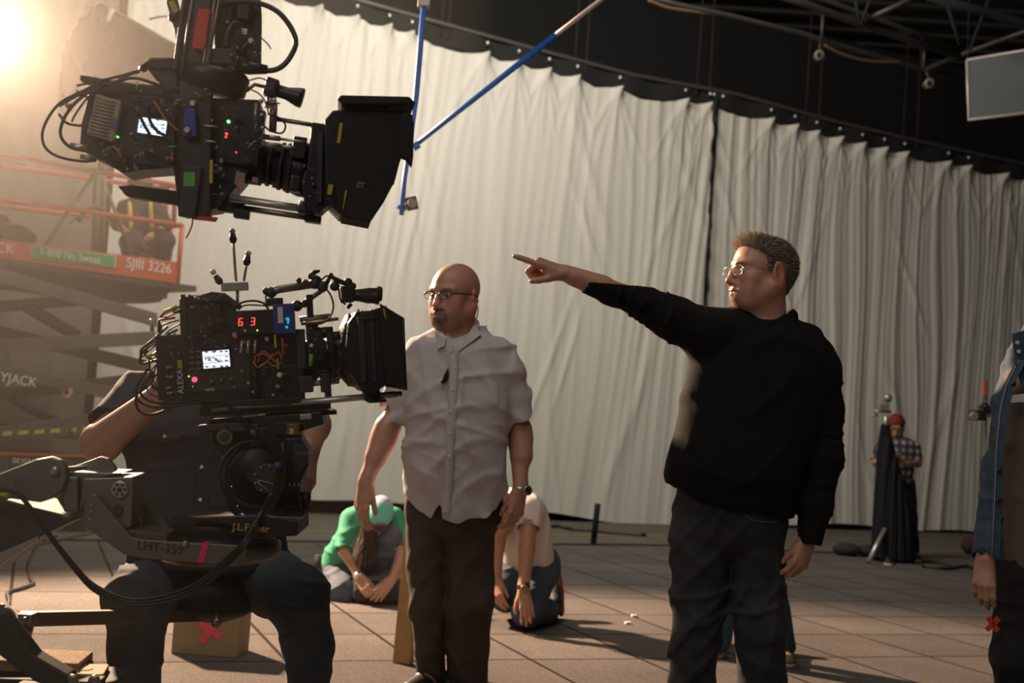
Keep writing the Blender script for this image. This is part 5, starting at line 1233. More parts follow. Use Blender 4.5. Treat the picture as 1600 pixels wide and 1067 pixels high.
def upper_camera():
    Q = Rig(300, 220, 2.8, 8.0, 8); k = Q.k; p = Q.p; r = lambda x: x*k
    C = thing('cinema_camera', 'upper black film camera hanging tilted in the warm backlight', 'camera', p(300, 260))
    A = lambda n, m, f, l=None: Q.part(n, m, C, f, l)
    A('camera_body', m_cam, lambda b: (Q.poly(b, [(152, 146), (215, 158), (410, 165), (413, 262), (392, 275), (345, 330), (285, 338), (278, 268), (225, 272), (200, 277), (180, 262), (135, 240), (138, 200)], 0, .16, .004),
                                       Q.poly(b, [(160, 133), (285, 142), (285, 165), (158, 158)], .02, .10, .003), Q.box(b, 380, 215, 60, 90, -.015, .05, .003)))
    A('side_panel', m_cam2, lambda b: (Q.poly(b, [(188, 172), (275, 180), (272, 262), (180, 252)], -.006, .006, .001)))
    screen(Q, C, 238, 198, 42, 24, -.010, 0)
    hs = A('heat_sink', mat('warm grey finned plate', (.34, .27, .22), .5, .3), lambda b: Q.poly(b, [(152, 148), (192, 160), (178, 223), (137, 210)], -.035, .03, .002))
    b = MB()
    for i in range(11):
        t = i/11; b.tube([p(150-13*t, 152+58*t, -.037), p(180-13*t, 160+58*t, -.037)], .0016, 5)
    attach(b.build('fin', mat('fin edge', (.42, .33, .26), .45, .3)), hs)
    A('blue_label', mat('faded blue label', (.10, .10, .22), .5), lambda b: Q.box(b, 179, 193, 8, 15, -.038, .002, 0, 4))
    A('column', m_cam2, lambda b: (Q.poly(b, [(283, 130), (332, 132), (330, 338), (305, 342), (285, 330), (283, 260)], -.03, .05, .003), Q.box(b, 298, 300, 26, 80, -.04, .03, .003)))
    A('tape_strip', m_red, lambda b: Q.poly(b, [(286, 333), (305, 338), (340, 340), (336, 346), (300, 342)], -.032, .03, .001))
    A('green_tape', m_green, lambda b: Q.box(b, 296, 280, 17, 22, -.042, .003, .0005, -7))
    A('yellow_tape', m_yel, lambda b: Q.box(b, 330, 268, 5, 36, -.034, .003, .0005, -7))
    A('blue_clamp', m_blue, lambda b: (Q.poly(b, [(291, 172), (306, 172), (308, 215), (286, 214)], -.050, .03, .002))); A('clamp_bolt', m_steel, lambda b: (Q.knob(b, 293, 204, 5, -.05, .01), Q.knob(b, 301, 162, 5, -.04, .008)))
    for x, y, rr, m in ((357, 190, 2.6, m_ledg), (354, 209, 2.2, m_ledr), (353, 214, 1.8, m_ledr), (369, 238, 1.3, m_ledr), (184, 214, 1.6, m_ledg)):
        A('indicator_light', m, lambda b: Q.knob(b, x, y, rr, -.02, .004))
    for x, y, rr in ((330, 189, 4), (346, 252, 4), (344, 265, 4), (275, 163, 4), (205, 210, 3), (262, 248, 3), (238, 236, 3), (347, 304, 4), (225, 240, 2.5), (213, 262, 3), (370, 200, 2.5), (385, 250, 3)):
        A('knob', m_dsteel, lambda b: Q.knob(b, x, y, rr, -.02, .010))
    A('bar_handle', m_steel, lambda b: (b.cyl(p(316, 196, -.04), p(340, 198, -.04), r(1.6), seg=8), b.cyl(p(320, 220, -.04), p(338, 222, -.04), r(1.4), seg=8)))
    A('red_ring', m_red, lambda b: b.lathe(p(267, 250, -.010), Q.az, [(0, r(5)), (.004, r(5)), (.004, r(3))], 16))
    # yoke and hub
    A('hub', m_cam, lambda b: b.lathe(p(328, 150, .03), Q.au, [(0, r(40)), (.010, r(54)), (.045, r(58)), (.052, r(56)), (.058, r(52)), (.062, r(30))], 40))
    A('ring_frame', m_cam2, lambda b: (Q.poly(b, [(282, 118), (306, -60), (345, -60), (318, 118)], -.03, .10, .003), Q.poly(b, [(275, 118), (300, -60), (306, -60), (282, 118)], -.045, .13, .003)))
    A('ring_rail', m_dsteel, lambda b: [b.tube([p(x0, 115, -.04), p(x1, -60, -.04)], r(2.2), 6) for x0, x1 in ((283, 309), (317, 345), (323, 352))])
    A('red_tape', m_red, lambda b: Q.poly(b, [(311, 16), (329, 17), (321, 74), (317, 79), (303, 77), (301, 73)], -.048, .02, .001), 'long red tape patch')
    def teeth(b):
        for i in range(26): Q.box(b, 302-i*.62, 20+i*4.1, 5, 1.6, -.034, .004, 0)
    A('toothed_belt', m_cam, teeth)
    A('back_plate', mat('brown backed plate', (.05, .036, .022), .5), lambda b: Q.poly(b, [(340, -60), (404, -60), (409, 28), (408, 104), (335, 108)], .03, .03, .003))
    A('rivet', m_steel, lambda b: [Q.knob(b, x, y, 1.8, .03, .004) for x, y in ((406, 46), (406, 84), (345, 46), (345, 90))])
    A('gear_box', m_cam2, lambda b: (Q.poly(b, [(334, 80), (372, 80), (374, 106), (328, 104)], -.03, .06, .003), Q.poly(b, [(372, 82), (386, 82), (388, 106), (374, 106)], -.02, .05, .002), Q.box(b, 382, 18, 18, 30, -.01, .04, .003), Q.box(b, 357, 20, 14, 40, .0, .04, .003)))
    A('clamp_lever', m_cam, lambda b: (b.tube([p(352, 72, -.03), p(357, 52, -.03), p(366, 38, -.03), p(372, 44, -.03)], [r(6), r(8), r(7), r(3)], 10, sub=4), b.tube([p(376, 85, -.03), p(384, 72, -.03), p(394, 66, -.03)], [r(5), r(6), r(4)], 10)))
    A('bright_plate', m_steel, lambda b: (Q.box(b, 382, 50, 9, 10, -.012, .01, .001), b.lathe(p(392, 64, -.035), Q.az, [(0, r(5)), (.004, r(4))], 14)))
    A('side_bracket', m_cam, lambda b: (Q.poly(b, [(262, -20), (272, -20), (284, 22), (290, 30), (288, 62), (276, 64), (274, 48), (268, 28), (262, 8)], .0, .03, .002), Q.poly(b, [(272, 94), (284, 68), (290, 70), (288, 108), (246, 110), (228, 103), (236, 92)], .0, .03, .002), b.ball(p(272, 27, 0), r(9)), b.cyl(p(222, 108, 0), p(226, 106, -.02), r(6))))
    A('yellow_strap', m_yel, lambda b: Q.poly(b, [(263, 4), (272, 2), (281, 18), (272, 24)], -.004, .008, .001))
    A('cross_arm', m_cam2, lambda b: (b.tube([p(120, 134, .02), p(215, 112, .01), p(235, 96, .0), p(285, 92, .0)], [r(1.6), r(3), r(3.5), r(3)], 8, sub=3), Q.poly(b, [(228, 104), (284, 100), (286, 145), (262, 142), (246, 128)], .01, .05, .003), Q.box(b, 205, 137, 150, 8, .03, .06, .002)))
    A('power_cable', mat('thick grey cable', (.07, .06, .05), .45), lambda b: b.tube([p(x, y, -.01) for x, y in ((395, 108), (425, 110), (445, 100), (460, 76), (461, 58), (450, 36), (432, 17), (405, 5), (370, 2), (340, 6))], r(4.3), 10, sub=8))
    A('cable_plug', m_rubber, lambda b: b.tube([p(368, 102, -.01), p(390, 106, -.01), p(418, 109, -.01)], [r(11), r(11), r(7)], 14))
    # viewfinder
    fx = nrm(p(472, 153)-p(430, 140))
    A('viewfinder', m_cam, lambda b: (Q.box(b, 424, 138, 20, 28, -.02, .05, .004, 10), b.lathe(p(428, 140, 0), fx, [(0, r(10)), (.03, r(10)), (.055, r(15)), (.066, r(16)), (.068, r(13))], 22)))
    A('purple_label', mat('purple print', (.22, .12, .25), .5), lambda b: [Q.box(b, 418+i*4, 134, 1.4, 13, -.022, .002, 0, 5) for i in range(3)])
    A('finder_mount', m_dsteel, lambda b: (b.tube([p(385, 142, 0), p(398, 132, 0), p(415, 136, 0)], r(3), 8), b.cyl(p(424, 150, 0), p(424, 166, 0), r(8)), b.cyl(p(400, 160, -.01), p(400, 200, -.01), r(5)), b.cyl(p(428, 160, -.01), p(426, 206, -.01), r(6))))
    for x, y, rr in ((408, 158, 4), (428, 157, 4.5), (409, 180, 3.5), (428, 175, 3.5), (410, 200, 3.5), (411, 215, 3)): A('joint', m_steel, lambda b: (b.ball(p(x, y, -.02), r(rr), 10)))
    cable('thin_cable', [p(x, y, -.02) for x, y in ((388, 126), (405, 122), (418, 126))], r(1.2), m_rubber, C); cable('thin_cable', [p(x, y, -.02) for x, y in ((418, 178), (436, 184), (446, 196), (440, 208), (422, 204), (412, 196))], r(1.5), m_rubber, C)
    cable('thin_cable', [p(x, y, -.02) for x, y in ((392, 140), (404, 146), (414, 158), (420, 178))], r(1.2), m_rubber, C)
    # lens
    ax = Q.ax; L0 = p(388, 252, .06)
    A('lens', m_cam, lambda b: b.lathe(L0, ax, [(0, r(36)), (.035, r(36)), (.037, r(32)), (.06, r(32)), (.062, r(36)), (.085, r(36)), (.087, r(39)), (.10, r(39)), (.12, r(44)), (.14, r(44))], 36))
    A('lens_gear', m_cam2, lambda b: [b.lathe(L0+ax*h, ax, [(0, r(q)), (.008, r(q))], 60) for h, q in ((.045, 35), (.072, 38.5), (.093, 41))])
    A('top_rod', m_dsteel, lambda b: b.cyl(p(432, 186, .0), p(506, 198, .0), r(3.6), seg=14)); A('rod_tube', m_steel, lambda b: (b.cyl(p(408, 213, -.02), p(438, 217, -.02), r(4.2), seg=14), b.cyl(p(408, 225, -.02), p(438, 228, -.02), r(4.2), seg=14), b.cyl(p(438, 217, -.02), p(480, 223, -.02), r(2.2)), b.cyl(p(438, 228, -.02), p(462, 231, -.02), r(3))))
    A('support_rod', m_steel, lambda b: b.cyl(p(358, 309, .0), p(505, 331, .0), r(6.2), seg=18)); A('support_rod', m_dsteel, lambda b: b.cyl(p(380, 325, .06), p(502, 343, .06), r(4.8), seg=18))
    A('rear_bar', m_cam, lambda b: (Q.poly(b, [(186, 292), (207, 290), (283, 300), (284, 322), (200, 308)], .0, .05, .003)))
    A('under_block', m_cam2, lambda b: (Q.box(b, 378, 335, 24, 14, .0, .04, .003), Q.box(b, 362, 320, 40, 26, .02, .05, .003)))
    A('rod_clamp', m_cam, lambda b: (Q.box(b, 480, 327, 26, 20, -.02, .09, .004), Q.box(b, 489, 343, 26, 11, .0, .06, .003), Q.box(b, 498, 202, 26, 14, -.02, .04, .002)))
    # matte box
    A('matte_box_back', m_cam, lambda b: (Q.poly(b, [(488, 198), (516, 202), (518, 320), (500, 336), (478, 330), (472, 290), (482, 262)], -.04, .14, .003), Q.box(b, 468, 232, 22, 34, -.02, .04, .003), Q.box(b, 462, 288, 18, 26, -.02, .05, .006)))
    A('matte_box_stage', m_cam, lambda b: (Q.poly(b, [(508, 200), (520, 186), (542, 184), (540, 335), (530, 341), (512, 322)], -.07, .24, .003)))
    A('filter_frame', m_cam2, lambda b: (Q.box(b, 500, 262, 8, 110, -.05, .02, .001, -7), Q.box(b, 515, 262, 4, 110, -.06, .02, .001, -7)))
    A('matte_box_hood', m_flag, lambda b: (Q.poly(b, [(534, 172), (632, 174), (644, 180), (645, 195), (626, 248), (617, 283), (600, 315), (578, 348), (534, 338), (522, 280), (526, 200)], -.10, .010, .001),
                                           Q.poly(b, [(534, 172), (636, 174), (640, 178), (600, 186), (540, 182)], -.10, .32, .001), Q.poly(b, [(534, 172), (632, 174), (642, 180), (645, 200), (626, 250), (600, 315), (578, 348), (534, 338)], .21, .008, .001),
                                           Q.poly(b, [(534, 334), (580, 344), (578, 350), (532, 341)], -.10, .32, .001)))
    A('top_flap', m_flag, lambda b: (Q.poly(b, [(527, 178), (532, 171), (632, 173), (642, 182), (636, 184), (534, 184)], -.13, .38, .003)))
    A('side_flap', m_flag, lambda b: (Q.poly(b, [(628, 180), (640, 178), (646, 195), (645, 245), (643, 262), (634, 250), (627, 247), (622, 215)], -.145, .04, .003)))
    A('lower_flap', m_flag, lambda b: (Q.poly(b, [(524, 292), (588, 296), (600, 268), (617, 286), (612, 292), (578, 347), (535, 337)], -.112, .006, .001)))
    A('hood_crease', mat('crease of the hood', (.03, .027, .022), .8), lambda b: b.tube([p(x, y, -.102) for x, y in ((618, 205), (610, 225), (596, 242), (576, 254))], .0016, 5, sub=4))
    A('yellow_tag', m_yel, lambda b: Q.box(b, 531, 208, 5, 31, -.106, .003, 0, 0)); A('yellow_tag', m_yel, lambda b: Q.box(b, 516, 296, 7, 16, -.075, .003, 0, 2)); A('yellow_tag', m_yel, lambda b: b.tube([p(541, 298, -.116), p(536, 327, -.116)], .0016, 5))
    def logo(b):
        for i in range(4): b.tube([p(557+i*3.2, 294, -.104), p(560+i*3.2, 285, -.104)], .0009, 4)
        b.tube([p(556, 290, -.104), p(569, 294, -.104)], .0008, 4); b.tube([p(558, 285, -.104), p(571, 286, -.104)], .0008, 4); b.tube([p(556, 294, -.104), p(568, 296, -.104)], .0008, 4)
    A('hood_emblem', mat('grey woven emblem', (.30, .28, .25), .7), logo)
    # wires at the back
    L_ = [[(158, 128), (130, 142), (95, 160), (75, 185), (66, 210), (72, 232), (95, 246), (130, 252), (150, 250)], [(160, 136), (130, 150), (108, 172), (96, 196), (96, 215), (110, 230), (134, 236)], [(165, 130), (140, 150), (120, 175), (112, 190)],
          [(205, 115), (180, 128), (150, 138), (120, 150), (92, 166)], [(270, 145), (240, 130), (205, 122), (170, 132), (140, 140)], [(120, 142), (134, 150), (140, 165), (138, 180)], [(92, 178), (104, 192), (122, 196), (140, 196)], [(236, 160), (232, 175), (236, 192), (246, 205), (258, 212)], [(240, 158), (252, 176), (262, 190), (280, 205)],
          [(240, 112), (250, 128), (258, 145), (272, 160)], [(200, 162), (215, 176), (226, 196), (234, 210)], [(228, 235), (250, 245), (262, 256), (280, 262)]]
    for i, l in enumerate(L_):
        cable('loom_cable', [p(x, y, -.02-.01*(i % 3)) for x, y in l], r([2.2, 2.6, 1.6][i % 3]), m_rubber if i != 8 else m_orange, C)
    A('cable_plug', m_steel, lambda b: (b.tube([p(104, 168, 0), p(112, 162, 0)], r(5), 10), b.tube([p(110, 228, 0), p(138, 232, 0)], r(5), 10), b.tube([p(126, 244, 0), p(150, 250, 0)], r(4), 10), [b.cyl(p(x, 142, -.02), p(x+2, y, -.02), r(1.2), seg=6) for x, y in ((213, 128), (219, 143))]))
    A('hanging_wire', m_red, lambda b: b.tube([p(x, y, -.01) for x, y in ((301, 342), (300, 352), (296, 362), (291, 372))], r(1.3), 6, sub=5))
    A('backlit_latch', mat('pale pink plastic', (.65, .32, .28), .4, trans=.3), lambda b: (Q.poly(b, [(370, 267), (384, 272), (382, 292), (376, 300), (366, 286)], .0, .02, .002), Q.box(b, 399, 281, 9, 7, .0, .02, .001)))
    A('support_arm', m_cam, lambda b: (Q.poly(b, [(290, -70), (420, -70), (420, -250), (290, -250)], -.02, .14, .006)))
    b = MB(); q = p(355, -250, .05); b.box((q[0], q[1], (q[2]+6.7)/2), (.12, .12, 6.7-q[2]), None, .005); b.build('crane_post', m_cam2, C)
upper_camera()
Q_ = Rig(300, 220, 2.8, 8.0, 8); CAMS = [o for o in COL.objects if o.name == 'cinema_camera.001'][0]
greebles(Q_, CAMS, [(196, 160, 280, 182), (185, 222, 276, 262), (336, 165, 408, 262), (286, 135, 330, 168), (332, 268, 350, 318), (394, 168, 438, 240), (335, 30, 400, 100), (470, 215, 515, 320), (148, 225, 200, 250)], 84, 8, -.040)
# ================================================================ the rest of the crew
CURL = [(.3, .4, .3), (.35, .45, .3), (.4, .5, .3), (.45, .5, .35)]
def figure(label, F, root_at, head_=None, torso=None, arms=(), legs=(), shirt=None, pants=None, sleeve=.5, skin=(0.44, 0.23, 0.155), h=.006, names=('shirt', 'trousers'), fold=.014, folds=22, seed=1,
           inner=None, leg_r=(.088, .068, .055), arm_r=(.045, .040, .026), slv=(.062, .058), beard=None, waist=None, hip_r=None, sole=None, shoe_m=None, collar=None, bounds=.0):
    p = F.p; root = thing('person', label, 'person', root_at)
    S = Solid(); col = None; skinp = []
    if head_:
        hx, hy, hd, look, hs, nk = head_[:6]; c = p(hx, hy, hd); R = head_frame(c, look, head_[6] if len(head_) > 6 else (0, 0, 1))
        head(S, c, R, hs, neck_to=p(*nk)); skinp += [c+.17, c-.17, p(*nk)]; col = skin_color(c, R, hs, skin, beard=beard, stubble=.2 if beard else 0)
    else: c = None
    if inner is None and torso: inner = [(r[0], r[1]+.2*(r[2]-r[1]), r[2]-.2*(r[2]-r[1]), r[3]*.6)+tuple(r[4:]) for r in torso]
    if inner: S.loft(F.rows(inner), k=.03); skinp += [p(r[1], r[0]) for r in inner]+[p(r[2], r[0]) for r in inner]
    for a in arms:
        sh, el, wr = p(*a['sh']), p(*a['el']), p(*a['wr']); S.chain([sh, el, wr], arm_r, .02)
        hd_ = a.get('hand')
        if hd_ is not None: hand(S, wr, nrm(p(*a['tip'])-wr), hd_[0], hd_[1], a.get('curls', CURL), L=a.get('L', .185), thumb=a.get('thumb', (.35, .3)))
        tp = p(*a['tip']) if 'tip' in a else wr
        skinp += [sh, el, wr, tp+.09, tp-.09]
    for l in legs:
        S.chain([p(*q) for q in l['pts']], [q*.6 for q in leg_r], .02); skinp += [p(*q) for q in l['pts']]
    A = np.array(skinp); lo, hi = A.min(0)-.09, A.max(0)+.09
    S.mesh('body', lo, hi, h if not head_ else min(h, .0048), m_skin, root, col if col else (lambda q: np.tile(np.array(skin), (len(q), 1))))
    if head_ and h < .008: eyes(c, R, head_[4], root, (.06, .04, .03))
    if torso and shirt is not None:
        S = Solid(); S.loft(F.rows(torso), k=.035); pts = [p(r[1], r[0], (r[4] if len(r) > 4 else 0)) for r in torso]+[p(r[2], r[0], (r[4] if len(r) > 4 else 0)) for r in torso]
        cuts = []
        for a in arms:
            sh, el, wr = p(*a['sh']), p(*a['el']), p(*a['wr']); sf = a.get('sleeve', sleeve)
            if sf <= 1: e = sh+(el-sh)*sf; S.rc(sh, e, slv[0], slv[1], .035, caps=1); o = e; d = el-sh
            else: e = el+(wr-el)*(sf-1); S.rc(sh, el, slv[0], slv[1], .035); S.rc(el, e, slv[1], slv[1]*.72, .02, caps=1); o = e; d = wr-el
            d = nrm(d); cuts.append((o, d, sf)); pts += [sh, el, e]
        S.fold(ridges(seed, [(1, 0, .7), (1, 0, -.8), (.4, 0, 1), (1, .4, 0)], folds, fold, .9), fold*1.7)
        for a, (o, d, sf) in zip(arms, cuts): S.rc(o-d*.025, o+d*.03, slv[1]*(1 if sf <= 1 else .72)-.010, slv[1]*(1 if sf <= 1 else .72)-.006, .003, 's')
        if head_: S.rc(c+(p(*nk)-c)*.45, p(*nk), .072*hs, .060*hs, .006, 's')
        A = np.array(pts); so = S.mesh(names[0], A.min(0)-.16, A.max(0)+.16, h, shirt, root)
        shirt_pts = S.last
    if pants is not None and legs:
        S = Solid(); pts = []
        if waist: S.loft(F.rows(waist), k=.03); pts += [p(r[1], r[0], r[4] if len(r) > 4 else 0) for r in waist]+[p(r[2], r[0]) for r in waist]
        for l in legs:
            q = [p(*w) for w in l['pts']]; S.chain(q, l.get('r', leg_r), .03); pts += q
        S.fold(ridges(seed+50, [(.4, .2, 1), (-.5, .2, 1), (1, 0, .2), (0, 1, .5)], folds*1.3, fold*.9, .9), fold*1.6)
        A = np.array(pts); S.add(lambda q: .006-q[..., 2], 0, 'cut'); S.mesh(names[1], A.min(0)-.16, A.max(0)+.16, h, pants, root)
    for l in legs:
        if 'shoe' in l:
            a, t = l['shoe']; shoe(root, a, t, shoe_m or m_shoe, sole)
    figure.last = (S, c if head_ else None, R if head_ else None); return root
def FZ(x, y, z): return np.array([x, y, z], float)

# ---------------------------------------------------------------- camera operator on the dolly seat
def operator():
    F = Fig(3.42); p = F.p
    m_navy = mat('navy cotton shirt', (0.016, 0.017, 0.026), .85, bump=(500, .25, .001)); m_jn = mat('blue grey denim', (0.034, 0.048, 0.060), .85, noise=(7, .9, (.07, .088, .10)), bump=(520, .35, .001))
    root = figure('person seated behind the lower camera in a navy snap-button shirt and faded jeans', F, G(300, 1260), head_=(330, 545, .12, (.35, -.9, .0), 1.05, (322, 625, .16)),
        torso=[(606, 262, 395, .07, .16), (625, 225, 430, .10, .14), (665, 202, 452, .13, .12), (720, 196, 455, .14, .10), (800, 198, 450, .15, .08), (880, 200, 452, .16, .06)],
        arms=[dict(sh=(222, 625, .14), el=(158, 692, -.02), wr=(248, 618, -.26), tip=(262, 560, -.36), hand=((-.8, -.5, .2), 1), L=.19, sleeve=.72),
              dict(sh=(425, 645, .16), el=(486, 664, .12), wr=(482, 704, -.02), tip=(478, 752, -.08), hand=((.8, -.3, .3), -1), L=.19, sleeve=.55)],
        legs=[dict(pts=[(285, 885, .18), (215, 938, -.12), (212, 1010, -.08), (205, 1200, .02)], r=[.110, .086, .070, .063]),
              dict(pts=[(385, 885, .18), (464, 930, -.10), (482, 1010, -.02), (480, 1200, .05)], r=[.110, .082, .062, .058])],
        waist=[(850, 250, 425, .14, .14), (900, 262, 415, .15, .16), (945, 285, 395, .13, .16)], shirt=m_navy, pants=m_jn, skin=(.40, .215, .14), h=.0045, fold=.013, folds=26, seed=61, leg_r=(.1, .09, .075, .065), arm_r=(.05, .053, .030), slv=(.082, .078))
    sh = [o for o in root.children if o.name.startswith('shirt')][0]
    m_snap = mat('pearl snap', (.7, .66, .6), .25); verts = np.array([v.co[:] for v in sh.data.vertices])+np.array(sh.matrix_world.translation)
    bpy.context.view_layer.update(); verts = np.array([v.co[:] for v in sh.data.vertices])+np.array(sh.matrix_world.translation)
    def front(px, py, out=.003):
        r = nrm(p(px, py)-CAM); t = (verts-CAM) @ r; dd = np.linalg.norm((verts-CAM)-t[:, None]*r, axis=1); m = dd < .012
        return CAM + r*((t[m].min() if m.any() else 3.25)-out)
    for x, y, rr in ((257, 682, .0052), (315, 730, .0052), (313, 781, .0052), (337, 641, .0045)):
        b = MB(); b.lathe(front(x, y), -CF, [(-.002, rr), (.001, rr), (.0025, rr*.6)], 14); b.build('snap_button', m_snap, root)
    b = MB(); ps = [front(x, y, .001) for x, y in ((326, 700), (326, 730), (325, 760), (324, 790), (322, 815))]; b.tube(ps, .0012, 5); ps = [front(x, y, .001) for x, y in ((303, 700), (303, 730), (303, 760), (302, 790), (301, 815))]
    b.tube(ps, .0012, 5); b.build('placket_seam', mat('navy thread', (.03, .03, .045), .8), root)
    b = MB(); ps = [front(x, y, .001) for x, y in ((222, 672), (240, 684), (256, 691), (275, 686), (292, 676))]; b.tube(ps, .0014, 5); b.build('pocket_seam', mat('navy thread', (.03, .03, .045)), root)
    for x, y, tx in ((205, 1210, 190), (480, 1210, 500)):
        a = p(x, y, .02); shoe(root, (a[0], a[1], 0), (a[0]-.02, a[1]-.20, 0), m_shoe)
operator()

# ---------------------------------------------------------------- woman kneeling in the green shirt
def kneeling_woman():
    F = Fig(7.45); p = F.p; g = lambda x, y, z=0.0: G(x, y, z)
    m_gr = mat('emerald green shirt', (0.03, 0.30, 0.165), .8, bump=(300, .2, .002)); m_pj = mat('washed blue jeans', (0.06, 0.075, 0.11), .85, noise=(9, .7, (.09, .105, .15)))
    root = figure('person kneeling in a green shirt and teal cap, working on a black bag', F, G(545, 930), head_=(594, 806, -.12, (.05, -.55, -.83), .90, (583, 815, .06), (.1, -.8, .6)),
        torso=[(786, 566, 610, .07, .06), (798, 545, 622, .11, .05), (825, 530, 622, .14, .05), (855, 513, 596, .15, .10), (880, 505, 570, .16, .16), (888, 508, 560, .14, .18)],
        arms=[dict(sh=(546, 812, -.02), el=(538, 862, -.14), wr=(562, 902, -.24), tip=(574, 925, -.30), hand=((-.5, -.8, .3), 1), L=.17, sleeve=.95, curls=[(.5, .6, .4)]*4),
              dict(sh=(616, 808, 0), el=(626, 870, -.10), wr=(612, 906, -.22), tip=(594, 926, -.30), hand=((.4, -.8, .5), -1), L=.18, sleeve=.85, curls=[(.2, .3, .2)]*4)],
        legs=[dict(pts=[(530, 878, .18), (534, 926, -.12), (525, 934, .15), (520, 936, .40)], r=[.105, .085, .062, .05]),
              dict(pts=[(570, 880, .16), (606, 838, -.10), (602, 895, .0), (600, 925, .02)], r=[.10, .075, .062, .055])],
        shirt=m_gr, pants=m_pj, skin=(.46, .25, .165), h=.0065, fold=.016, folds=26, seed=71, arm_r=(.036, .033, .022), slv=(.062, .058), leg_r=(.09, .075, .06, .05))
    c = p(594, 806, -.12); R = head_frame(c, (.05, -.55, -.83), (.1, -.8, .6)); hs = .90
    # cap: crown, brim, front label
    S = Solid(); q = lambda x, y, z: c + R @ (np.array([x, y, z])*hs)
    S.el(q(0, .006, .045), (.087*hs, .112*hs, .088*hs), R, k=.01); S.add(lambda pt: -(((pt-c) @ R)[..., 2]-.040*hs), 0, 'cut')
    cap = S.mesh('cap', c-.2, c+.2, .005, mat('cap teal and lilac mesh', (.2, .5, .45), .8, attr='Col'), root, lambda pos: np.where((((pos-c) @ R)[:, 1] < .022)[:, None], np.array([[.13, .50, .42]]), np.array([[.38, .38, .48]])))
    b = MB(); ps = [q(.072*math.sin(t), -.085-.075*math.cos(t)+.02, .048-.012*abs(math.sin(t))**2-.01*math.cos(t)) for t in np.linspace(-1.45, 1.45, 15)]
    n = len(ps); low = [v - R[:, 2]*.006 for v in ps]; b.verts_faces(ps+low, [list(range(n)), list(range(n, 2*n))[::-1]]+[[i, n+i, n+i+1, i+1] for i in range(n-1)]+[[0, n-1, 2*n-1, n]]); attach(b.build('cap_brim', mat('dark slate brim', (.05, .055, .065), .8)), cap)
    b = MB(); b.box(q(0, -.109, .070), (.075*hs, .006, .028*hs), R, .001); attach(b.build('cap_label', mat('brown cap label', (.16, .05, .04), .7)), cap)
    rs = np.random.RandomState(2); n = 900; roots = np.array([q(-.062+rs.randn()*.012, -.01+rs.randn()*.035, .01+rs.rand()*.03) for _ in range(n)]); dr = np.array([nrm([-.10+rs.randn()*.08, -.10+rs.randn()*.10, -1]) for _ in range(n)])
    strands('hair', roots, dr, .20+.09*rs.rand(n), .0022, mat('dark brown hair', (.05, .025, .015), .5), root, curl=.12)
    b = MB(); b.cyl(p(558, 897, -.23), p(563, 903, -.245), .030, .030); b.build('bracelet', mat('silver bracelet', (.65, .62, .58), .3, .8), root)
    # black bag on the floor
    bg = thing('camera_bag', 'soft black bag open on the floor in front of the kneeling person in green', 'bag', g(590, 942))
    S = Solid(); a = g(588, 943); S.bx(a+FZ(0, .05, .07), (.15, .11, .075), frame((1, .15, 0), (0, 0, 1)), .045); S.el(a+FZ(-.05, .04, .12), (.08, .08, .05), k=.04); S.add(lambda q_: .004-q_[..., 2], 0, 'cut')
    S.fold(ridges(9, [(1, 0, .6), (0, 1, .6), (1, 0, -1)], 30, .014), .02); S.mesh('bag', a+FZ(-.25, -.2, -.02), a+FZ(.25, .3, .25), .006, mat('black nylon', (.012, .012, .013), .6), bg)
    b = MB(); b.box(a+FZ(-.005, -.02, .155), (.13, .09, .012), frame((1, .1, .12), (-.2, -.3, 1)), .004); b.build('grey_flap', mat('grey velvet lining', (.10, .10, .09), .9), bg)
    kb = thing('tool_case', 'small black case with yellow edge beside the soft black bag', 'case', g(621, 938)); a = g(617, 934); b = MB(); b.box(a+FZ(0, .02, .06), (.12, .10, .05), frame((1, .3, .35), (0, 0, 1)), .006); b.build('case_shell', mat('black nylon', (.01, .01, .01)), kb)
    b = MB(); b.box(a+FZ(.02, -.01, .02), (.11, .09, .022), frame((1, .3, .35), (0, 0, 1)), .003); b.build('yellow_edge', mat('yellow plastic', (.5, .38, .04), .5), kb); b = MB(); [b.box(a+FZ(-.03+.03*i, -.03, .088), (.010, .05, .004), frame((1, .3, .35), (0, 0, 1))) for i in range(3)]; b.build('foam_slots', mat('grey velvet lining', (.1, .1, .09)), kb)
    # black canister with yellow foot
    cn = thing('canister', 'black canister with a yellow foot standing behind the kneeling person in green', 'canister', g(497, 902)); a = g(497, 902)
    b = MB(); b.lathe(a, (0, 0, 1), [(0, .042), (.018, .042)], 20); b.build('yellow_foot', mat('yellow plastic', (.5, .38, .04)), cn); b = MB(); b.lathe(a+FZ(0, 0, .018), (.06, 0, 1), [(0, .046), (.10, .046), (.104, .042), (.125, .042), (.13, .036)], 20); b.build('canister_body', mat('black nylon', (.01, .01, .01)), cn)
kneeling_woman()

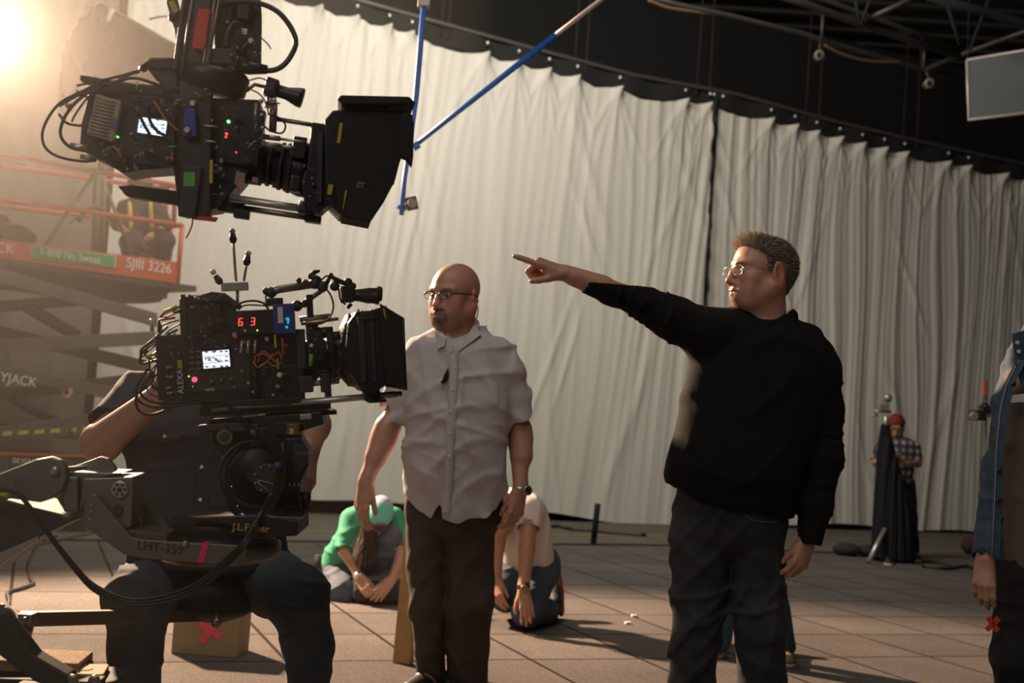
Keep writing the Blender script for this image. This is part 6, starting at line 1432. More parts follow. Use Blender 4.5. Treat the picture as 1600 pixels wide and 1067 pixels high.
# ---------------------------------------------------------------- kneeling in the white t-shirt
def kneeling_white():
    F = Fig(6.8); p = F.p
    root = figure('person kneeling in a white t-shirt and blue jeans with one hand pressed on the knee', F, G(835, 965), head_=(782, 800, -.12, (-.4, -.6, -.7), .95, (800, 792, .02), (-.3, -.5, .8)),
        torso=[(764, 792, 826, .07, .03), (775, 776, 844, .12, .04), (800, 768, 856, .14, .06), (840, 776, 864, .14, .10), (875, 782, 869, .14, .14), (892, 786, 868, .13, .16)],
        arms=[dict(sh=(828, 795, -.06), el=(823, 858, -.16), wr=(818, 922, -.24), tip=(826, 970, -.30), hand=((.15, -1, .25), -1), L=.185, sleeve=.50, curls=[(.15, .25, .2)]*4, thumb=(.6, .1)),
              dict(sh=(788, 790, 0), el=(776, 850, -.10), wr=(775, 905, -.12), tip=(778, 930, -.16), hand=((-.6, -.8, 0), 1), L=.18, sleeve=.5)],
        legs=[dict(pts=[(845, 885, .16), (822, 955, -.12), (850, 955, .10), (862, 950, .34)], r=[.115, .082, .068, .055]),
              dict(pts=[(805, 890, .18), (778, 925, -.02), (790, 938, .2), (800, 935, .42)], r=[.11, .080, .066, .055])],
        shirt=mat('white cotton', (.70, .64, .62), .85, bump=(300, .2, .002)), pants=mat('mid blue denim', (.035, .06, .085), .85, noise=(9, .7, (.06, .09, .12))), skin=(.42, .22, .14), h=.0065, fold=.014, folds=24, seed=81, arm_r=(.048, .043, .029), slv=(.075, .070), names=('t_shirt', 'jeans'), leg_r=(.1, .08, .066, .055))
    b = MB(); a = p(818, 916, -.235); d = nrm(p(826, 970, -.30)-p(818, 922, -.24)); b.lathe(a-d*.012, d, [(0, .032), (.004, .035), (.022, .035), (.026, .032)], 22); b.build('watch_strap', mat('dark bronze', (.10, .075, .045), .4, .7), root)
    b = MB(); b.lathe(p(819, 919, -.27), nrm([.1, -1, .15]), [(-.004, .019), (.006, .019), (.008, .015)], 20); b.build('watch_case', mat('gold dial', (.35, .26, .12), .35, .6), root)
    # trainer with red sole seen from behind
    S = Solid(); a = p(868, 948, .30); f = p(866, 905, .42); S.chain([a+FZ(0, 0, .02), (a+f)/2, f], [.05, .046, .040], .02, flat=(1, -.3, 0), ratio=.85); o = S.mesh('shoe', np.minimum(a, f)-.1, np.maximum(a, f)+.1, .006, mat('dark grey trainer', (.03, .025, .03), .7), root)
    S = Solid(); off = FZ(.030, .02, .0); S.chain([a+off+FZ(.0, 0, -.005), (a+f)/2+off, f+off], [.052, .044, .044], .02, flat=(1, -.3, 0), ratio=.42); attach(S.mesh('sole', np.minimum(a, f)-.1, np.maximum(a, f)+.14, .006, mat('dark red rubber', (.30, .035, .03), .6)), o)
kneeling_white()

# ---------------------------------------------------------------- hidden behind the man who points
def hidden_person():
    F = Fig(6.2); p = F.p
    m_t = mat('teal blue denim', (.025, .06, .085), .85)
    root = figure('person in jeans mostly hidden behind the man who points, only lower legs showing', F, G(1160, 1035), head_=(1166, 520, .05, (-.3, -.9, 0), .95, (1168, 578, .06)),
        torso=[(580, 1140, 1195, .06), (600, 1110, 1215, .09), (700, 1118, 1210, .11), (780, 1116, 1212, .12)], arms=[dict(sh=(1118, 610), el=(1112, 690, .05), wr=(1120, 770, -.03), tip=(1122, 800, -.03), hand=((-.7, -.7, 0), 1)), dict(sh=(1208, 610), el=(1212, 690, .05), wr=(1205, 770, -.03), tip=(1200, 800, -.03), hand=((.7, -.7, 0), -1))],
        legs=[dict(pts=[(1140, 790), (1140, 880, -.03), (1124, 1000, .0)], r=[.095, .075, .062], shoe=(G(1124, 1010)*[1, 1, 0]+FZ(0, .10, 0), G(1117, 1030)*[1, 1, 0])), dict(pts=[(1190, 790), (1200, 880, -.03), (1224, 1010, .02)], r=[.095, .075, .062], shoe=(G(1224, 1025)*[1, 1, 0]+FZ(0, .08, 0), G(1230, 1045)*[1, 1, 0]))],
        shirt=mat('charcoal tee', (.03, .03, .03), .9), pants=m_t, h=.010, shoe_m=m_brownshoe, seed=91, sole=mat('pale sole', (.5, .42, .32), .7))
hidden_person()

# ---------------------------------------------------------------- man at the back in the plaid shirt and red beanie
def plaid_man():
    F = Fig(12.6); p = F.p
    m = bpy.data.materials.new('plaid flannel'); m.use_nodes = True; nt = m.node_tree; N = nt.nodes; L = nt.links; tc = N.new('ShaderNodeTexCoord'); b_ = N['Principled BSDF']; b_.inputs['Roughness'].default_value = .9
    outs = []
    for ax in (0, 2):
        w = N.new('ShaderNodeTexWave'); w.wave_type = 'BANDS'; w.bands_direction = 'X' if ax == 0 else 'Z'; w.inputs['Scale'].default_value = 4.2; L.new(tc.outputs['Object'], w.inputs[0]); outs.append(w.outputs['Fac'])
    mm = N.new('ShaderNodeMath'); mm.operation = 'MULTIPLY'; L.new(outs[0], mm.inputs[0]); L.new(outs[1], mm.inputs[1]); cr = N.new('ShaderNodeMix'); cr.data_type = 'RGBA'; cr.inputs[6].default_value = (.03, .028, .04, 1); cr.inputs[7].default_value = (.45, .36, .36, 1); L.new(mm.outputs[0], cr.inputs[0]); L.new(cr.outputs[2], b_.inputs['Base Color'])
    root = figure('person far back by the curtain in a plaid shirt and backwards red cap, looking down', F, G(1404, 872), head_=(1400, 667, 0, (-.25, -.85, -.45), .98, (1404, 686, .04)),
        torso=[(684, 1388, 1420, .07), (692, 1374, 1431, .10), (715, 1373, 1429, .12), (740, 1376, 1427, .12), (756, 1378, 1424, .12)],
        arms=[dict(sh=(1375, 700, 0), el=(1368, 722, -.05), wr=(1385, 716, -.22), tip=(1396, 712, -.3), hand=((-.3, -.6, .7), 1), sleeve=.95), dict(sh=(1429, 700, 0), el=(1434, 724, -.05), wr=(1417, 724, -.25), tip=(1405, 720, -.3), hand=((.3, -.6, .7), -1), sleeve=.95)],
        legs=[dict(pts=[(1390, 758), (1390, 810, -.03), (1392, 862, .0)], r=[.105, .085, .075], shoe=(G(1392, 872), G(1388, 884))), dict(pts=[(1414, 758), (1420, 810, -.03), (1424, 860, .02)], r=[.105, .085, .075], shoe=(G(1422, 868), G(1434, 878)))],
        shirt=m, pants=mat('black work trousers', (.012, .011, .011), .9), h=.010, seed=95, beard=.8, fold=.01, sole=mat('white sole', (.6, .56, .5), .7))
    c = p(1400, 667, 0); R = head_frame(c, (-.25, -.85, -.45)); S = Solid(); S.el(c + R @ FZ(0, .012, .040), (.088, .108, .095), R); S.add(lambda q: -(((q-c) @ R)[..., 2]-.030), 0, 'cut')
    o = S.mesh('cap', c-.2, c+.2, .007, mat('red cap', (.16, .012, .015), .8), root)
    b = MB(); b.box(c + R @ FZ(0, -.095, .048), (.07, .012, .02), R, .003); attach(b.build('cap_strap', mat('yellow strap', (.5, .38, .08), .6)), o)
    # stand draped with black cloth in front of him
    st = thing('draped_stand', 'tall stand draped with long black cloth in front of the person in plaid', 'stand', G(1380, 876))
    S = Solid(); base = G(1389, 876); base[1] -= .1; top = P(1384, 664, base[1]-.02)
    H = top[2]
    S.loft([(0.03, base[0], base[1], .20, .16), (H*.3, base[0]-.01, base[1], .185, .14), (H*.6, (base[0]+top[0])/2, base[1], .125, .10), (H*.85, top[0]+.01, base[1], .065, .06), (H, top[0], base[1], .035, .03)], k=.01, n=2)
    cx = base[0]; S.fold(lambda q: .014*np.sin(np.arctan2(q[..., 1]-base[1], q[..., 0]-cx)*11+q[..., 2]*1.5)+.01*np.sin(np.arctan2(q[..., 1]-base[1], q[..., 0]-cx)*23), .035)
    S.mesh('black_cloth', (cx-.5, base[1]-.35, 0), (cx+.5, base[1]+.35, H+.08), .012, mat('black duvetyne', (.008, .008, .008), .95), st)
    b = MB(); b.cyl((top[0], base[1], H-.05), (top[0], base[1], H+.10), .018); b.cyl((base[0]-.12, base[1]-.12, .32), (base[0]-.32, base[1]-.30, .01), .02); b2 = b.build('stand_leg', mat('pale steel leg', (.6, .58, .52), .35, .7), st)
    b = MB(); b.box((top[0]-.03, base[1], H+.17), (.10, .08, .07), None, .01); b.cyl((top[0]-.13, base[1], H+.13), (top[0]+.05, base[1], H+.13), .012); b.lathe((top[0]-.12, base[1], H+.08), (0, 0, 1), [(0, .05), (.02, .035), (.03, .02)], 16); b.ball((top[0]+.0, base[1]-.03, H+.26), .045, 12); b.build('stand_head', mat('worn silver head', (.35, .32, .28), .4, .6), st)
    wt = thing('sandbag', 'dark sandbag lying beside the draped stand', 'sandbag', G(1333, 868)); S = Solid(); a = G(1338, 869); S.el(a+FZ(-.10, 0, .06), (.14, .12, .07)); S.el(a+FZ(.13, .02, .06), (.13, .12, .065), k=.03); S.add(lambda q: .004-q[..., 2], 0, 'cut'); S.fold(ridges(3, [(1, 0, 0), (1, 1, 0)], 25, .012), .02); S.mesh('sandbag_body', a+FZ(-.35, -.2, -.02), a+FZ(.35, .25, .2), .010, mat('dark sandbag canvas', (.03, .022, .02), .9), wt)
plaid_man()

# ---------------------------------------------------------------- person cut by the right edge in the denim jacket
def jacket_person():
    F = Fig(3.95); p = F.p
    m_den = mat('blue denim jacket', (.028, .055, .095), .85, noise=(16, .8, (.07, .11, .155)), bump=(500, .3, .001)); m_gs = mat('heather grey brown t-shirt', (.13, .105, .085), .9, noise=(240, .6, (.20, .165, .13)), bump=(380, .3, .001))
    root = figure('person cut by the right edge in a blue denim jacket over a heathered t-shirt', F, G(1690, 1185), head_=(1659, 432, .0, (-.75, -.6, 0), 1.08, (1662, 520, .02)),
        torso=[(515, 1622, 1740, .07), (545, 1596, 1780, .10), (600, 1580, 1790, .13), (700, 1566, 1786, .15), (820, 1560, 1784, .155), (900, 1562, 1780, .15), (908, 1563, 1780, .14)],
        arms=[dict(sh=(1620, 585, .06), el=(1574, 730, .14), wr=(1540, 872, .02), tip=(1537, 935, -.02), hand=((-.45, -.9, 0), 1), L=.175, sleeve=1.99, curls=[(.3, .5, .4), (.35, .55, .4), (.4, .6, .4), (.5, .6, .4)]), dict(sh=(1780, 590, .05), el=(1815, 720, .1), wr=(1818, 850, 0), tip=(1818, 910, 0), hand=((.7, -.7, 0), -1), sleeve=1.9)],
        legs=[dict(pts=[(1610, 900), (1604, 1020, -.02), (1600, 1165, .02)], r=[.115, .098, .085], shoe=(np.append(p(1600, 1180)[:2], 0), np.append(p(1570, 1180, -.2)[:2], 0))), dict(pts=[(1725, 900), (1735, 1020, -.02), (1735, 1165, .02)], r=[.115, .098, .085], shoe=(np.append(p(1735, 1180)[:2], 0), np.append(p(1730, 1180, -.2)[:2], 0)))],
        waist=[(880, 1563, 1780, .14), (940, 1556, 1782, .14)], shirt=None, pants=mat('black trousers', (.014, .013, .012), .9), names=('t_shirt', 'trousers'), h=.006, seed=99, skin=(.45, .24, .155), fold=.012)
    # t-shirt
    S = Solid(); tr = [(520, 1640, 1720, .06), (545, 1606, 1770, .10), (600, 1572, 1786, .135), (700, 1560, 1784, .155), (820, 1558, 1784, .16), (885, 1562, 1782, .155), (903, 1563, 1780, .15)]
    S.loft(F.rows(tr), k=.03); S.fold(ridges(17, [(1, 0, .5), (1, 0, -.6), (.3, 0, 1)], 20, .012), .02); S.rc(p(1680, 440), p(1668, 500, .02), .07, .07, .005, 's')
    S.mesh('t_shirt', p(1540, 905, -.25)*[1, 1, 0]+FZ(0, 0, p(1560, 930)[2]), p(1800, 500, .25)*[1, 1, 0]+FZ(0, 0, p(1640, 490)[2]), .006, m_gs, root)
    # jacket, open at the front
    S = Solid(); o_ = 10; S.loft(F.rows([(505, 1612, 1748, .085, .03), (530, 1592, 1768, .11, .03), (570, 1572, 1790, .15, .03), (640, 1556, 1796, .175, .03), (760, 1547, 1800, .185, .03), (875, 1546, 1798, .185, .03), (885, 1548, 1797, .18, .03)]), k=.03)
    S.chain([p(1622, 580, .06), p(1574, 730, .14), p(1541, 876, .03)], [.082, .072, .050], .03, capend=True)
    S.chain([p(1775, 585, .06), p(1815, 720, .1), p(1818, 848, .01)], [.082, .072, .052], .03, capend=True)
    S.fold(ridges(19, [(.4, 0, 1), (-.2, 0, 1), (1, 0, .3)], 34, .012), .02)
    S.rc(p(1541, 872, .03), p(1537, 905, .02), .038, .042, .003, 's')
    fr = p(1600, 700)[1]
    edge = lambda z: np.interp(z, [p(1546, 885)[2], p(1552, 800)[2], p(1556, 700)[2], p(1566, 620)[2], p(1588, 560)[2], p(1600, 520)[2]], [p(1551, 885)[0], p(1558, 800)[0], p(1562, 700)[0], p(1573, 620)[0], p(1596, 560)[0], p(1606, 520)[0]])
    S.add(lambda q: np.minimum(np.minimum(q[..., 0]-edge(q[..., 2]), fr-.02-q[..., 1]), 99.0), 0, 'cut')
    S.mesh('denim_jacket', FZ(p(1500, 800)[0], fr-.35, p(1540, 905)[2]), FZ(p(1900, 600)[0], fr+.40, p(1640, 490)[2]), .006, m_den, root)
    # placket, collar, buttons, tape cross, white print
    d0 = -.165; b = MB(); L_ = [(1591, 562), (1572, 600), (1562, 640), (1556, 700), (1554, 760), (1551, 820), (1549, 872)]; vs = []
    for i, (x, y) in enumerate(L_):
        dd = [-.13, -.15, -.155, -.16, -.16, -.155, -.15][i]; vs += [p(x-3, y, dd+.06), p(x, y, dd-.008), p(x+13, y, dd-.018), p(x+13, y, dd+.02)]
    b.verts_faces(vs, [[4*i+j, 4*i+j+1, 4*i+5+j, 4*i+4+j] for i in range(len(L_)-1) for j in range(3)]); b.build('jacket_placket', m_den, root)
    b = MB(); b.tube([p(x+1, y, [-.13, -.15, -.155, -.16, -.16, -.155, -.15][i]-.012) for i, (x, y) in enumerate(L_)], .0013, 5); b.build('placket_stitching', mat('pale stitching', (.42, .44, .44), .8), root)
    for x, y in ((1562, 735), (1561, 782), (1585, 600)): b = MB(); b.lathe(p(x-1, y, -.184), -CF, [(-.004, .008), (.002, .008), (.003, .005)], 14); b.build('jacket_button', mat('dark bronze button', (.10, .06, .04), .4, .7), root)
    b = MB(); ps = [p(1583, 522, -.10), p(1602, 516, -.06), p(1606, 560, -.10), p(1598, 600, -.16), p(1588, 570, -.15)]; b.verts_faces(ps+[q+CF*.012 for q in ps], [[0, 1, 2, 3, 4], [9, 8, 7, 6, 5]]+[[i, 5+i, 5+(i+1) % 5, (i+1) % 5] for i in range(5)]); b.build('jacket_collar', m_den, root)
    for x, y in ((1590, 535), (1592, 549)): b = MB(); b.lathe(p(x, y, -.135), -CF, [(-.004, .006), (.001, .006)], 12); b.build('jacket_button', mat('pale button', (.7, .68, .6), .3), root)
    b = MB(); ps = [(1576, 618), (1592, 616), (1610, 614), (1612, 628), (1594, 628), (1573, 630)]; b.verts_faces([p(x, y, -.165) for x, y in ps], [[0, 1, 2, 3, 4, 5]]); b.build('white_print', mat('white shirt print', (.75, .70, .60), .8), root)
    b = MB(); c = p(1551, 975, -.125)
    for a in (.75, -.95): b.box(c, (.052, .003, .016), np.array([CR*math.cos(a)+CU*math.sin(a), CF, CU*math.cos(a)-CR*math.sin(a)]).T)
    b.build('tape_cross', m_red_tape if 'm_red_tape' in globals() else mat('red orange tape', (.75, .06, .035), .6), root)
jacket_person()
# ================================================================ scissor lift, lamp, box light
A0 = P(278, 440, 10.8); LD = nrm([.66, .75, 0]); LNR = np.array([LD[1], -LD[0], 0])     # along the lift, normal towards the crew
def LP(px, py, off=0.0):
    """point of the lift's side plane (pushed off metres away from the crew)"""
    r = _F + _R*(px-800)/F_PX + _U*(533.5-py)/F_PX
    o = A0 - LNR*off; return CAM + r*(np.dot(o-CAM, LNR)/np.dot(r, LNR))
def lpoly(b, pts, off=0.0, t=.03, bev=.0):
    o = LP(140, 400, off); Z = np.array([0, 0, 1.0]); q = [LP(x, y, off)-o for x, y in pts]
    b.prism([(v @ LD, v @ Z) for v in q], o - LNR*t/2, LD, Z, LNR, t, bev); return b
def scissor_lift():
    m_or = mat('orange painted steel', (.50, .085, .03), .5, noise=(6, .5, (.36, .06, .025))); m_gr = mat('grey painted scissor steel', (.085, .082, .070), .6, noise=(4, .5, (.065, .06, .05))); m_dk = mat('dark underside steel', (.035, .03, .027), .7)
    base = LP(60, 760, .4); base[2] = 0
    C = thing('scissor_lift', 'raised orange scissor lift with grey arms and the number 3226 on its platform', 'scissor lift', base)
    A = lambda n, m, f, l=None: split_build_(n, m, C, f, l)
    def split_build_(n, m, C, f, l):
        b = MB(); f(b); return split_build(b, n, m, C, l)
    A('platform_side', m_or, lambda b: (lpoly(b, [(-330, 332), (276, 409), (278, 446), (-330, 372)], 0, .04, .004)))
    A('platform_side', m_or, lambda b: (lpoly(b, [(-330, 332), (276, 409), (278, 446), (-330, 372)], .80, .04, .004)), None)
    A('platform_end', m_or, lambda b: b.box((LP(277, 428, 0)+LP(277, 428, 0)-LNR*.82)/2, (.03, .84, .20), np.array([LD, LNR, [0, 0, 1.0]]).T, .003))
    A('platform_deck', m_dk, lambda b: (b.box((LP(-330, 372, .41)+LP(276, 445, .41))/2-FZ(0, 0, .02), (np.linalg.norm(LP(276, 445)-LP(-330, 372)), .82, .05), np.array([LD, LNR, [0, 0, 1.0]]).T), lpoly(b, [(-330, 376), (272, 449), (250, 472), (232, 474), (-330, 402)], .12, .5)))
    for pts, off in ((((-330, 182), (275, 290)), 0), (((-330, 262), (284, 352)), 0), (((-330, 212), (262, 296)), .8), (((-330, 285), (262, 352)), .8)):
        A('guard_rail', m_or, lambda b: b.cyl(LP(*pts[0], off), LP(*pts[1], off), .021, seg=10))
    for x, y0, x2, y1, off in ((275, 288, 271, 352, 0), (285, 351, 277, 446, 0), (262, 294, 258, 352, .8), (268, 352, 262, 430, .8), (-120, 215, -125, 360, 0), (150, 270, 146, 395, .8)):
        A('rail_post', m_or, lambda b: b.cyl(LP(x, y0, off), LP(x2, y1, off), .020, seg=10))
    A('end_rail', m_or, lambda b: [b.cyl(LP(*q, 0), LP(*q, 0)-LNR*.8, .02, seg=10) for q in ((275, 290), (284, 352))])
    m_wl = mat('white decal', (.75, .70, .64), .5)
    Zu = np.array([0, 0, 1.0])
    text('lettering', 'SJIII 3226', LP(233, 416, -.006), LD, Zu, .118, m_wl, C, .001); text('lettering', 'SKYJACK', LP(-22, 384, -.006), LD, Zu, .115, m_wl, C, .001)
    A('green_sign', mat('green sign board', (.05, .30, .12), .5), lambda b: lpoly(b, [(52, 385), (180, 400), (179, 418), (51, 404)], -.012, .012)); A('sign_border', mat('pale sign edge', (.5, .5, .35), .5), lambda b: lpoly(b, [(50, 384), (182, 399), (181, 419), (49, 405)], -.006, .010))
    text('lettering', '1-800 No Sweat', LP(110, 400, -.034), LD, Zu, .080, m_wl, C, .001); text('lettering', 'call anytime', LP(158, 407, -.030), LD, Zu, .05, mat('pale green print', (.25, .5, .28), .5), C, .001) if False else None
    arms = [((-200, 373), (246, 500), 21, .0), ((-200, 552), (243, 528), 21, .0), ((-200, 540), (236, 626), 19, .0), ((-200, 710), (240, 640), 18, .06), ((-200, 470), (236, 575), 20, .62), ((-200, 495), (262, 458), 18, .62), ((-200, 640), (240, 590), 18, .62), ((-200, 650), (240, 690), 16, .62), ((-200, 690), (240, 655), 15, .1)]
    for a, b_, w, off in arms:
        A('scissor_arm', m_gr, lambda b: lpoly(b, [(a[0], a[1]-w/2), (b_[0], b_[1]-w/2), (b_[0], b_[1]+w/2), (a[0], a[1]+w/2)], off, .05, .004))
    for a, b_ in (((40, 478), (120, 524)), ((20, 622), (108, 668))): A('lift_cylinder', m_dk, lambda b: b.cyl(LP(*a, .3), LP(*b_, .3), .05, seg=14))
    for x, y in ((103, 460), (95, 533), (100, 604), (106, 666)): A('pivot_pin', m_gr, lambda b: b.cyl(LP(x, y, -.02), LP(x, y, .05), .045, seg=16))
    A('warning_badge', mat('pink warning ring', (.60, .30, .28), .5), lambda b: b.lathe(LP(104, 612, -.002), LNR, [(0, .048), (.006, .048)], 20)); A('badge_centre', m_dk, lambda b: lpoly(b, [(100, 606), (106, 608), (108, 614), (102, 617)], -.012, .004))
    text('lettering', 'SKYJACK', LP(18, 592, -.006), nrm(LP(60, 600)-LP(0, 590)), Zu, .105, m_wl, C, .001)
    A('base_frame', m_dk, lambda b: (lpoly(b, [(-200, 700), (150, 712), (150, 752), (-200, 760)], .0, .8, .01)))
    A('base_rail', m_or, lambda b: lpoly(b, [(-200, 700), (150, 711), (150, 715), (-200, 705)], -.01, .02)); text('lettering', 'SKYJACK', LP(42, 721, -.012), nrm(LP(60, 722)-LP(20, 720)), Zu, .060, m_wl, C, .001)
    A('hazard_strip', mat('grey painted scissor steel', (.08, .08, .07)), lambda b: lpoly(b, [(-200, 684), (145, 664), (145, 678), (-200, 699)], -.01, .03))
    for i in range(11): A('yellow_stripe', mat('yellow hazard paint', (.55, .46, .06), .6), lambda b: lpoly(b, [(-120+i*25, 682-i*1.45), (-105+i*25, 681-i*1.45), (-107+i*25, 687-i*1.45), (-122+i*25, 688-i*1.45)], -.018, .004))
    for i in range(4):
        w = LP(-60 if i % 2 else 120, 756, -.0 if i < 2 else .7); b = MB(); b.cyl((w[0], w[1], .17), (w+LNR*.1)*[1, 1, 0]+FZ(0, 0, .17), .17, seg=24); b.build('wheel', m_rubber, C)
    # things riding on the platform
    ts = thing('light_stand', 'beige tripod light stand on the lift platform', 'stand', LP(150, 395, .12)); m_be = mat('worn beige steel', (.20, .16, .11), .5, .3)
    for a, b_, r in (((152, 268), (150, 398), .032), ((148, 270), (72, 382), .016), ((158, 275), (208, 400), .016), ((163, 272), (160, 400), .02), ((150, 330), (205, 345), .012), ((150, 318), (108, 350), .012)):
        b = MB(); b.cyl(LP(*a, .12), LP(*b_, .12), r, seg=10); b.build('stand_leg', m_be, ts)
    b = MB(); b.tube([LP(122, 345, .10), LP(135, 330, .10), LP(150, 326, .10), LP(166, 335, .10), LP(182, 352, .10)], .02, 8, sub=4); b.build('cable_coil', m_rubber, ts)
    bg = thing('equipment_bag', 'dark bag slumped on the lift platform at the frame edge', 'bag', LP(10, 378, .4)); S = Solid(); c = LP(15, 368, .4); S.el(c, (.22, .16, .10), k=.03); S.el(c+FZ(-.08, 0, .10), (.08, .08, .08), k=.06); S.mesh('bag', c-.35, c+.35, .015, m_rubber, bg)
    yb = thing('electrical_box', 'small yellow box with two dark sockets on the lift platform', 'box', LP(229, 398, .3)); b = MB(); b.box(LP(229, 391, .3), (.16, .12, .12), np.array([LD, LNR, [0, 0, 1.0]]).T, .006); b.build('box_shell', mat('dull yellow plastic', (.42, .30, .10), .6), yb)
    for dx in (-5, 6): b = MB(); b.cyl(LP(229+dx, 392, .245), LP(229+dx, 392, .20), .020, seg=12); b.build('socket', m_dk, yb)
scissor_lift()
def lift_man():
    p0 = LP(222, 340, .45); F = Fig(float((p0-CAM) @ _F)); p = F.p
    root = figure('person on the lift platform in dark clothes with yellow harness straps', F, LP(222, 400, .45), head_=(220, 292, .02, (.2, -.9, -.3), .98, (221, 310, .03)),
        torso=[(310, 208, 234, .07), (318, 192, 248, .10), (345, 190, 250, .12), (375, 196, 246, .12)], arms=[dict(sh=(194, 325), el=(183, 350, -.05), wr=(196, 362, -.2), tip=(205, 366, -.3), hand=((0, -.5, .8), 1), sleeve=1.6), dict(sh=(246, 325), el=(258, 350, -.05), wr=(246, 364, -.2), tip=(236, 368, -.3), hand=((0, -.5, .8), -1), sleeve=1.6)],
        legs=[dict(pts=[(210, 372), (205, 378, -.25), (204, 402, -.2)], r=[.11, .09, .07]), dict(pts=[(234, 372), (256, 376, -.25), (255, 405, -.2)], r=[.11, .09, .07])], shirt=mat('dark work jacket', (.025, .022, .02), .9), pants=mat('dark work trousers', (.03, .025, .022), .9), h=.012, seed=111)
    m = mat('yellow harness webbing', (.55, .40, .03), .6); zc = p(220, 345)
    for x in (203, 236):
        b = MB(); b.tube([p(x, 314, -.06), p(x-1, 322, -.115), p(x, 340, -.135), p(x+1, 358, -.14)], .022, 6, sub=3); b.build('harness_strap', m, root)
    b = MB(); b.tube([p(236, 362, -.2), p(242, 372, -.22), p(248, 382, -.22)], .012, 6); b.build('lanyard', m_red, root)
    S = Solid(); c = p(220, 288, .02); S.el(c, (.115, .13, .10)); S.add(lambda q: c[2]-.01-q[..., 2], 0, 'cut'); S.mesh('hard_hat', c-.2, c+.2, .01, mat('dark cap', (.05, .04, .035), .7), root)
lift_man()

def box_light():
    D = 9.7; C = thing('box_light', 'large tilted box light with tan diffusion over the lift, wrapped in dark cloth', 'box light', P(200, 110, D))
    o = P(200, 100, D); face = [(172, 13), (285, 77), (283, 108), (262, 150), (222, 196), (150, 190), (128, 150), (140, 90), (155, 40)]
    q = [P(x, y, D)-o for x, y in face]
    b = MB(); b.prism([(v @ CR, v @ CU) for v in q], o+CF*.25, CR, CU, -CF, .50, .02); b.build('diffusion_box', mat('tan diffusion cloth', (.16, .125, .085), .9, noise=(1.6, .9, (.06, .045, .035))), C)
    b = MB(); b.tube([P(168, 12, D-.02), P(287, 78, D-.02)], .016, 8); b.build('frame_bar', mat('worn beige steel', (.20, .16, .11)), C); b = MB(); b.tube([P(176, 14, D-.04), P(168, 30, D-.04), P(166, 38, D-.04)], .022, 8); b.build('frame_bar', mat('bright tape', (.7, .65, .58), .4), C)
    S = Solid(); S.chain([P(158, 14, D), P(146, 50, D-.05), P(130, 90, D-.05), P(120, 130, D), P(100, 172, D)], [.06, .13, .16, .13, .05], .05, flat=CF, ratio=.6); S.fold(ridges(4, [(1, 0, .4), (1, .3, 0)], 26, .03), .05)
    c = P(128, 95, D); S.mesh('dark_cloth', c-.75, c+.75, .014, mat('brown black cloth', (.018, .011, .010), .9), C)
    b = MB(); b.tube([P(138, 8, D), P(147, 13, D), P(156, 18, D)], .012, 6); b.build('red_clip', m_red, C)
    b = MB(); b.tube([P(233, 30, D+.3), P(262, 26, D+.3), P(290, 44, D+.3)], .008, 6, sub=4); b.build('wire_handle', m_dsteel, C)
    b = MB(); b.cyl(P(170, 190, D+.25), LP(152, 300, .4), .03); b.build('mast', m_dsteel, C)
box_light()
def studio_lamp():
    ax = nrm(lamp_aim-LAMP); C = thing('studio_lamp', 'big burning studio lamp at the upper left edge of the picture', 'lamp', LAMP)
    b = MB(); b.lathe(LAMP - ax*.02, ax, [(0, .20), (.01, .235), (.02, .20), (.03, .12)], 36); b.build('lens', mat('burning lamp lens', (1, .9, .75), .2, emit=((1, .86, .62), 26)), C)
    b = MB(); b.lathe(LAMP - ax*.50, ax, [(0, .16), (.05, .22), (.44, .24), (.46, .27), (.475, .27), (.475, .235)], 36); b.build('housing', m_cam2, C)
    b = MB(); q = LAMP - ax*.25; s_ = nrm(np.cross(ax, [0, 0, 1])); b.tube([q+s_*.26, q+s_*.30-FZ(0, 0, .15), q-FZ(0, 0, .36), q-s_*.30-FZ(0, 0, .15), q-s_*.26], .018, 8, sub=5); b.build('yoke', m_cam, C)
    b = MB(); b.cyl(q-FZ(0, 0, .36), (q[0], q[1], .35), .03); b.build('stand_pole', m_dsteel, C)
    for a in (0, 2.1, 4.2): b = MB(); b.cyl((q[0], q[1], .75), (q[0]+.6*math.cos(a), q[1]+.6*math.sin(a), .015), .016); b.build('leg', m_dsteel, C)
studio_lamp()

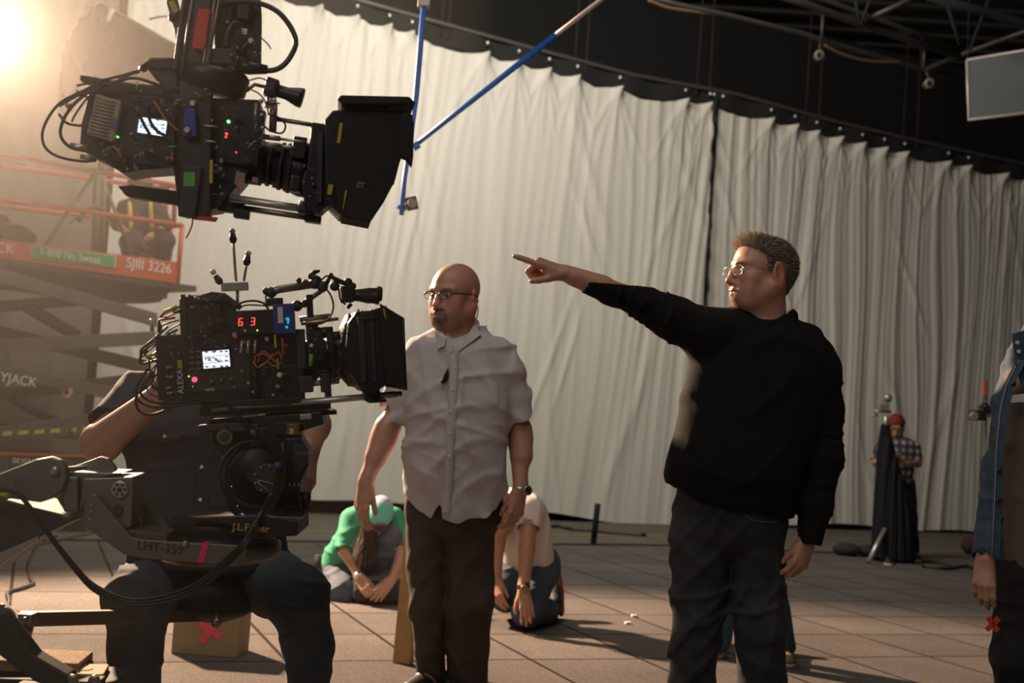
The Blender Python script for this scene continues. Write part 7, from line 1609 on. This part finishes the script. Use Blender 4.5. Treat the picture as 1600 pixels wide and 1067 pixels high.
# ================================================================ hanging poles, pipes, roof steel
def hanging():
    m_bt = mat('blue taped pole', (.03, .17, .62), .5); m_wp = mat('pale aluminium pole', (.55, .50, .46), .4, .4)
    D = 7.0
    C = thing('blue_pole', 'upright blue taped pole hanging from above with a small camera near its end', 'pole', P(645, 160, D))
    b = MB(); b.tube([P(662, 8, D), P(656, 80, D), P(650, 150, D), P(640, 225, D), P(632, 280, D), P(627, 336, D)], [.015, .018, .018, .015, .014, .014], 10); b.build('pole', m_bt, C)
    q = P(662, 8, D); b = MB(); b.cyl(q, (q[0]+.05, q[1], 6.7), .016); b.build('upper_pole', m_wp, C); b = MB(); b.box(P(663, 5, D), (.07, .05, .05), None, .006); b.build('clamp', m_dsteel, C)
    b = MB(); b.cyl(P(620, 322, D), P(634, 327, D), .013); b.build('clamp', m_bt, C); b = MB(); b.cyl(P(646, 232, D), P(655, 226, D), .018); b.build('clamp', m_bt, C)
    c = thing('small_camera', 'small black witness camera clamped to the end of the blue pole', 'camera', P(643, 318, D)); b = MB(); b.box(P(643, 318, D-.03), (.066, .06, .070), np.array([CR*.97+CU*.2, CF, CU*.97-CR*.2]).T, .004); b.build('camera_body', m_cam, c)
    b = MB(); b.lathe(P(645, 318, D-.055), -CF, [(0, .028), (.02, .028), (.022, .018)], 18); b.build('lens_ring', mat('grey lens ring', (.30, .27, .23), .4), c); b = MB(); b.cyl(P(632, 323, D), P(640, 320, D), .008); b.build('bracket', m_cam, c)
    C = thing('blue_pole', 'slanting pole, blue taped below and bare metal above', 'pole', P(760, 140, D))
    b = MB(); b.cyl(P(646, 229, D), P(868, 55, D), .014, .019, 12); b.build('pole', m_bt, C); b = MB(); b.cyl(P(864, 58, D), P(1010, -55, D), .013, .013, 12); b.build('bare_pole', m_wp, C)
    q = P(1010, -55, D); b = MB(); b.cyl(q, (q[0], q[1], 6.7), .013); b.build('hanger', m_dsteel, C)
    # ropes and chains from the roof to the curtain pipe
    m_ch = mat('rusty chain', (.05, .034, .018), .7, .4); m_rp = mat('dark hanging rope', (.028, .022, .014), .9)
    for x in (689, 700, 897, 915, 1088, 1108, 1258, 1279, 1410, 1432):
        y = np.interp(x, [w[0] for w in TOPPX], [w[1] for w in TOPPX])-14; a = onwall(x, y, .10); chain = x in (700, 915, 1108, 1279, 1432)
        b = MB()
        if chain:
            n = 46
            for i in range(n): z0 = a[2]+(6.68-a[2])*i/n; z1 = a[2]+(6.68-a[2])*(i+1.1)/n; b.cyl((a[0], a[1]-.004*(i % 2), z0), (a[0]+.010*(i % 2), a[1], z1), .013, .009, 6)
        else: b.cyl(a, (a[0]+.02, a[1], 6.69), .010, seg=8)
        o = b.build('hanging_chain' if chain else 'hanging_rope', m_ch if chain else m_rp)
        tag(o, ('rusty chain' if chain else 'thin dark rope') + ' holding up the curtain pipe ' + {689: 'just right of the upright blue pole', 700: 'just right of the upright blue pole', 897: 'by the upper end of the slanting pole', 915: 'by the upper end of the slanting pole', 1088: 'above the rope gap between curtains', 1108: 'above the rope gap between curtains', 1258: 'under the left round roof camera', 1279: 'under the left round roof camera', 1410: 'under the right round roof camera', 1432: 'under the right round roof camera'}[x], 'chain' if chain else 'rope')
    # roof pipes
    def pipe(label, pts, r, D, m=m_pipe, cat='pipe', name='roof_pipe', seg=8):
        b = MB(); b.tube([P(x, y, D+dd) for x, y, dd in pts], r, seg); o = b.build(name, m); tag(o, label, cat); return o
    m_rs = mat('grey roof steel', (.05, .048, .042), .55, .5)
    pipe('long grey conduit running under the roof with yellow hose swags', [(950, -24, -.4), (1055, 6, -.3), (1140, 24, -.2), (1255, 52, 0), (1283, 62, 0), (1400, 96, .2), (1446, 108, .3), (1480, 118, .3)], .024, 12.4, m_rs)
    for pts, w in (([(1012, 0), (1045, 12), (1085, 18), (1125, 22), (1135, 24)], 'left'), ([(1288, 70), (1315, 84), (1350, 94), (1385, 97), (1408, 96)], 'right')):
        b = MB(); b.tube([P(x, y, 12.35) for x, y in pts], .017, 8, sub=5); o = b.build('yellow_hose', mat('ochre hose', (.06, .032, .008), .6)); tag(o, w+'most ochre hose swag hanging under the roof conduit', 'hose')
    pipe('thick grey roof girder chord running down to the right', [(1170, -22, -.3), (1260, 6, -.2), (1340, 36, 0), (1420, 62, .2), (1500, 86, .4)], .035, 12.0, m_rs, 'girder', 'roof_girder')
    pipe('thin upper chord of the roof girder', [(1190, -30, .1), (1290, 0, .2), (1400, 40, .3), (1508, 80, .4)], .022, 12.0, m_rs, 'girder', 'roof_girder')
    pipe('grey pipe slanting up to the right edge of the roof', [(1446, 108, .2), (1500, 86, 0), (1600, 50, -.5), (1700, 12, -1)], .026, 12.4, m_rs)
    pipe('dark roof brace crossing from the girder up to the top edge', [(1342, 36, 0), (1400, 10, -.1), (1470, -25, -.2)], .030, 12.0, m_rs, 'brace', 'roof_brace')
    pipe('black roof chord at the far upper right corner', [(1450, -6, 0), (1530, 16, 0), (1600, 38, 0), (1680, 62, 0)], .04, 11.4, m_black, 'girder', 'roof_girder')
    for pts, w in (([(1480, 6), (1500, 70)], 'left'), ([(1545, 0), (1516, 78)], 'right'), ([(1336, -6), (1343, 34)], 'upper left'), ([(1362, -6), (1347, 34)], 'upper middle')):
        pipe(w+' thin black web bar of the roof girders', [(x, y, 0) for x, y in pts], .018, 11.9, m_black, 'bar', 'web_bar')
    for x, y0, y1, w in ((1286, 24, 62, 'left'), (1445, 72, 107, 'right')): pipe(w+' short hanger rod between girder and conduit', [(x, y0, 0), (x-2, y1, 0)], .018, 12.3, m_rs, 'rod', 'hanger_rod')
    for x, y, w in ((1280, 86, 'left'), (1452, 130, 'right')):
        c = thing('roof_camera', w+' round witness camera hanging under the roof conduit', 'camera', P(x, y, 12.3)); b = MB(); b.lathe(P(x, y, 12.30), -CF, [(-.10, .035), (0, .048), (.02, .05), (.022, .030)], 20); b.build('lens_ring', mat('pale lens ring', (.16, .14, .10), .5), c)
        b = MB(); b.lathe(P(x, y, 12.275), -CF, [(0, .026), (.004, .024)], 16); b.build('lens_glass', m_cam, c); b = MB(); b.cyl(P(x, y-4, 12.35), P(x+(2 if x < 1300 else -6), y-24, 12.38), .012); b.box(P(x, y+5, 12.33), (.11, .06, .02)); b.build('bracket', m_rs, c)
    C = thing('cloth_screen', 'grey white cloth panel in a thin frame hanging at the upper right', 'panel', P(1560, 135, 12.0))
    pts = [(1511, 94), (1700, 62), (1700, 165), (1513, 187)]; b = MB(); o = P(1511, 94, 12.0); d2 = -.6
    vs = [P(1511, 94, 12), P(1700, 62, 11.6), P(1700, 165, 11.6), P(1513, 187, 12)]; nn = nrm(np.cross(vs[1]-vs[0], vs[3]-vs[0])); b.verts_faces([v for v in vs]+[v+nn*.012 for v in vs], [[0, 1, 2, 3], [7, 6, 5, 4], [0, 4, 5, 1], [1, 5, 6, 2], [2, 6, 7, 3], [3, 7, 4, 0]]); b.build('cloth_face', mat('grey white cloth', (.105, .12, .115), .85, noise=(2, .6, (.085, .10, .095))), C)
    b = MB(); b.tube(vs+[vs[0]], .016, 6); b.build('panel_frame', m_wp, C); [MB().cyl(v, (v[0], v[1], 6.7), .006, seg=6).build('panel_wire', m_rs, C) for v in vs[:2]]
    # camera on a post at the right
    c = thing('witness_camera', 'black witness camera with an orange strip on a thin post near the denim jacket', 'camera', P(1532, 645, 11)); b = MB(); b.box(P(1527, 649, 11), (.12, .10, .09), None, .008); b.box(P(1541, 640, 11.02), (.10, .10, .07), None, .008); b.build('camera_body', m_cam, c)
    b = MB(); b.lathe(P(1521, 650, 10.95), -CF, [(0, .04), (.03, .04), (.032, .028)], 20); b.build('lens_ring', mat('grey lens ring', (.3, .27, .23)), c); b = MB(); b.tube([P(1530, 636, 11), P(1538, 630, 11), P(1546, 636, 11), P(1545, 652, 11)], .010, 6, sub=3); b.build('arm', m_cam, c)
    b = MB(); b.box(P(1539, 607, 11.05), (.032, .03, .145), None, .004); b.build('orange_strip', mat('orange red strip', (.50, .10, .04), .6), c); q = P(1548, 655, 11.05); b = MB(); b.cyl(P(1541, 595, 11.08), (q[0], q[1], .0), .008); b.build('post', m_pipe, c)
hanging()

# ================================================================ odds and ends on the floor
def floor_things():
    a = G(323, 1026); C = thing('apple_box', 'worn wooden apple box on its side marked with a red tape cross', 'box', a)
    R = np.array([[math.cos(-.04), -math.sin(-.04), 0], [math.sin(-.04), math.cos(-.04), 0], [0, 0, 1]]); w, h, t = .295, .285, .20; c = a+FZ(-.01, .11, h/2)
    b = MB(); b.box(c, (w, t, h), R, .006); b.build('box_body', mat('honey coloured plywood', (.28, .19, .085), .7, noise=(7, .7, (.19, .125, .06))), C)
    b = MB(); f = c + R @ FZ(.02, -t/2-.0015, -.03)
    b.box(f, (.115, .002, .032), R @ np.array([[math.cos(.5), 0, math.sin(.5)], [0, 1, 0], [-math.sin(.5), 0, math.cos(.5)]])); b.build('tape_cross', mat('pink red tape', (.75, .06, .09), .6), C)
    b = MB(); b.box(f-FZ(0, .002, 0), (.125, .002, .032), R @ np.array([[math.cos(-1.0), 0, math.sin(-1.0)], [0, 1, 0], [-math.sin(-1.0), 0, math.cos(-1.0)]])); b.build('tape_cross', mat('pink red tape', (.75, .06, .09)), C)
    b = MB(); g0 = G(629, 1038); g1 = P(652, 785, float((g0-CAM) @ _F)+.12); b.box((g0+g1)/2+FZ(0, .02, 0), (np.linalg.norm(g1-g0), .040, .085), frame(g1-g0, (1, -.45, 0)), .003)
    o = b.build('wooden_plank', mat('pine plank', (.42, .26, .10), .65, noise=(10, .6, (.33, .19, .07)))); tag(o, 'upright pine plank standing behind the bald man', 'plank')
    D = float((G(928, 850)-CAM) @ _F); b = MB(); b.cyl(G(927, 850), P(934, 787, D), .030, seg=10); o = b.build('short_post', m_black); tag(o, 'short black post standing at the edge of the panel floor', 'post')
    def cord(label, pts, r=.012, cat='cable', name='floor_cable', m=m_rubber):
        b = MB(); b.tube([G(x, y, r) for x, y in pts], r, 8, sub=5); o = b.build(name, m); tag(o, label, cat)
    cord('black cable snaking over the floor left of the dolly', [(88, 838), (60, 852), (50, 868), (44, 884), (48, 905), (52, 912), (30, 920), (12, 926), (14, 940), (6, 955), (-20, 972)], .011)
    cord('loop of black cable at the left frame edge', [(-30, 962), (0, 946), (18, 952), (28, 966), (14, 982), (-6, 996), (-40, 1000)], .011)
    cord('long cable lying toward the lift base behind the seated operator', [(160, 828), (120, 838), (60, 850), (0, 862), (-40, 880)], .012)
    cord('dark cable running along the foot of the curtain in the middle', [(840, 824), (870, 822), (890, 826), (915, 828), (960, 832), (1010, 836)], .02)
    cord('cable trailing on the concrete to the right behind the plaid person', [(1440, 884), (1480, 888), (1510, 884), (1540, 892), (1600, 900)], .015)
    for x, y, w in ((991, 962, 'right'), (981, 973, 'left')):
        b = MB(); b.box(G(x, y, .008), (.035, .022, .012), frame((1, .4, 0), (0, 0, 1)), .003); o = b.build('paper_scrap', mat('white paper', (.75, .72, .68), .8)); tag(o, 'tiny crumpled white scrap on the floor, '+w+' one of two', 'paper scrap')
    S = Solid(); g = G(1532, 868); S.el(g+FZ(0, .1, .10), (.18, .14, .12)); S.el(g+FZ(.2, .1, .08), (.14, .12, .10), k=.05); S.add(lambda q: .004-q[..., 2], 0, 'cut'); S.fold(ridges(6, [(1, 0, 0), (1, 1, .5)], 25, .02), .03)
    o = S.mesh('cloth_heap', g-.5, g+.6, .014, mat('dark red brown cloth', (.05, .022, .018), .9)); tag(o, 'heap of dark cloth on the concrete behind the denim sleeve', 'cloth')
floor_things()
# ================================================================ haze in the stage air
def haze():
    m = bpy.data.materials.new('stage haze'); m.use_nodes = True; N = m.node_tree.nodes; N.clear()
    o = N.new('ShaderNodeOutputMaterial'); v = N.new('ShaderNodeVolumeScatter'); v.inputs['Color'].default_value = (1, .97, .92, 1)
    v.inputs['Density'].default_value = HAZE; v.inputs['Anisotropy'].default_value = 0.75
    m.node_tree.links.new(v.outputs[0], o.inputs['Volume'])
    b = MB(); b.box((-4.65, 5.6, 3.3), (8.8, 12.0, 6.6)); h = b.build('stage_haze', m)
    tag(h, 'thin warm haze drifting in front of the burning lamp on the left side', 'haze', kind='stuff')
HAZE = 0.0020
haze()
